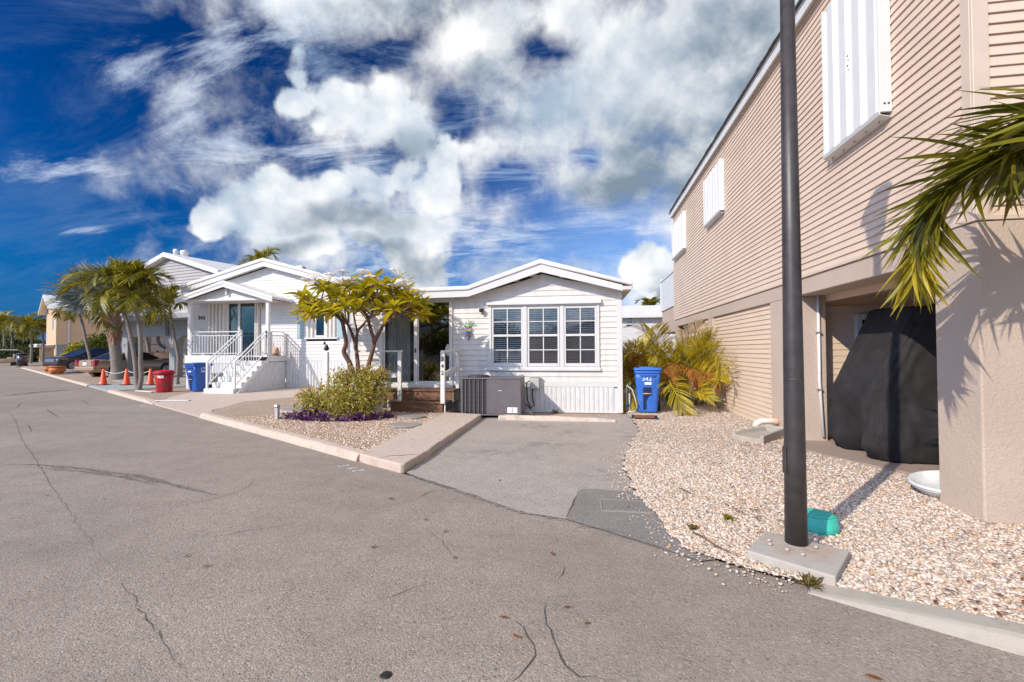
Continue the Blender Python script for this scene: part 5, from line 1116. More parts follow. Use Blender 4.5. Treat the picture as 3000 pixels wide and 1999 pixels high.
# ------------------------------------------------------------------ covered cart in the carport
ct = thing('covered_cart', 'golf cart under a black fabric cover parked in the carport', 'covered cart', (3.72, 6.98, .055))
def cart_section(t):
    """outline at relative height t (0..1); local x back into the carport, y across"""
    z = 2.0*t
    if z < .16: xf = .10 - .10*(z/.16)
    elif z < .85: xf = .0 + .03*((z-.16)/.69)
    else: xf = .03 + .52*((z-.85)/1.15)**1.05
    hw = .60 + .06*math.sin(min(1, z/.7)*PI) - .05*max(0, (z-.8)/1.2); xb = 2.45 - .15*t
    n = 144; out = []
    for k in range(n):
        a = 2*PI*k/n; ca, sa = math.cos(a), math.sin(a); e = .34 if z < .9 else .27
        cx = (xf+xb)/2; hx = (xb-xf)/2; x = cx - hx*math.copysign(abs(ca)**e, ca); y = hw*math.copysign(abs(sa)**e, sa)
        front = max(0, ca)**.5; low = max(0, 1-z/.75)
        x += front*low**1.1*.42*math.exp(-((y+.04)/.16)**2)                       # cloth pulled in between the wheels
        x -= front*max(0, 1-abs(z-.30)/.40)*.05*(math.exp(-((y-.40)/.2)**2)+math.exp(-((y+.40)/.2)**2))
        fold = .034*(abs(math.sin(5*y+2.2*z+1.5*math.sin(3*z)))-.5)*max(0, 1-z/1.6) + .026*(abs(math.sin(8*y-6*z))-.5)*max(0, 1-z/.9) + .014*math.sin(16*y+9*z)*max(0, 1-z/.6) + .010*math.sin(21*a+6*z) + .008*math.sin(37*a-9*z)*(1-t) + .012*math.sin(5*a+11*z)*low
        nx, ny = -ca, sa; x += nx*fold; y += ny*fold
        out.append(Vector((x, y, z*(1+.01*math.sin(3*a)))))
    return out
ts = [0, .015, .04, .08, .12, .16, .2, .25, .3, .35, .4, .45, .5, .55, .6, .65, .7, .75, .8, .85, .9, .94, .97, .99]
secs = [cart_section(t) for t in ts]
def shrink(sec, k, dz): c = sum(sec, Vector())/len(sec); return [Vector((c.x+(p.x-c.x)*k, c.y+(p.y-c.y)*k, p.z+dz)) for p in sec]
secs += [shrink(secs[-1], .97, .02), shrink(secs[-1], .88, .035), shrink(secs[-1], .5, .045)]
secs = [shrink(secs[0], .97, .0)] + secs
obj('cover', MB().loft(secs), M['fabric'], ct)
for y in (-.46, .46): obj('wheel', MB().tube([(.30, y-.08, .2), (.30, y+.08, .2)], .20, 20), M['tyre'], ct)

# ------------------------------------------------------------------ wheeled bins
def wheelie(name, label, loc, rz, m, letter, group=None, h=1.03, w=.58, dp=.66):
    b = thing(name, label, 'bin', loc, rz, group)
    secs = []
    def rr(w_, d_, z, yo=0, r=.07):
        out = []
        for cx, cy, a0 in ((1, 1, 0), (-1, 1, 90), (-1, -1, 180), (1, -1, 270)):
            for i in range(4): a = rad(a0+30*i); out.append(Vector((cx*(w_/2-r)+r*math.cos(a), yo+cy*(d_/2-r)+r*math.sin(a), z)))
        return out
    for t in (0, .03, .25, .5, .62, .66, .85, 1): 
        z = .02+(h-.12)*t; g = 0 if t < .64 else .018; secs.append(rr(w*(.76+.19*t)+g, dp*(.72+.22*t)+g, z, .04*(1-t)))
    obj('body', MB().loft(secs), m, b)
    obj('rim', MB().loft([rr(w*1.0, dp*1.0, h-.11), rr(w*1.03, dp*1.03, h-.10), rr(w*1.03, dp*1.03, h-.04), rr(w*1.0, dp*1.0, h-.035)]), m, b)
    lid = obj('lid', MB().loft([rr(w*1.07, dp*1.08, h-.034, -.01), rr(w*1.09, dp*1.10, h-.028, -.01), rr(w*1.09, dp*1.10, h-.005, -.01), rr(w*1.0, dp*1.0, h+.018), rr(w*.80, dp*.74, h+.022), rr(w*.78, dp*.72, h+.012), rr(w*.3, dp*.3, h+.016)]), m, b)
    obj('lid_panel', MB().loft([rr(w*.66, dp*.52, h+.012), rr(w*.62, dp*.48, h+.035), rr(w*.5, dp*.38, h+.038)]), m, lid)
    yf = -dp*.47
    def fy(z): t = (z-.02)/(h-.12); return .04*(1-t)-dp*(.72+.22*t)/2 - (0 if t < .64 else .009)
    # lifting recess: proud panel, its shade put into the colour; bar, moulded ledges
    zr = h*.47
    mb = MB(); d_ = fy(zr); obj('lift_pocket_shade', MB().prism([(-.105, zr+.115), (.075, zr+.115), (.085, zr+.10), (.085, zr-.06), (.02, zr-.10), (-.03, zr-.20), (-.03, .10), (-.06, .07), (-.105, .07)], lambda u, v, t: (u, fy(v)+(.002 if t == 0 else -.006), v)), mat(name+'_pocket_shade', tuple(c*.12 for c in m.node_tree.nodes['Principled BSDF'].inputs['Base Color'].default_value[:3]), .6), b)
    obj('lift_bar', MB().tube([(-.10, fy(zr)-.018, zr-.03), (.085, fy(zr)-.018, zr-.03)], .013, 8), mat(name+'_bar', (.45, .36, .28), .5), b)
    obj('shoulder', MB().prism([(-.19, h*.875), (.19, h*.875), (.15, h*.82), (-.15, h*.82)], lambda u, v, t: (u, fy(v)+.01 if t == 0 else fy(v)-.028-(.02 if v > h*.85 else 0), v)), m, b, bev=.008)
    for s in (-1, 1):
        wl = obj('wheel', MB().tube([(s*(w*.40), dp*.36, .125), (s*(w*.40+.06), dp*.36, .125)], .125, 20), M['tyre'], b); obj('hub', MB().tube([(s*(w*.40+.055), dp*.36, .125), (s*(w*.40+.068), dp*.36, .125)], .055, 14), M['black'], wl)
    obj('axle', MB().tube([(-w*.4, dp*.36, .125), (w*.4, dp*.36, .125)], .012, 8), M['galv'], b)
    obj('handle', MB().tube([(-w*.42, dp*.5, h-.09), (-w*.42, dp*.62, h-.05), (w*.42, dp*.62, h-.05), (w*.42, dp*.5, h-.09)], .016, 8), m, b)
    if letter == 'scrawl':
        o = text('scrawled_number', '342', .13, M['lettering_white'], b, (-.02, fy(.80)-.006, .795), depth=.002, sx=1.15); obj('sticker', MB().box(-.07, .08, fy(.69)-.010, fy(.69)-.003, .665, .72), M['lettering_white'], b)
    else:
        obj('sticker', MB().box(-.07, .09, fy(.80)-.030, fy(.80)-.004, h*.70, h*.74), M['lettering_white'], b)
        xs_ = w*.47+.012
        for k in range(3):
            a0 = k*120; pts = [(.0, .06*math.cos(rad(a0+i*10)), .06*math.sin(rad(a0+i*10))) for i in range(9)]
            obj('recycling_arrow', MB().tube([(xs_-.002, -.02+p[1], .83+p[2]) for p in pts], .011, 6), M['lettering_white'], b)
        obj('recycling_text', MB().box(xs_-.006, xs_+.003, -.10, .06, .72, .74), M['lettering_white'], b)
    return b
wheelie('wheeled_bin', 'bright blue wheeled bin scrawled 342 by the palm clump', (1.62, 11.15, .03), rad(-6), M['blue_bin'], 'scrawl', 'blue wheeled bins')
wheelie('wheeled_bin', 'deep blue recycling bin beside the red trash can', (-13.93, 15.05, .03), rad(-14), M['blue_bin2'], 'recycle', 'blue wheeled bins')
# red trash can
rc = thing('trash_can', 'round red plastic trash can with domed lid lettered ACE', 'trash can', (-15.05, 14.75, .03)); H = .80
n = 28; secs = []
for z, r in ((0, .235), (.03, .245), (.25, .262), (.5, .281), (.64, .290)): secs.append([Vector((r*(1+.012*(1 if k % 2 else 0))*math.cos(2*PI*k/n), r*(1+.012*(1 if k % 2 else 0))*math.sin(2*PI*k/n), z)) for k in range(n)])
obj('body', MB().loft(secs), M['red_can'], rc); obj('rim', MB().lathe([(.295, .64), (.325, .655), (.325, .70), (.31, .715)], 32), M['red_can'], rc)
lid = obj('lid', MB().lathe([(.345, .712), (.35, .725), (.335, .745), (.29, .775), (.16, .805), (.05, .81)], 32), M['red_can'], rc); obj('lid_handle', MB().box(-.07, .07, -.018, .018, .80, .835), M['red_can'], lid, bev=.01)
vd = (Vector((0, 0, 0))-Vector((-15.05, 14.75, 0))).normalized(); xd = Vector((-vd.y, vd.x, 0))
for s in (-1, 1): obj('handle', MB().cbox(xd*s*.335+Vector((0, 0, .56)), .05, .10, .05), M['red_can'], rc, bev=.012)
for ch, ang in (('A', -24), ('C', -13), ('E', -2)):
    d_ = Matrix.Rotation(rad(ang-8), 3, 'Z') @ vd; text('lettering', ch, .115, M['lettering_white'], rc, tuple(d_*.292+Vector((0, 0, .555))), (-d_.y, d_.x, 0), (d_.x*-.12, d_.y*-.12, 1), .004, sx=.9, bold=.006)
for ch, ang in (('1', -42), ('4', -8), ('9', 28)):
    d_ = Matrix.Rotation(rad(ang-2), 3, 'Z') @ vd; text('faded_number', ch, .30, M['faded_grey'], rc, tuple(d_*.270+Vector((0, 0, .27))), (-d_.y, d_.x, 0), (d_.x*-.06, d_.y*-.06, 1), .003)
# traffic cones with rope
cones = []
for px, py, lab in ((303, 1128, 'leftmost orange traffic cone on the painted slab'), (371, 1128, 'middle orange traffic cone left of the twin palm'), (441, 1128, 'orange traffic cone just left of the red trash can')):
    p = G(px, py, .05); c = thing('traffic_cone', lab, 'cone', (p.x, p.y, .046), rad(random.uniform(-25, 10)), 'traffic cones joined by a white rope'); cones.append(p)
    obj('base', MB().box(-.19, .19, -.19, .19, 0, .028), M['black'], c, bev=.012); obj('cone', MB().lathe([(.145, .028), (.135, .05), (.042, .70), (.030, .715), (.028, .60)], 24), M['orange'], c); obj('sticker', MB().box(-.06, .01, -.135, -.127, .09, .115), M['lettering_white'], c)
a, b_, c_ = cones
for i, (q0, q1, lab) in enumerate(((a, b_, 'white rope hanging between the left and middle cones'), (b_, c_, 'white rope hanging between the middle and right cones'))):
    pts = []
    for k in range(13): t = k/12; q = q0+(q1-q0)*t; pts.append((q.x-q0.x, q.y-q0.y, .71-.18*4*t*(1-t)*.75-.04))
    tag(obj('rope', MB().tube(pts, .013, 6), M['rope'], loc=(q0.x, q0.y, .02)), lab, 'rope')

# ------------------------------------------------------------------ small things on the ground
o = thing('car_mat', 'small dark rust-brown mat lying at the driveway corner', 'mat', (1.40, 10.08, .055), rad(-4)); obj('mat', MB().box(-.27, .27, -.12, .12, 0, .015), M['black'], o, bev=.01); obj('rust_face', MB().box(-.22, .20, -.09, .09, .0155, .018), mat('rusty_brown_face', (.20, .075, .04), .8, .5, 14), o); o.rotation_euler = (rad(9), 0, rad(-4))
hz = thing('hose_bib', 'thin metal riser pipes and looped hose at the house corner', 'hose', (1.13, 11.05, .02)); obj('pipe', MB().tube([(0, 0, 0), (0, 0, .60), (.03, -.02, .66)], .016, 8), M['galv'], hz); obj('pipe', MB().tube([(.07, .04, 0), (.07, .04, .45)], .02, 8), M['util_grey'], hz); obj('hose', MB().tube([(.03, -.03, .62), (.12, -.05, .55), (.20, -.06, .30), (.22, -.05, .08), (.14, -.08, .03), (.02, -.09, .04)], .012, 8), M['white_trim'], hz); obj('valve', MB().lathe([(.03, 0), (.03, .05)], 8, (.0, -.02, .18)), mat('blue_valve', (.03, .08, .25), .5), hz)
p = G(812, 1228, .09); gp_ = thing('path_light', 'short pale grey garden post standing in the gravel', 'post', (p.x, p.y, .085)); obj('post', MB().box(-.035, .035, -.035, .035, 0, .25), M['util_grey'], gp_, bev=.004); obj('cap', MB().lathe([(.055, .25), (.06, .275), (.05, .30), (.02, .31)], 6, smooth=False), M['galv'], gp_)
p = G(873, 1203, .10); mh = thing('manhole', 'round grey manhole cover left of the flowering shrub', 'manhole cover', (p.x, p.y, .085)); obj('ring', MB().lathe([(.42, 0), (.41, .045), (.35, .05)], 32), M['concrete_grey'], mh); obj('lid', MB().lathe([(.345, .05), (.345, .065), (.33, .07)], 32), M['stepping'], mh)
p = G(642, 1205); o = thing('floor_drain', 'small flat round metal drain at the edge of the concrete drive', 'drain', (p.x, p.y, .03)); obj('cap', MB().lathe([(.13, 0), (.12, .03), (.05, .035)], 20), M['stepping'], o); obj('ring', MB().lathe([(.155, 0), (.15, .012)], 20), M['black'], o)
for px, py, lab, r in ((1205, 1222, 'grey round stepping stone nearest the wooden steps', .30), (1187, 1247, 'flat oval stepping stone beside the walkway', .31)):
    p = G(px, py, .10); s = obj('stepping_stone', MB().lathe([(r, 0), (r*1.0, .03), (r*.96, .038)], 28, sx=1.0, sy=.78), M['stepping'], loc=(p.x, p.y, .088)); tag(s, lab, 'stepping stone')
for px, py, lab, sx_, rz in ((425, 1148, 'pale plank lying on the gravel by the red can', .9, -20), (490, 1175, 'flat white board lying near the kerb below the bins', 1.0, 12)):
    p = G(px, py, .03); tag(obj('plank', MB().box(-.65*sx_, .65*sx_, -.07, .07, 0, .025), M['white_paint'], loc=(p.x, p.y, .03), rz=rad(rz), bev=.004), lab, 'plank')
for px, py, lab in ((2030, 1560, 'dark twig lying across the gravel edge'), (1990, 1430, 'short dark twig on the pale gravel')):
    a = G(px, py, .06); mb = MB(); q = [Vector((0, 0, 0)), Vector((.05, -.10, .012)), Vector((.09, -.22, .006)), Vector((.17, -.36, .01))]
    s_ = 1.0 if py > 1500 else .45; tag(obj('twig', mb.tube([v*s_ for v in q], [.006, .006, .005, .003], 6), M['bark_brown'], loc=(a.x, a.y, .06)), lab, 'twig')
p = G(826, 1020); 
ds = thing('black_dish', 'small garden ornament perched on the railing behind the shrub', 'ornament', (-6.0, 10.22, 1.51)); obj('body', MB().lathe([(.02, 0), (.07, .03), (.05, .08), (.02, .15)], 10), M['black'], ds); obj('head', MB().lathe([(.005, .12), (.035, .16), (.01, .20)], 8, (-.05, 0, .02)), M['black'], ds)
ur = thing('garden_urn', 'whitewashed rounded urn tucked beside the wooden steps', 'urn', (-4.52, 9.72, .085)); obj('body', MB().lathe([(.10, 0), (.17, .10), (.19, .25), (.12, .38), (.10, .40)], 20), M['pot_white'], ur); obj('rim', MB().lathe([(.13, .401), (.14, .42), (.11, .43)], 20), M['pot_white'], ur)

# ------------------------------------------------------------------ plants
def frond_mesh(name, L=1.8, n=34, ll=.42, lw=.030, droop=1.0, fold=.5, seed=0, up=.9, rach=.012, swept=.5, sag=.5, ragged=.15):
    """a feather frond that leaves the origin along +x, rises and arches over; rachis and leaflets in one mesh"""
    r = random.Random(seed); mb = MB(); pts = []; N_ = 14; ang = up; p = Vector((0, 0, 0)); 
    for i in range(N_+1):
        pts.append(p.copy()); p = p + Vector((math.cos(ang), 0, math.sin(ang)))*(L/N_); ang -= droop*(1.9/N_)*(0.45+i/N_)
    mb.tube(pts, [rach*(1-.8*i/N_) for i in range(N_+1)], 5)
    def at(t):
        f = min(t*N_, N_-1e-4); i = int(f); return pts[i].lerp(pts[i+1], f-i), (pts[i+1]-pts[i]).normalized()
    for s in (-1, 1):
        for i in range(n):
            t = .16+.84*(i+.5*r.random())/n; o, tan = at(min(t, .995)); side = Vector((0, s, 0)); nor = tan.cross(side)*s; nor = -nor if nor.z < 0 else nor
            le = ll*(.35+1.0*math.sin(min(1, (t*1.05))**.75*PI*.93))*(1+r.gauss(0, ragged)); le = max(le, .12*ll)
            d = (side*(1-.35*t) + tan*(swept+.5*t) + nor*(fold*(1-.6*t)+r.gauss(0, .10))).normalized(); w = lw*(.7+.6*r.random())
            g = Vector((0, 0, -1)); q0 = o; q1 = o+d*le*.45+g*le*.04*sag; q2 = o+d*le*.80+g*le*.20*sag; q3 = o+d*le*.97+g*le*.45*sag
            wv = d.cross(nor).normalized()*w*.5
            mb.add([q0-wv*.35, q0+wv*.35, q1-wv, q1+wv, q2-wv*.7, q2+wv*.7, q3], [(0, 1, 3, 2), (2, 3, 5, 4), (4, 5, 6)])
    return mb.mesh(name)
def fan_mesh(name, R=.9, seg=34, stalk=.8, seed=0, spread=200):
    r = random.Random(seed); mb = MB(); mb.tube([(0, 0, 0), (stalk*.5, 0, .06), (stalk, 0, .05)], [.03, .022, .018], 6); c = Vector((stalk, 0, .05))
    for i in range(seg):
        a = rad(-spread/2+spread*(i+.5)/seg); R_ = R*(.86+.14*math.cos(a*.6))*(1+r.gauss(0, .05)); d = Vector((math.cos(a), math.sin(a), .12*math.cos(a*2))); sd = Vector((-math.sin(a), math.cos(a), 0)); w = R*rad(spread)/seg*.40
        up = Vector((0, 0, .05 if i % 2 else -.01)); q = c+d*R_*.55+up; tip = c+d*R_+Vector((0, 0, -.10*R_*r.random()))
        mb.add([c, q-sd*w*.95, q+sd*w*.95, c+d*R_*.82-sd*w*.55+up*.5, c+d*R_*.82+sd*w*.55+up*.5, tip], [(0, 1, 2), (1, 3, 4, 2), (3, 5, 4)])
    return mb.mesh(name)
def place(name, me, m, parent, loc, az, tilt=0, roll=0, s=1.0):
    o = link(name, me, parent)
    if len(me.materials) == 0: me.materials.append(m)
    o.location = loc; o.rotation_euler = (Matrix.Rotation(az, 3, 'Z') @ Matrix.Rotation(-tilt, 3, 'Y') @ Matrix.Rotation(roll, 3, 'X')).to_euler(); o.scale = (s, s, s); return o
ADON = [frond_mesh('frond', 1.60, 50, .44, .042, 1.15+.15*i, .55, i, .85-.1*i, .018, .6, .7) for i in range(5)]
for me in ADON: me.materials.append(M['frond'])
def ringed_trunk(pts, r0, r1, n=10, rings=26):
    P = []; R_ = []
    cu = [Vector(p) for p in pts]
    for i in range(rings*2+1):
        t = i/(rings*2)*(len(cu)-1); k = min(int(t), len(cu)-2); P.append(cu[k].lerp(cu[k+1], t-k)); u = i/(rings*2); R_.append((r0+(r1-r0)*u)*(1.05 if i % 2 else .97)*(1+.5*max(0, .08-u)/.08))
    return MB().tube(P, R_, n)
def smoothpath(pts, k=6):
    cu = [Vector(p) for p in pts]; out = []
    for i in range(len(cu)-1):
        p0, p1, p2, p3 = cu[max(i-1, 0)], cu[i], cu[i+1], cu[min(i+2, len(cu)-1)]
        for j in range(k):
            t = j/k; out.append(.5*((2*p1)+(p2-p0)*t+(2*p0-5*p1+4*p2-p3)*t*t+(3*p1-p0-3*p2+p3)*t**3))
    return out+[cu[-1]]
def adonidia(label, loc, paths, nf, scale=1.0, group='slender curved palms by the road', r0=.085, wind=None):
    t = thing('palm_tree', label, 'palm tree', loc, 0, group)
    for ti, path in enumerate(paths):
        pts = smoothpath([Vector(p) for p in path]); obj('trunk', ringed_trunk(pts, r0, r0*.72), M['bark'], t)
        top = pts[-1]; dirv = (pts[-1]-pts[-3]).normalized(); c = top+dirv*.45*scale
        obj('crownshaft', MB().tube([top-dirv*.02, top+dirv*.15*scale, top+dirv*.42*scale, top+dirv*.6*scale], [r0*.78, r0*1.0, r0*.72, r0*.4], 10), M['crownshaft'], t)
        for i in range(nf):
            az = 2*PI*i*.381966+random.gauss(0, .2); lev = i/nf
            place('frond', random.choice(ADON), M['frond'], t, c, az, rad(60-88*lev+random.gauss(0, 8)), random.gauss(0, .25), scale*random.uniform(.85, 1.12))
    return t
def rel(base, L, dep): # pixels at a given distance along the view -> offsets from the base
    return [tuple(DEP(x, y, dep)-Vector(base)) for x, y in L]
def palm_from_px(label, base_px, zb, trunks, nf, scale, r0=.085):
    b = G(*base_px, zb); dep = (b-Vector((0, 0, CAM_H))).dot(CF)
    return adonidia(label, b, [[(random.uniform(-.02, .02), 0, -.08)]+rel(b, tr, dep) for tr in trunks], nf, scale, r0=r0)
palm_from_px('twin-trunked slender palm left of the red trash can', (406, 1140), .05, [[(400, 1110), (396, 1060), (386, 1000), (374, 950), (362, 915), (357, 895)], [(414, 1110), (412, 1060), (412, 1000), (406, 950), (402, 925), (398, 908)]], 13, 1.12, .085)
palm_from_px('leaning slender palm nearest the road, left of the fat palm', (272, 1105), .02, [[(268, 1075), (262, 1040), (252, 1000), (244, 960), (238, 935), (232, 918)]], 11, 1.0, .085)
palm_from_px('slender palm behind the blue bin', (519, 1126), .05, [[(521, 1090), (523, 1050), (516, 1010), (508, 970), (502, 945), (500, 930)]], 10, .92, .075)
palm_from_px('thin palm standing in front of the trailer', (441, 1092), .03, [[(440, 1075), (439, 1050), (434, 1020), (431, 995), (428, 975)]], 11, 1.4, .12)
# small far palms
palm_from_px('small palm rising behind the white deck on the right', (1906, 1075), 0, [[(1905, 1000), (1903, 960)]], 12, 1.6, .16)
palm_from_px('palm top showing above the white roof of house 343', (768, 1080), 0, [[(768, 900), (767, 800)]], 9, 1.4, .15)
# fat fan palm with silvery leaves
b = G(340, 1113, .03); bp = thing('fan_palm', 'stout fan palm with silvery leaves and criss-cross trunk', 'palm tree', b); dep = (b-Vector((0, 0, CAM_H))).dot(CF)
pts = rel(b, [(343, 1113), (343, 1095), (341, 1060), (337, 1020), (334, 985), (332, 955), (329, 930)], dep); pts[0] = (pts[0][0], pts[0][1], -.1)
pp_ = smoothpath(pts, 8); rr_ = [ .62-.32*min(1, i/12)**.7 + (.02 if i % 2 else 0) + .05*max(0, (i-30)/18) for i in range(len(pp_))]; rr_ = [r*.78 for r in rr_]
obj('trunk', MB().tube(pp_, rr_, 18), M['bark'], bp)
boot = MB().add([(0, -.13, 0), (0, .13, 0), (.07, -.10, .28), (.07, .10, .28), (.17, -.05, .46), (.17, .05, .46), (-.05, -.1, .1), (-.05, .1, .1), (.03, -.08, .3), (.03, .08, .3)], [(0, 1, 3, 2), (2, 3, 5, 4), (6, 7, 9, 8), (8, 9, 5, 4), (0, 2, 8, 6), (1, 7, 9, 3), (2, 4, 8), (3, 9, 5), (0, 6, 7, 1)]).mesh('leaf_base'); boot.materials.append(M['boot'])
for i in range(46):
    k = 26+int((len(pp_)-27)*i/46); p = Vector(pp_[k]); a = i*2.399; o = link('leaf_base', boot, bp); o.location = p+Vector((math.cos(a), math.sin(a), 0))*rr_[k]*.93; o.rotation_euler = (random.gauss(0, .2), random.gauss(.05, .12), a); s = random.uniform(.8, 1.15); o.scale = (s*.55, s*1.15, s)
FAN = [fan_mesh('fan_leaf', 1.55, 27, 1.35, i, 225) for i in range(3)]
top = Vector(pp_[-1])
for i in range(22):
    az = i*2.399+.3; lev = i/22; place('fan_leaf', FAN[i % 3], M['bismarck'], bp, top+Vector((0, 0, .25)), az, rad(82-72*lev+random.gauss(0, 6)), random.gauss(0, .4), random.uniform(.9, 1.1))

# plumeria
PB = Vector((-4.98, 9.55, .085)); pl = thing('plumeria_tree', 'small plumeria tree with bare forked stems and white flower clusters', 'tree', PB)
def Z3(x, y, Y): p = PY(840+x*.3571, 720+y*.3571, Y); return p-PB
S = {'a': [(545, 1060, 9.5), (515, 960, 9.5), (470, 875, 9.45), (487, 800, 9.4), (470, 690, 9.4), (450, 615, 9.35), (380, 555, 9.2), (310, 515, 9.1), (262, 480, 9.0)], 'a2': [(450, 615, 9.35), (425, 560, 9.6), (385, 500, 9.9)], 'a3': [(460, 620, 9.35), (500, 650, 9.2)],
     'b': [(590, 1040, 9.6), (580, 930, 9.65), (565, 820, 9.75), (535, 720, 9.8), (500, 645, 9.9), (455, 580, 10.0), (440, 520, 10.1)], 'b2': [(500, 645, 9.9), (505, 570, 9.7), (480, 500, 9.6)], 'c': [(572, 850, 9.7), (580, 710, 9.5), (620, 660, 9.4), (665, 605, 9.3), (745, 565, 9.1)], 'c2': [(580, 710, 9.5), (560, 620, 9.8), (545, 540, 10.1)],
     'd': [(650, 1060, 9.5), (680, 950, 9.5), (718, 795, 9.45), (690, 690, 9.5), (665, 600, 9.6), (640, 545, 9.7), (620, 490, 9.8)], 'd2': [(665, 605, 9.6), (700, 560, 9.9), (720, 500, 10.0)], 'e': [(718, 795, 9.45), (765, 700, 9.3), (800, 640, 9.2), (860, 600, 9.1), (925, 555, 8.95), (985, 515, 8.85)], 'e2': [(800, 640, 9.2), (815, 580, 9.5), (830, 500, 9.7)], 'e3': [(860, 600, 9.1), (900, 570, 9.6), (940, 510, 9.9)]}
RAD = dict(a=(.060, .026), b=(.05, .02), c=(.035, .02), d=(.055, .022), e=(.045, .02))
nodes_ = []
for k, L_ in S.items():
    pts = [Z3(*q) for q in L_]; sp = smoothpath(pts, 4); r0, r1 = RAD.get(k, (.024, .016)); obj('branch', MB().tube(sp, [r0+(r1-r0)*i/(len(sp)-1) for i in range(len(sp))], 9), M['bark_brown'], pl); nodes_ += sp[len(sp)//2:]
leafm = []
for v in range(6):
    r = random.Random(v); mb = MB(); L_ = .33*(1+r.gauss(0, .16)); W_ = .118*(1+r.gauss(0, .12)); rows = []; bend = r.uniform(.35, 1.1)
    for i in range(7):
        t = i/6; w = W_*math.sin(PI*min(1, t**.75*.97+.03))**.8*.5; a = -bend*t*t; x = L_*(t-.08*bend*t*t); z = -.5*bend*L_*t*t*.7; rows.append([(x, -w, z+w*.45), (x, 0, z), (x, w, z+w*.45)])
    mb.loft([[Vector(p) for p in row] for row in rows], closed=False); me = mb.mesh('leaf'); me.materials.append(M['plumeria']); leafm.append(me)
def top_y(x): return 285 + 150*abs((x-620)/520)**2.0
ros = []
r = random.Random(5); tries = 0
while len(ros) < 58 and tries < 9000:
    tries += 1; x = r.uniform(130, 1120); y = top_y(x)+r.uniform(5, 245 if 250 < x < 1000 else 175); Y = r.uniform(8.75, 10.25); p = Z3(x, y, Y)
    if all((p-q).length > .25 for q in ros): ros.append(p)
ros += [Z3(205, 590, 9.1), Z3(150, 500, 9.3)]
def mat_of(loc, az, tilt, roll, sc):
    return Matrix.Translation(loc) @ (Matrix.Rotation(az, 4, 'Z') @ Matrix.Rotation(-tilt, 4, 'Y') @ Matrix.Rotation(roll, 4, 'X')) @ Matrix.Scale(sc, 4)
order = sorted(range(len(ros)), key=lambda i: ros[i].y); single = set(order[:30]); rest = MB()
for ri, p in enumerate(ros):
    q = min(nodes_, key=lambda n_: (n_-p).length + .6*max(0, n_.z-p.z)); mid = q.lerp(p, .55)+Vector((0, 0, -.05)); obj('twig', MB().tube(smoothpath([q, mid, p], 4), .014, 7), M['bark_brown'], pl)
    nl = 10 if ri in single else 12
    for i in range(nl):
        az = i*2.399+r.uniform(-.2, .2); me = r.choice(leafm); a_ = (p+Vector((0, 0, r.uniform(-.03, .05))), az, rad(50-75*i/nl+r.gauss(0, 10)), r.gauss(0, .3), r.uniform(.8, 1.15))
        if ri in single: place('leaf', me, None, pl, *a_)
        else:
            X = mat_of(*a_); rest.add([X @ v.co for v in me.vertices], [tuple(f.vertices) for f in me.polygons], True)
o = obj('foliage', rest, M['plumeria'], pl); o['kind'] = 'stuff'
flm = []
for v in range(4):
    r2 = random.Random(40+v); mb = MB()
    for k in range(13):
        a = k*2.399; rr2 = .04+.030*k**.7; c = Vector((rr2*math.cos(a), rr2*math.sin(a), .12+.03*r2.random()-.02*k/13)); mb.tube([Vector((0, 0, 0)), c*.6, c], .003, 4)
        up = (c-Vector((0, 0, -.02))).normalized(); up.z += .5; up.normalize(); s1 = up.orthogonal().normalized(); s2 = up.cross(s1)
        for j in range(5):
            b_ = j*2*PI/5; d_ = s1*math.cos(b_)+s2*math.sin(b_); sd = s1*math.cos(b_+1.3)+s2*math.sin(b_+1.3)
            mb.add([c, c+d_*.038+sd*.030+up*.006, c+d_*.074+up*.012, c+d_*.038-sd*.026+up*.010], [(0, 1, 2, 3)])
    me = mb.mesh('flower_cluster'); me.materials.append(M['petal']); flm.append(me)
FL = [(170, 300), (235, 265), (355, 255), (330, 300), (460, 232), (490, 290), (610, 225), (640, 240), (690, 270), (640, 325), (590, 300), (880, 225), (855, 345), (930, 300), (960, 330), (880, 365), (1010, 390), (1110, 395), (400, 310), (210, 320), (545, 330), (780, 330), (720, 300)]
for x, y in FL:
    p = Z3(x, y+12, random.uniform(8.8, 9.7)); q = min(ros, key=lambda n_: (n_-p).length); obj('flower_stalk', MB().tube(smoothpath([q, q.lerp(p, .6)+Vector((0, 0, .04)), p], 3), .008, 5), M['plumeria'], pl); place('flower_cluster', random.choice(flm), None, pl, p, random.uniform(0, 6), random.gauss(0, .2), random.gauss(0, .2), random.uniform(.62, .85))

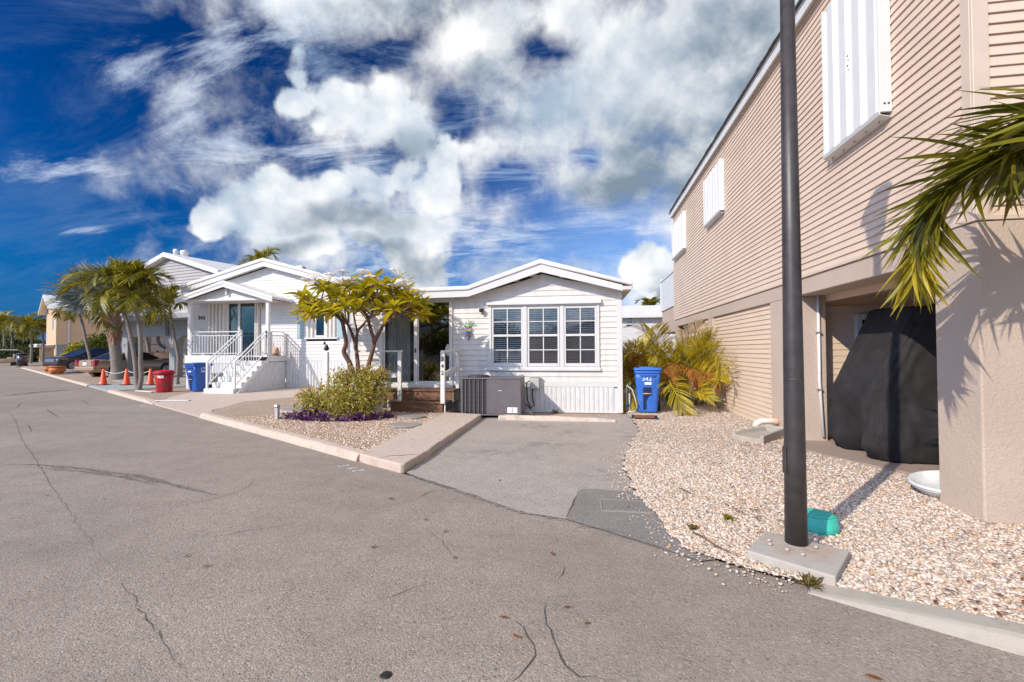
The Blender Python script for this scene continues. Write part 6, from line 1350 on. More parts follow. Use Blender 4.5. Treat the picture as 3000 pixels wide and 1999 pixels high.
# generic leafy mass
def leafy(name, parent, m, centers, n, size, seed, shell=.5, wmul=.45, upb=.25):
    r = np.random.default_rng(seed); C = np.array([c[:3] for c in centers]); Rr = np.array([c[3:6] for c in centers]); w = (Rr.prod(1))**(2/3); k = r.choice(len(C), n, p=w/w.sum())
    d = r.normal(size=(n, 3)); d /= np.linalg.norm(d, axis=1)[:, None]; rad_ = (shell+(1-shell)*r.random(n))[:, None]; rad_ *= (1+.10*r.normal(size=(n, 1)))
    P = C[k]+d*rad_*Rr[k]; P = P[P[:, 2] > .02]; d = d[:len(P)]; n = len(P)
    dr = r.normal(size=(n, 3))+d*.9; dr[:, 2] += upb; dr /= np.linalg.norm(dr, axis=1)[:, None]; sd = np.cross(dr, r.normal(size=(n, 3))); sd /= np.linalg.norm(sd, axis=1)[:, None]
    L_ = size*(.6+.8*r.random(n))[:, None]; W_ = L_*wmul
    V = np.stack([P-dr*L_*.5, P-sd*W_*.5, P+dr*L_*.5-np.array([0, 0, 1])*L_*.08, P+sd*W_*.5], 1).reshape(-1, 3)
    me = bpy.data.meshes.new(name); me.vertices.add(len(V)); me.vertices.foreach_set('co', V.ravel().astype(np.float32)); me.loops.add(len(V)); me.loops.foreach_set('vertex_index', np.arange(len(V), dtype=np.int32)); me.polygons.add(n); me.polygons.foreach_set('loop_start', (np.arange(n)*4).astype(np.int32)); me.polygons.foreach_set('loop_total', np.full(n, 4, np.int32)); me.update(calc_edges=True); me.materials.append(m)
    return link(name, me, parent)
# flowering shrub under the plumeria
sh = thing('flowering_shrub', 'rounded olive-green shrub with small orange flowers below the plumeria', 'shrub', (-4.72, 9.15, .085))
BC = [(-.05, .0, .54, .72, .62, .56), (.38, .05, .66, .45, .5, .52), (-.45, -.05, .40, .55, .5, .40), (-.95, .0, .28, .42, .42, .32), (.1, -.25, .35, .6, .4, .35), (.05, .2, .85, .4, .35, .25), (-1.15, .1, .45, .22, .22, .22), (.55, .1, .88, .2, .2, .18), (-.3, .1, .85, .25, .2, .2)]
leafy('foliage', sh, M['bush'], BC, 8200, .064, 3, .35)
mb = MB()
for i in range(110):
    c = random.choice(BC); a = random.uniform(0, 6.3); e = random.uniform(.1, 1.4); d_ = Vector((math.cos(a)*math.cos(e), math.sin(a)*math.cos(e), math.sin(e))); tip = Vector(c[:3])+Vector((d_.x*c[3], d_.y*c[4], d_.z*c[5]))*random.uniform(.95, 1.18); mb.tube([Vector((c[0]*.35, c[1]*.3, .02)), Vector(c[:3])*.7+tip*.2, tip], [.010, .006, .003], 4)
obj('stems', mb, M['bark_brown'], sh)
flo = MB()
for i in range(120):
    c = random.choice(BC); d_ = Vector(np.random.default_rng(i).normal(size=3)).normalized(); d_.z = abs(d_.z); p = Vector(c[:3])+Vector((d_.x*c[3], d_.y*c[4], d_.z*c[5]))*1.03; flo.lathe([(.003, 0), (.019, .006), (.012, .014)], 6, tuple(p))
obj('flowers', flo, M['flower_orange'], sh)
gc = leafy('ground_cover', None, M['purple'], [(-6.0, 8.80, .13, .22, .16, .10), (-5.72, 8.70, .15, .24, .18, .14), (-5.40, 8.58, .12, .22, .14, .10), (-5.05, 8.50, .15, .20, .16, .15), (-4.72, 8.60, .12, .18, .14, .09), (-4.42, 8.68, .15, .22, .18, .15), (-4.15, 8.86, .13, .20, .16, .12), (-3.98, 9.15, .12, .16, .20, .10), (-5.55, 9.0, .2, .3, .25, .2)], 950, .12, 9, .2, .26, .6); stuff(gc, 'purple trailing ground cover around the foot of the shrub', 'ground cover')

# areca palm clump behind the blue bin
AR = [frond_mesh('frond', 1.7+.15*i, 46, .40, .020, 1.0+.22*i, .75, 20+i, 1.05-.06*i, .014, .75, .35, .08) for i in range(5)]
for me in AR: me.materials.append(M['frond_yellow'])
ARD = [frond_mesh('frond', 1.25, 30, .34, .026, 2.0+.3*i, .2, 30+i, .7, .012, .6, 1.2, .2) for i in range(2)]
for me in ARD: me.materials.append(M['frond_dead'])
ARP = frond_mesh('frond', 1.5, 34, .42, .03, .9, .7, 40, 1.1, .012, .7, .6, .1); ARP.materials.append(M['frond_pale'])
ap = thing('areca_palm', 'bushy yellow-green palm clump between the two houses', 'palm', (2.45, 12.9, .03))
for i in range(14): a = random.uniform(0, 6.3); r_ = random.uniform(.05, .75); x, y = r_*math.cos(a)*1.15, r_*math.sin(a); obj('stem', MB().tube([(x, y, -.05), (x*1.1, y*1.1, .35), (x*1.25, y*1.25, .75)], [.04, .035, .028], 8), M['crownshaft'], ap)
for i in range(62):
    a = i*2.399; r_ = random.uniform(.1, .85); x, y = r_*math.cos(a)*1.15, r_*math.sin(a)*.9; h_ = random.uniform(.25, 1.05)
    place('frond', random.choice(AR), None, ap, (x, y, h_*.9), a+random.gauss(0, .5), rad(random.uniform(-22, 28)), random.gauss(0, .35), random.uniform(.78, 1.15))
for x, y, z, az in ((.0, -.95, .95, -1.9), (.55, -.85, .75, -1.1), (-.75, -.7, 1.1, -2.2), (1.0, -.6, .9, -.7), (.2, -1.0, .8, -1.4)): place('frond', random.choice(ARD), None, ap, (x, y, z), az, rad(10), random.gauss(0, .4), .85)
for x, y, z, az, t in ((.35, .2, 1.25, .9, 25), (-.3, -.1, 1.2, 2.6, 15), (.7, .0, 1.0, .3, 5), (.9, .3, 1.15, .5, 12)): place('frond', ARP, None, ap, (x, y, z), az, rad(t), random.gauss(0, .4), .95)

# near palm at the right: only its fronds reach into the picture
npm = thing('near_palm', 'palm whose arching frond hangs in front of the stucco pier at right', 'palm tree', (3.95, 3.05, .03))
NB = Vector((3.95, 3.05, .03))
obj('trunk', ringed_trunk([(0, 0, -.1), (.02, 0, .8), (-.02, .02, 1.6), (-.03, .02, 2.15)], .10, .075, 12, 18), M['bark'], npm); obj('crownshaft', MB().tube([(-.03, .02, 2.14), (-.03, .02, 2.4), (-.03, .02, 2.75)], [.08, .09, .05], 12), M['crownshaft'], npm)
LFM = []
for v in range(7):
    r2 = random.Random(60+v); mb = MB(); b1 = r2.uniform(-.05, .10); b2 = r2.uniform(.02, .30); W_ = .0175*r2.uniform(.8, 1.25); rows = []
    for i in range(7):
        t = i/6; w = W_*(.30+.85*math.sin(PI*min(1, t*.86+.10)))*(1-t**4)*.5+.0005; x = t; y = b1*t*t; z = -b2*t*t; tw = r2.gauss(0, .15); rows.append([Vector((x, y-w*10*.35, z+w*10*.10+tw*w)), Vector((x, y, z)), Vector((x, y+w*10*.35, z+w*10*.10-tw*w))])
    mb.loft(rows, closed=False); me = mb.mesh('leaflet'); LFM.append(me)
LF_A = []; LF_B = []
for me in LFM: a_ = me.copy(); a_.materials.append(M['frond_near']); LF_A.append(a_); b_ = me.copy(); b_.materials.append(M['frond_tip']); LF_B.append(b_)
def big_frond(name, pts, n, ll, tip_yellow, seed, single=False):
    r2 = random.Random(seed); sp = smoothpath([Vector(p)-NB for p in pts], 8); fr = obj(name, MB().tube(sp, [.019*(1-.82*i/(len(sp)-1)) for i in range(len(sp))], 8), M['rachis'], npm)
    for s in (-1, 1):
        for i in range(n):
            t = .10+.90*(i+r2.random()*.6)/n; f = min(t, .999)*(len(sp)-1); k = int(f); o_ = sp[k].lerp(sp[min(k+1, len(sp)-1)], f-k); tan = (sp[min(k+1, len(sp)-1)]-sp[max(k-1, 0)]).normalized()
            side = tan.cross(Vector((0, 0, 1))); side = (side.normalized() if side.length > .05 else Vector((1, 0, 0)))*s; nor = side.cross(tan)*s
            if nor.z < 0: nor = -nor
            d_ = (side*r2.uniform(.85, 1.35)*(1-.35*t) + tan*(.50+.65*t) + nor*r2.gauss(.18 if s > 0 else .0, .45) + Vector((0, 0, -.12-.15*t))).normalized()
            le = ll*(.50+.62*math.sin(PI*min(1, .15+.80*t)))*r2.uniform(.8, 1.12); me = r2.choice(LF_B if t > tip_yellow else LF_A); o = link('leaflet', me, fr); o.location = o_
            z_ = (nor+Vector((r2.gauss(0, .35), r2.gauss(0, .35), 0))); y_ = z_.cross(d_).normalized(); z_ = d_.cross(y_); o.rotation_euler = Matrix(((d_.x, y_.x, z_.x), (d_.y, y_.y, z_.y), (d_.z, y_.z, z_.z))).to_euler(); o.scale = (le, le, le)
D_ = lambda x, y, dep: DEP(x, y, dep)
big_frond('frond', [NB+Vector((-.03, .02, 2.6)), D_(3180, 400, 2.75), D_(3080, 405, 2.9), D_(2967, 443, 3.05), D_(2877, 474, 3.18), D_(2800, 538, 3.26), D_(2741, 592, 3.32), D_(2705, 660, 3.34), D_(2682, 750, 3.35), D_(2685, 800, 3.35)], 112, .54, .76, 1)
big_frond('frond', [NB+Vector((-.03, .02, 2.65)), D_(3230, 330, 2.6), D_(3140, 300, 2.75), D_(3050, 330, 2.9), D_(2985, 410, 3.0), D_(2960, 520, 3.05)], 56, .48, 2, 2)
big_frond('frond', [NB+Vector((-.03, .02, 2.7)), NB+Vector((-.3, -.45, 3.1)), NB+Vector((-.5, -.9, 3.15)), NB+Vector((-.6, -1.3, 2.8))], 22, .42, 2, 3)
NF = [frond_mesh('frond', 1.7, 40, .5, .035, 1.1, .4, 80+i, .8, .02, .6, .6) for i in range(2)]
for me in NF: me.materials.append(M['frond_near'])
for i, az in enumerate((.2, 1.3, 2.1, -.6, -1.4)): place('frond', NF[i % 2], None, npm, (-.03, .02, 2.65), az, rad(8), 0, 1.0)
# weeds at the kerb end and gravel edge
for (x, y, lab, n, s) in ((1.42, 3.10, 'tuft of dry reddish weed at the end of the kerb', 60, .085), (1.28, 4.2, 'small green weed sprouting from the gravel', 50, .07), (.92, 3.95, 'sparse mossy weed on the dark gravel edge', 50, .06), (-1.5, 9.86, 'small green weed beside the wheel stop', 30, .10), (-.55, 10.80, 'little weed growing at the skirting foot', 40, .10)):
    w = thing('weed', lab, 'weed', (x, y, .01)); mb = MB()
    for k in range(n):
        a = random.uniform(0, 6.3); e = random.uniform(.15, 1.3); L_ = s*random.uniform(.5, 1.3); d_ = Vector((math.cos(a)*math.cos(e), math.sin(a)*math.cos(e), math.sin(e))); o_ = Vector((random.gauss(0, s*.25), random.gauss(0, s*.2), .02)); sd = d_.cross(Vector((0, 0, 1))).normalized()*L_*.05; mb.add([o_-sd, o_+sd, o_+d_*L_*.6+sd, o_+d_*L_-Vector((0, 0, L_*.2)), o_+d_*L_*.6-sd], [(0, 1, 2, 3, 4)])
    obj('blades', mb, M['weed'] if 'green' not in lab else M['hedge_yellow'], w)

# ------------------------------------------------------------------ grey house with balcony, left of 343
FG = Frame(-22.9, 23.0, -15.0, .03)
gh = thing('stilt_house', 'grey clapboard house raised on arched piers with a white balcony', 'house', (-22.9, 23.0, .03), rad(-15))
def gx(px, py=1000, yl=0.0): return FG.front(px, py, yl)[0]
def gz(px, py, yl=0.0): return FG.front(px, py, yl)[1]
bx0 = gx(352); bx1 = gx(600); zb0 = gz(480, 985); zb1 = gz(480, 942); zd = gz(480, 929); p1a, p1b = gx(496), gx(519); p0a, p0b = gx(352), gx(374)
def arch_wall(x0, x1, za, zt, r, y0, y1):
    """beam over an opening with rounded corners"""
    pts = [(x0, zt), (x0, za-r)] + [(x0+r*(1-math.cos(rad(a))), za-r+r*math.sin(rad(a))) for a in range(15, 91, 15)] + [(x1-r*(1-math.cos(rad(a))), za-r+r*math.sin(rad(a))) for a in range(90, 0, -15)] + [(x1, za-r), (x1, zt)]
    return MB().prism(pts, lambda u, v, t: (u, y0 if t == 0 else y1, v))
obj('arch_beam', arch_wall(p0b, p1a, zb0, zb1, .55, 0, .35), M['grey_stucco'], gh); obj('arch_beam', arch_wall(p1b, p1b+3.0, zb0, zb1, .55, 0, .35), M['grey_stucco'], gh)
for a, b in ((p0a, p0b), (p1a, p1b), (p1b+3.0, p1b+3.5)): obj('pier', MB().box(a, b, 0, .35, -.1, zb1), M['grey_stucco'], gh, bev=.02)
obj('deck_edge', MB().box(p0a-.6, p1b+3.5, -1.3, 4.2, zb1+.004, zd), M['grey_stucco'], gh, bev=.02)
obj('underside_bracket', MB().prism([(p1a-2.2, zb1), (p1a-.05, zb0+.0), (p1a-.05, zb1)], lambda u, v, t: (u, -.2 if t == 0 else -.03, v)), M['grey_stucco'], gh)
obj('rail_cap', MB().bar((p0a-.5, -1.2, zd+.95), (p1b+3.4, -1.2, zd+.95), .07, .06).bar((p0a-.5, -1.2, zd+.10), (p1b+3.4, -1.2, zd+.10), .05, .05), M['white_trim'], gh)
bal = MB().box(-.018, .018, -1.218, -1.182, .13, .92).mesh('baluster'); bal.materials.append(M['white_trim']); x = p0a-.45
while x < p1b+3.3: o = link('baluster', bal, gh); o.location = (x, 0, zd); x += .135
YG = 2.2
ex0, ez0 = FG.front(425, 771, YG); pkx, pkz = FG.front(497, 750, YG); rx1, rz1 = FG.front(655, 800, YG); slope_r = (pkz-rz1)/(rx1-pkx); rx2 = pkx+5.4; lx2 = pkx-4.2; ezr = pkz-slope_r*5.4; ezl = pkz-slope_r*4.2
def spanG(z):
    a, b = lx2+.2, rx2-.3
    if z > ezl: a = max(a, pkx-(pkz-z)/slope_r)
    if z > ezr: b = min(b, pkx+(pkz-z)/slope_r)
    return (a, b) if b > a else (pkx, pkx)
boards(gh, M['grey_siding'], courses(zd+.02, pkz-.12, .20), spanG, lambda u, d, z: (u, YG-d, z), lap=.04, tilt=.035)
obj('wall_core', MB().box(lx2+.2, rx2-.3, YG+.01, YG+9, zd, min(ezl, ezr)-.15), M['grey_siding'], gh)
obj('roof', MB().prism([(rx2, ezr+.15), (pkx, pkz+.17), (lx2, ezl+.15), (lx2, ezl-.15), (pkx, pkz-.13), (rx2, ezr-.15)], lambda u, v, t: (u, YG-.4 if t == 0 else YG+10, v)), M['white_roof'], gh, bev=.02)
for px, py, s in ((540, 752, .22), (515, 748, .14)): vx, vz = FG.front(px, py, YG+1.5); obj('roof_vent', MB().lathe([(s, -.6), (s, .15), (s*1.2, .2), (s*1.1, .38), (s*.3, .45)], 14, (vx, YG+1.5, vz)), M['white_trim'], gh)
obj('under_wall', MB().box(p1b+.2, p1b+3.2, 4.0, 4.1, 0, zb1), M['grey_siding'], gh)
cx_, cz_ = FG.front(536, 1043, 1.2); cd = thing('condenser_unit', 'beige mini-split condenser hanging under the grey house', 'air conditioner', FG.o+FG.M @ Vector((cx_, 1.2, cz_-.45))); obj('cabinet', MB().box(-.40, .40, -.16, .16, 0, .85), M['cart_beige'], cd, bev=.02); obj('fan_grille', MB().lathe([(.28, 0), (.28, .02), (.06, .03)], 20), M['ac_dark'], cd, loc=(-.08, -.162, .42)).rotation_euler = (PI/2, 0, 0); obj('badge', MB().prism([(.10, .62), (.30, .72), (.22, .55)], lambda u, v, t: (u, -.163 if t == 0 else -.17, v)), mat('cyan_badge', (.02, .35, .5), .5), cd); obj('stand', MB().box(-.4, -.33, -.15, .15, -1.2, 0).box(.33, .4, -.15, .15, -1.2, 0), M['galv'], cd)

# ------------------------------------------------------------------ tan house farther along the road
FT = Frame(-53.9, 40.2, -31.5, .12)
th = thing('far_house', 'tan clapboard house on a raised floor behind the dark car', 'house', (-53.9, 40.2, .12), rad(-31.5))
zt0 = FT.side(167, 1010, 0)[1]; zt1 = FT.side(200, 911, 0)[1]; LT = 13.5; WT = 9.0
boards(th, M['far_tan'], courses(zt0, zt1, .27), lambda z: (.05, LT), lambda u, d, z: (d, u, z), [(3.0, 5.2, zt1-.72, zt1-.28)], lap=.03, tilt=.025)
boards(th, M['far_tan'], courses(zt0, zt1+1.6, .27), lambda z: (-WT+max(0, z-zt1)*2.8, -.05-max(0, z-zt1)*2.8), lambda u, d, z: (u, -d, z), lap=.03, tilt=.025)
obj('wall_core', MB().box(-WT, -.01, .01, LT, zt0, zt1), M['far_tan'], th); obj('corner_trim', MB().box(-.12, .04, -.04, .12, zt0, zt1), M['far_tan'], th)
obj('lower_wall', MB().box(-WT+.5, -.4, .6, LT, -.1, zt0-.01), M['far_orange'], th); obj('lower_pier', MB().box(-.9, -.02, .02, .9, -.1, zt0-.01).box(-.5, -.02, 1.9, 2.9, -.1, zt0-.01), M['grey_stucco'], th); obj('far_downspout', MB().box(.05, .15, .85, .98, .2, zt1), M['white_trim'], th)
obj('roof', MB().prism([(.5, zt1-.05), (-WT/2, zt1+1.75), (-WT-.5, zt1-.05), (-WT-.5, zt1+.12), (-WT/2, zt1+1.95), (.5, zt1+.12)], lambda u, v, t: (u, -.7 if t == 0 else LT+.5, v)), M['white_roof'], th)
tw_ = obj('window', MB().box(.0, .05, 2.95, 5.25, zt1-.76, zt1-.70).box(.0, .05, 2.95, 5.25, zt1-.30, zt1-.24).box(.0, .05, 2.95, 3.03, zt1-.70, zt1-.30).box(.0, .05, 5.17, 5.25, zt1-.70, zt1-.30), M['white_trim'], th); obj('pane', MB().box(.0, .02, 3.03, 5.17, zt1-.70, zt1-.30), M['dark_glass'], tw_)
fw = obj('window', MB().box(-3.4, -2.5, -.07, -.03, zt1-1.9, zt1-.7), M['shutter_blue'], th)
# white house far behind, between 342 and the tan stilt house
FW = Frame(3.0, 27.0, 0.0); wh = thing('far_house', 'white house with pale roof glimpsed behind the palm clump', 'house', (3.0, 27.0, 0)); wx0, wz_ = FW.front(1840, 925); wx1, _ = FW.front(1990, 925); wzr = FW.front(1880, 912)[1]
boards(wh, M['white_siding_far'], courses(.6, wz_, .2), lambda z: (wx0-3, wx1+4), lambda u, d, z: (u, -d, z), [(FW.front(1835, 950)[0], FW.front(1851, 950)[0], FW.front(1840, 950)[1], FW.front(1840, 926)[1])], lap=.02)
obj('wall_core', MB().box(wx0-3, wx1+4, .35, .4, 0, wz_), M['interior_dark'], wh); obj('roof', MB().prism([(-.4, wz_), (3.5, wz_+.9), (3.5, wz_+.7), (-.4, wz_-.15)], lambda u, v, t: (wx0-3.3 if t == 0 else wx1+4.3, u, v)), M['white_roof'], wh)
a, c = FW.front(1835, 950); b, d = FW.front(1851, 926); w_ = obj('window', MB().box(a-.05, a+.02, -.04, .02, c, d).box(b-.02, b+.05, -.04, .02, c, d).box(a, b, -.04, .02, (c+d)/2-.03, (c+d)/2+.03).box(a, b, -.04, .02, d-.02, d+.05).box(a, b, -.04, .02, c-.05, c+.02), M['white_trim'], wh); obj('pane', MB().box(a, b, .0, .01, c, d), M['door_glass'], w_)
rx_, rz_ = FW.front(1835, 960, -1.5); rx2_, _ = FW.front(1880, 960, -1.5); obj('porch_rail', MB().bar((rx_-2, -1.5, rz_+.05), (rx2_, -1.5, rz_-.5), .06, .06), M['white_trim'], wh)
for i in range(16): obj('baluster', MB().box(rx_-1.9+i*.18, rx_-1.87+i*.18, -1.52, -1.49, .5, rz_-.02*i), M['white_trim'], wh)
# pale lattice fence seen through the far carport
lf_ = thing('lattice_fence', 'white slatted fence seen through the far carport opening', 'fence', (3.7, 19.5, 0))
for i in range(14): obj('slat', MB().box(-.2+i*.16, -.12+i*.16, 0, .03, 0, 2.0), M['white_trim'], lf_)
obj('rail', MB().box(-.3, 2.2, .031, .06, .3, .38).box(-.3, 2.2, .031, .06, 1.7, 1.78), M['white_trim'], lf_)

# ------------------------------------------------------------------ vehicles
def wheel(par, x, y, r, s, w=.22):
    wl = obj('wheel', MB().tube([(x, y-w/2, r), (x, y+w/2, r)], r, 28), M['tyre'], par)
    yo = y+s*(w/2+.004); rm = MB().tube([(x, yo-.004*s, r), (x, yo+.004*s, r)], r*.70, 28); obj('rim_disc', rm, M['ac_dark'], wl)
    sp = MB()
    for k in range(10): a = k*PI/5; sp.bar((x+.05*math.cos(a), yo+s*.012, r+.05*math.sin(a)), (x+r*.66*math.cos(a), yo+s*.012, r+r*.66*math.sin(a)), .035, .03, up=(0, 1, 0))
    ring = [(x+r*.67*math.cos(k*PI/14), yo+s*.012, r+r*.67*math.sin(k*PI/14)) for k in range(29)]; sp.tube(ring, .022, 6, cap=False); obj('rim', sp, M['rim'], wl)
def car(name, label, loc, rz, prof, glassprof, W, wheels, paint, r):
    """x forward; prof: list of (x, z_top, half width) along the body; glassprof: side outline of the greenhouse"""
    c = thing(name, label, 'car', loc, rz); secs = []
    for x, zt, hw, zb in prof:
        zs = zb+(zt-zb)*.42; secs.append([Vector((x, y, z)) for y, z in ((-hw*.80, zb), (-hw*.97, zb+.08), (-hw, zs), (-hw*.985, zt-.10), (-hw*.90, zt-.015), (-hw*.4, zt+.012), (0, zt+.018), (hw*.4, zt+.012), (hw*.90, zt-.015), (hw*.985, zt-.10), (hw, zs), (hw*.97, zb+.08), (hw*.80, zb))])
    obj('body', MB().loft(secs), paint, c)
    g = glassprof; hwb, hwr = W*.90, W*.70; zb_ = min(z for x, z in g); zt_ = max(z for x, z in g)
    def hy(z): return hwb+(hwr-hwb)*(z-zb_)/(zt_-zb_)
    mb = MB(); n = len(g); mb.add([(x, -hy(z), z) for x, z in g]+[(x, hy(z), z) for x, z in g], [tuple(range(n)), tuple(range(2*n-1, n-1, -1))]+[(i, n+i, n+(i+1) % n, (i+1) % n) for i in range(n)]); obj('window_glass', mb, M['dark_glass2'], c)
    # roof skin and pillars
    tops = [p for p in g if p[1] > zb_+.30]; tops.sort(); rs = [[Vector((x, y*hy(z)*1.01, z+(.014 if abs(y) < .9 else -.03))) for y in (-1.02, -.85, 0, .85, 1.02)] for x, z in tops]
    obj('roof', MB().loft(rs, closed=False), paint, c)
    for (x0, z0), (x1, z1) in ((g[0], g[1]), (g[-1], g[-2])):
        for s in (-1, 1): obj('pillar', MB().bar((x0, s*hy(z0)*1.0, z0), (x1, s*hy(z1)*1.0, z1), .07, .05), paint, c)
    xm = (tops[0][0]+tops[-1][0])/2
    for s in (-1, 1): obj('pillar', MB().bar((xm, s*hy(zb_)*1.005, zb_), (xm, s*hy(zt_)*1.005, zt_), .09, .02), M['black'] , c)
    for x in wheels:
        for s in (-1, 1):
            wheel(c, x, s*(W-.10), r, s); obj('wheel_arch', MB().tube([(x, s*(W-.16), r+.03), (x, s*(W+.004), r+.03)], r*1.17, 24), M['black'], c)
    return c
M['dark_glass2'] = mat('tinted_car_glass', (0.012, 0.016, 0.022), 0.06, spec=0.8)
# champagne sedan: nose away from the road
hd = math.atan2(RN.y, RN.x)
b = DEP(388, 1060, 29.0); sed = car('sedan', 'champagne sedan parked nose-in behind the stout fan palm', (b.x, b.y, .03), rad(80), [(-2.48, .80, .76, .40), (-2.42, .98, .86, .34), (-2.1, 1.02, .91, .26), (-1.3, .98, .925, .22), (0, .96, .93, .22), (1.0, .95, .925, .22), (1.75, .88, .90, .24), (2.25, .78, .84, .28), (2.5, .62, .72, .34)], [(-1.75, 1.0), (-.85, 1.44), (.15, 1.47), (.55, 1.40), (1.25, .97)], .93, (-1.45, 1.47), M['sedan_paint'], .335)
obj('rear_bumper', MB().box(-2.58, -2.36, -.86, .86, .38, .62), M['sedan_paint'], sed, bev=.05, seg=3); obj('trunk_panel', MB().box(-2.505, -2.46, -.55, .55, .64, .97), M['sedan_paint'], sed, bev=.02)
for s in (-1, 1): obj('tail_lamp', MB().prism([(s*.62, .64), (s*.86, .64), (s*.88, 1.0), (s*.74, 1.02)], lambda u, v, t: (-2.52 if t == 0 else -2.30, u, v)), M['tail_red'], sed)
obj('licence_plate', MB().box(-2.53, -2.506, -.16, .16, .70, .86), M['lettering_white'], sed); obj('plate_mark', MB().box(-2.535, -2.531, -.10, .10, .75, .81), mat('plate_green', (.1, .35, .28), .5), sed); obj('trunk_badge', MB().box(-2.52, -2.506, -.05, .05, .90, .95), M['tail_red'], sed); obj('side_marker', MB().box(-2.25, -2.0, -.936, -.925, .48, .52), M['tail_red'], sed)
for s in (-1, 1): obj('mirror', MB().cbox((.95, s*1.0, 1.0), .12, .2, .13), M['sedan_paint'], sed, bev=.03)
# dark suv: nose towards the road
b = DEP(256, 1050, 38.0); suv = car('suv', 'dark suv parked nose-out in front of the tan house', (b.x, b.y, .03), rad(262), [(-2.45, 1.00, .84, .45), (-2.35, 1.08, .95, .36), (-1.0, 1.08, .99, .30), (0.4, 1.12, .99, .30), (1.2, 1.16, .98, .30), (1.9, 1.11, .96, .30), (2.3, 1.05, .92, .34), (2.5, .90, .84, .40)], [(-2.35, 1.06), (-2.15, 1.66), (-.3, 1.76), (.25, 1.70), (1.25, 1.15)], .98, (-1.4, 1.5), M['suv_paint'], .39)
obj('grille', MB().box(2.40, 2.53, -.52, .52, .72, .80).box(2.40, 2.535, -.50, .50, .83, .90), M['chrome'], suv, bev=.02); obj('grille_dark', MB().box(2.38, 2.515, -.6, .6, .68, .94), M['black'], suv, bev=.02)
for s in (-1, 1): obj('headlight', MB().prism([(s*.55, .80), (s*.90, .86), (s*.90, .96), (s*.58, .92)], lambda u, v, t: (2.50-.35*abs(u)+.02 if t == 0 else 2.0, u, v)), M['chrome'], suv); obj('amber_lamp', MB().prism([(1.85, .93), (2.25, .88), (2.28, .93), (1.9, .99)], lambda u, v, t: (u, s*(.90 if t == 0 else .972), v)), M['amber'], suv); obj('mirror', MB().cbox((.9, s*1.1, 1.12), .14, .22, .16), M['suv_paint'], suv, bev=.03)
obj('lower_bumper', MB().box(2.30, 2.50, -.85, .85, .36, .58), M['black'], suv, bev=.04); obj('roof_rail', MB().tube([(-1.9, -.72, 1.80), (0, -.72, 1.82)], .03, 8), M['black'], suv); obj('roof_rail', MB().tube([(-1.9, .72, 1.80), (0, .72, 1.82)], .03, 8), M['black'], suv)
# fifth-wheel trailer
b = DEP(405, 1050, 36.0); rv = thing('camper_trailer', 'beige camper trailer with black swoosh parked behind the sedan', 'trailer', (b.x, b.y, .03), rad(262))
sp_ = [(0.9, 1.35), (1.15, 1.9), (1.0, 2.6), (.55, 3.3), (0, 3.6), (-8, 3.6), (-8, .9), (-2.2, .9), (-2.0, 1.2), (-1.6, 1.35)]
obj('shell', MB().prism(sp_, lambda u, v, t: (u, -1.22 if t == 0 else 1.22, v)), M['rv'], rv, bev=.10, seg=3)
obj('front_window', MB().prism([(1.10, 1.75), (1.17, 2.0), (1.02, 2.62), (.60, 3.26), (.5, 3.2), (.9, 2.5), (1.0, 1.8)], lambda u, v, t: (u, -1.0 if t == 0 else 1.0, v)), M['dark_glass2'], rv)
obj('black_side_curve', MB().prism([(.95, 1.40), (1.15, 1.9), (.98, 2.6), (.52, 3.3), (.2, 3.3), (.62, 2.6), (.72, 1.9), (.55, 1.40)], lambda u, v, t: (u, 1.221 if t == 0 else 1.232, v)), M['suv_paint'], rv)
swo = []
for r_out, r_in, cx, cz in ((.85, .70, -1.35, 2.45),):
    arc = [(cx+r_out*math.cos(rad(a)), cz+r_out*.9*math.sin(rad(a))) for a in range(100, -81, -12)]; arc2 = [(cx-.12+(r_in)*math.cos(rad(a)), cz+.02+r_in*.9*math.sin(rad(a))) for a in range(-80, 101, 12)]
    obj('swoosh', MB().prism(arc+arc2, lambda u, v, t: (u, 1.222 if t == 0 else 1.235, v)), M['suv_paint'], rv)
arc = [(-1.6+.55*math.cos(rad(a)), 2.35+.55*math.sin(rad(a))) for a in range(80, -71, -15)]+[(-1.70+.52*math.cos(rad(a)), 2.37+.5*math.sin(rad(a))) for a in range(-70, 81, 15)]
obj('swoosh', MB().prism(arc, lambda u, v, t: (u, 1.222 if t == 0 else 1.235, v)), M['galv'], rv)
for q in (-1,): obj('hatch_outline', MB().tube([(-.05, 1.225, 1.45), (-1.15, 1.225, 1.45), (-1.15, 1.225, 2.05), (-.05, 1.225, 2.05), (-.05, 1.225, 1.45)], .022, 6), M['black'], rv); obj('hatch_latch', MB().box(-.66, -.54, 1.222, 1.25, 1.44, 1.56), M['black'], rv)
obj('edge_trim', MB().tube([(.30, 1.23, 3.35), (-.05, 1.23, 2.9), (-.02, 1.23, 2.2), (.20, 1.23, 1.6)], .03, 6), M['black'], rv); obj('front_leg', MB().box(-.5, -.35, -1.0, -.85, 0, 1.34).box(-.5, -.35, .85, 1.0, 0, 1.34).box(-8, -2.3, -.9, .9, .5, .9), M['black'], rv)
for x in (-5.0, -5.9):
    for s in (-1, 1): wheel(rv, x, s*1.0, .36, s)
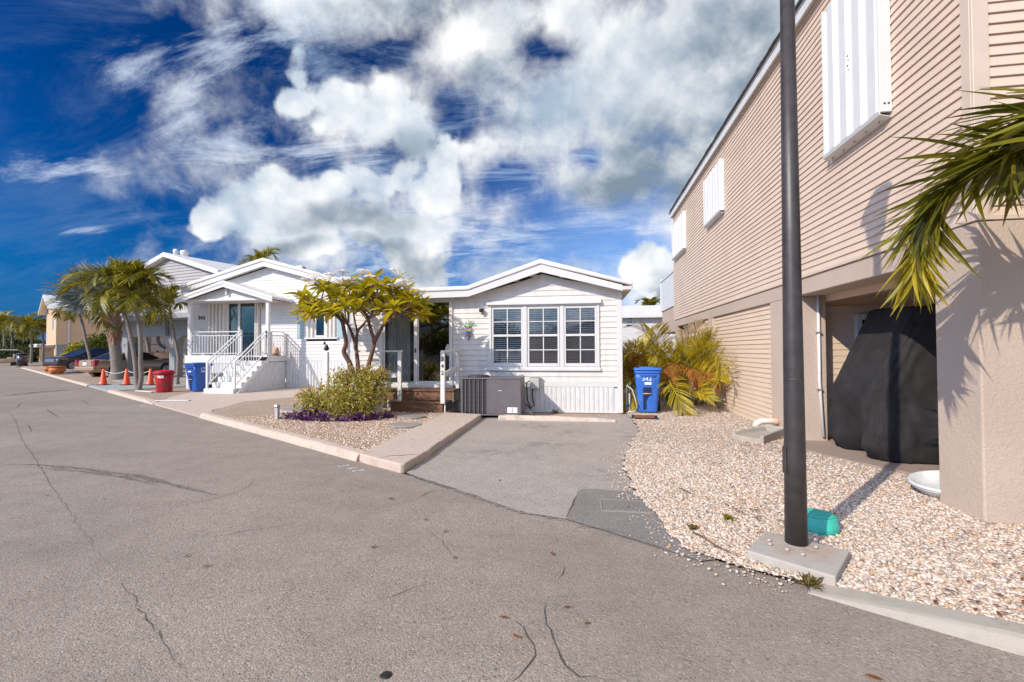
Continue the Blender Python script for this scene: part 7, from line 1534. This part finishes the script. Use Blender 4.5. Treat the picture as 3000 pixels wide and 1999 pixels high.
# golf cart far down the road
p = G(14, 1072); gc_ = thing('golf_cart', 'beige golf cart with white roof facing down the road', 'golf cart', (p.x, p.y, 0), rad(-38)); 
obj('body', MB().loft([[Vector((x, y, z)) for x, z in ((-.62*k, .30), (-.66*k, .5), (-.58*k, .80), (.58*k, .80), (.66*k, .5), (.62*k, .30))] for y, k in ((-1.2, .75), (-1.0, 1.0), (-.3, 1.0), (1.0, 1.0))]), M['cart_beige'], gc_, bev=.03); obj('roof', MB().box(-.64, .64, -.9, 1.0, 1.74, 1.82), M['white_roof'], gc_, bev=.04, seg=2); obj('windscreen', MB().box(-.55, .55, -.62, -.60, .82, 1.25), M['glass'], gc_); obj('seat', MB().box(-.55, .55, .2, .7, .80, .92).box(-.55, .55, .65, .75, .92, 1.35), M['curtain_pale'], gc_, bev=.03)
for sx_ in (-.56, .56):
    obj('roof_post', MB().tube([(sx_, -.7, .8), (sx_, -.55, 1.74)], .02, 6).tube([(sx_, .85, .8), (sx_, .9, 1.74)], .02, 6), M['black'], gc_); obj('headlight', MB().cbox((sx_*.75, -1.15, .62), .18, .06, .1), M['chrome'], gc_)
    for y in (-.8, .75): obj('wheel', MB().tube([(sx_*1.0-.09, y, .23), (sx_*1.0+.09, y, .23)], .23, 16), M['tyre'], gc_)

# ------------------------------------------------------------------ far left: hedge, pots, grove
for px, py, s, lab in ((168, 1096, .42, 'larger terracotta pot beside the dark suv'), (146, 1089, .34, 'smaller terracotta pot in front of the suv bumper')):
    p = G(px, py, .06); o = thing('flower_pot', lab, 'pot', (p.x, p.y, .06)); obj('pot', MB().lathe([(s*.55, 0), (s*1.0, s*.45), (s*1.0, s*.8), (s*.85, s*1.05)], 20), M['terracotta'], o); obj('rim', MB().lathe([(s*.98, s*1.051), (s*1.02, s*1.2), (s*.8, s*1.22)], 20), M['terracotta'], o)
p = G(195, 1092, .06); tag(obj('rubble_mound', MB().lathe([(1.0, 0), (.7, .14), (.3, .25), (.05, .27)], 12), M['stepping'], loc=(p.x, p.y, .05)), 'low grey mound of rock by the suv wheel', 'rock')
p = G(66, 1073); db = thing('trash_can', 'dark trash can at the bend of the road left of the hedge', 'trash can', (p.x, p.y, .02)); obj('body', MB().lathe([(.42, 0), (.50, 1.25)], 16), M['suv_paint'], db); obj('lid', MB().lathe([(.54, 1.251), (.5, 1.35), (.2, 1.42)], 16), M['black'], db); obj('handle', MB().tube([(-.5, -.1, .9), (-.66, -.1, .85), (-.66, -.1, .5), (-.5, -.1, .45)], .03, 6), M['galv'], db)
p = G(118, 1082, .06); hg = thing('hedge', 'yellow-green hedge behind a low brick planter by the tan house', 'hedge', (p.x+1.2, p.y+2.0, .06)); e = FT.M
def hb(u, v, z, a, b, c): q = e @ Vector((u, v, 0)); return (q.x, q.y, z, a, b, c)
leafy('foliage', hg, M['hedge_yellow'], [hb(-2.3, .3, 1.0, 1.0, 1.0, .9), hb(-1.2, .2, 1.2, 1.2, 1.1, 1.1), hb(-.2, 1, 1.2, 1.1, 1.1, 1.1), hb(-1.6, -.6, .6, 1.2, .8, .55)], 5200, .30, 12, .4)
leafy('dark_foliage', hg, M['hedge'], [hb(1.0, 1.2, 1.6, 1.3, 1.3, 1.6), hb(0, 1.8, 1.5, 1.4, 1.2, 1.5), hb(1.4, 2.0, 2.0, 1.1, 1.2, 1.5)], 5200, .30, 13, .4)
mb = MB()
for i in range(9): q = e @ Vector((-2.2+i*.46, -1.2, 0)); obj('edging_log', MB().lathe([(.21, -.1), (.21, .38+.08*(i % 2)), (.15, .42+.08*(i % 2))], 10, (q.x, q.y, 0)), mat('red_brown_log', (.26, .10, .05), .8, .3, 5) if i == 0 else bpy.data.materials['red_brown_log'], hg)
for i, (px, py, dep, w, h, lab) in enumerate(((8, 985, 95, 9, 5.5, 'dark broad tree at the left edge beyond the crossing'), (40, 985, 85, 5, 4.0, 'dark shrubby tree left of the slim far post'), (62, 1000, 75, 4.5, 3.2, 'dark green tree mass behind the far palms'), (100, 1005, 80, 5, 3.4, 'low dark tree against the tan house corner'))):
    p = DEP(px, py, dep); t = thing('far_tree', lab, 'tree', (p.x, p.y, 0)); leafy('crown', t, M['far_leaf'], [(0, 0, p.z-.3, w*.5, w*.5, h*.32), (w*.35, 0, p.z-1.2, w*.35, w*.4, h*.3), (-w*.3, w*.2, p.z-1.0, w*.4, w*.4, h*.3), (0, -w*.2, p.z-2.4, w*.6, w*.4, h*.3)], 2600, .62, 50+i, .3); obj('trunk', MB().tube([(0, 0, -.1), (.2, 0, p.z*.5), (0, 0, p.z)], [.25, .2, .08], 8), M['bark'], t)
for px, py, dep, s, lab in ((92, 985, 62, 2.2, 'palm beyond the hedge with drooping fronds'), (126, 985, 66, 1.9, 'palm close to the corner of the tan house'), (12, 972, 70, 2.0, 'palm at the left edge of the picture above the cart'), (45, 978, 75, 1.6, 'wind-blown palm behind the far lamp post')):
    p = DEP(px, py, dep); t = adonidia(lab, (p.x, p.y, 0), [[(0, 0, -.1), (.1, 0, (p.z)*.5), (0, 0, p.z-.2)]], 12, s, 'far palms beyond the hedge', .17)
leafy_o = leafy('far_shrubbery', None, M['far_leaf'], [tuple(DEP(x, 1035, 70))[:2]+(1.0, 4.0, 3.0, 1.6) for x in (5, 30, 55, 80, 105)], 5000, .5, 77, .3); stuff(leafy_o, 'dark shrubbery in front of the far grove', 'shrubbery')
p = DEP(35, 1000, 52); fp = thing('far_post', 'slim black lamp post far down the road', 'lamp post', (p.x, p.y, 0)); obj('shaft', MB().tube([(0, 0, 0), (0, 0, 3.6)], .08, 8), M['black'], fp); obj('head', MB().lathe([(.1, 3.6), (.16, 3.8), (.05, 3.95)], 8), M['black'], fp)
p = DEP(105, 1015, 72); fl = thing('far_house', 'low pale house far behind the hedge', 'house', (p.x, p.y, 0), rad(-31)); obj('wall', MB().box(-7, 6, 0, 6, 0, 2.2), M['far_tan'], fl); obj('roof', MB().box(-7.5, 6.5, -.5, 6.5, 2.21, 2.75), M['white_roof'], fl, bev=.1)
for x in (-3, 1.0, 4): obj('window', MB().box(x, x+1.4, -.05, -.005, .9, 1.9), M['dark_glass2'], fl)

# ------------------------------------------------------------------ across the road, behind the photographer (seen only in the glass)
for (x, y, w_, d_, h_, m_, lab) in ((-14, -15.5, 9, 8, 3.2, 'grey_siding', 'grey house across the road opposite the driveway'), (2.5, -25, 9, 8, 3.4, 'far_tan', 'tan house across the road behind the photographer'), (16, -31, 9, 8, 3.2, 'white_siding_far', 'white house across the road to the right')):
    hh = thing('opposite_house', lab, 'house', (x, y, 0), rad(-31.5)); obj('wall', MB().box(-w_/2, w_/2, -d_, 0, 0, h_), M[m_], hh); obj('roof', MB().prism([(-w_/2-.4, h_), (0, h_+1.3), (w_/2+.4, h_), (w_/2+.4, h_+.15), (0, h_+1.5), (-w_/2-.4, h_+.15)], lambda u, v, t: (u, .4 if t == 0 else -d_-.4, v)), M['white_roof'], hh); obj('gable', MB().prism([(-w_/2, h_), (0, h_+1.28), (w_/2, h_)], lambda u, v, t: (u, -.05 if t == 0 else -.15, v)), M[m_], hh)
    for xx in (-2.8, 1.6): obj('window', MB().box(xx, xx+1.3, .0, .05, 1.2, 2.4), M['white_siding_far'], hh)
    obj('door', MB().box(-.5, .5, .0, .05, .1, 2.15), M['white_trim'], hh)
for i, (x, y, s_) in enumerate(((-6, -12.5, 1.15), (-20, -9, 1.1), (9, -21, 1.2), (-10.5, -12, 1.0), (-1.5, -13.5, 1.0))):
    t = thing('opposite_tree', ('rounded tree across the road, nearest the photographer', 'tree across the road far to the left', 'tall tree across the road on the right', 'small tree across the road by the grey house', 'small tree across the road straight behind the photographer')[i], 'tree', (x, y, 0)); leafy('crown', t, M['hedge'], [(0, 0, 2.3*s_, 1.5*s_, 1.5*s_, 1.2*s_), (.8*s_, .4, 1.9*s_, 1.1*s_, 1.1*s_, .9*s_), (-.9*s_, -.3, 2.0*s_, 1.1*s_, 1.1*s_, .9*s_)], 2200, .3, 90+i, .3); obj('trunk', MB().tube([(0, 0, -.1), (.05, 0, 1.0*s_), (0, 0, 2.2*s_)], [.14, .11, .05], 8), M['bark'], t)
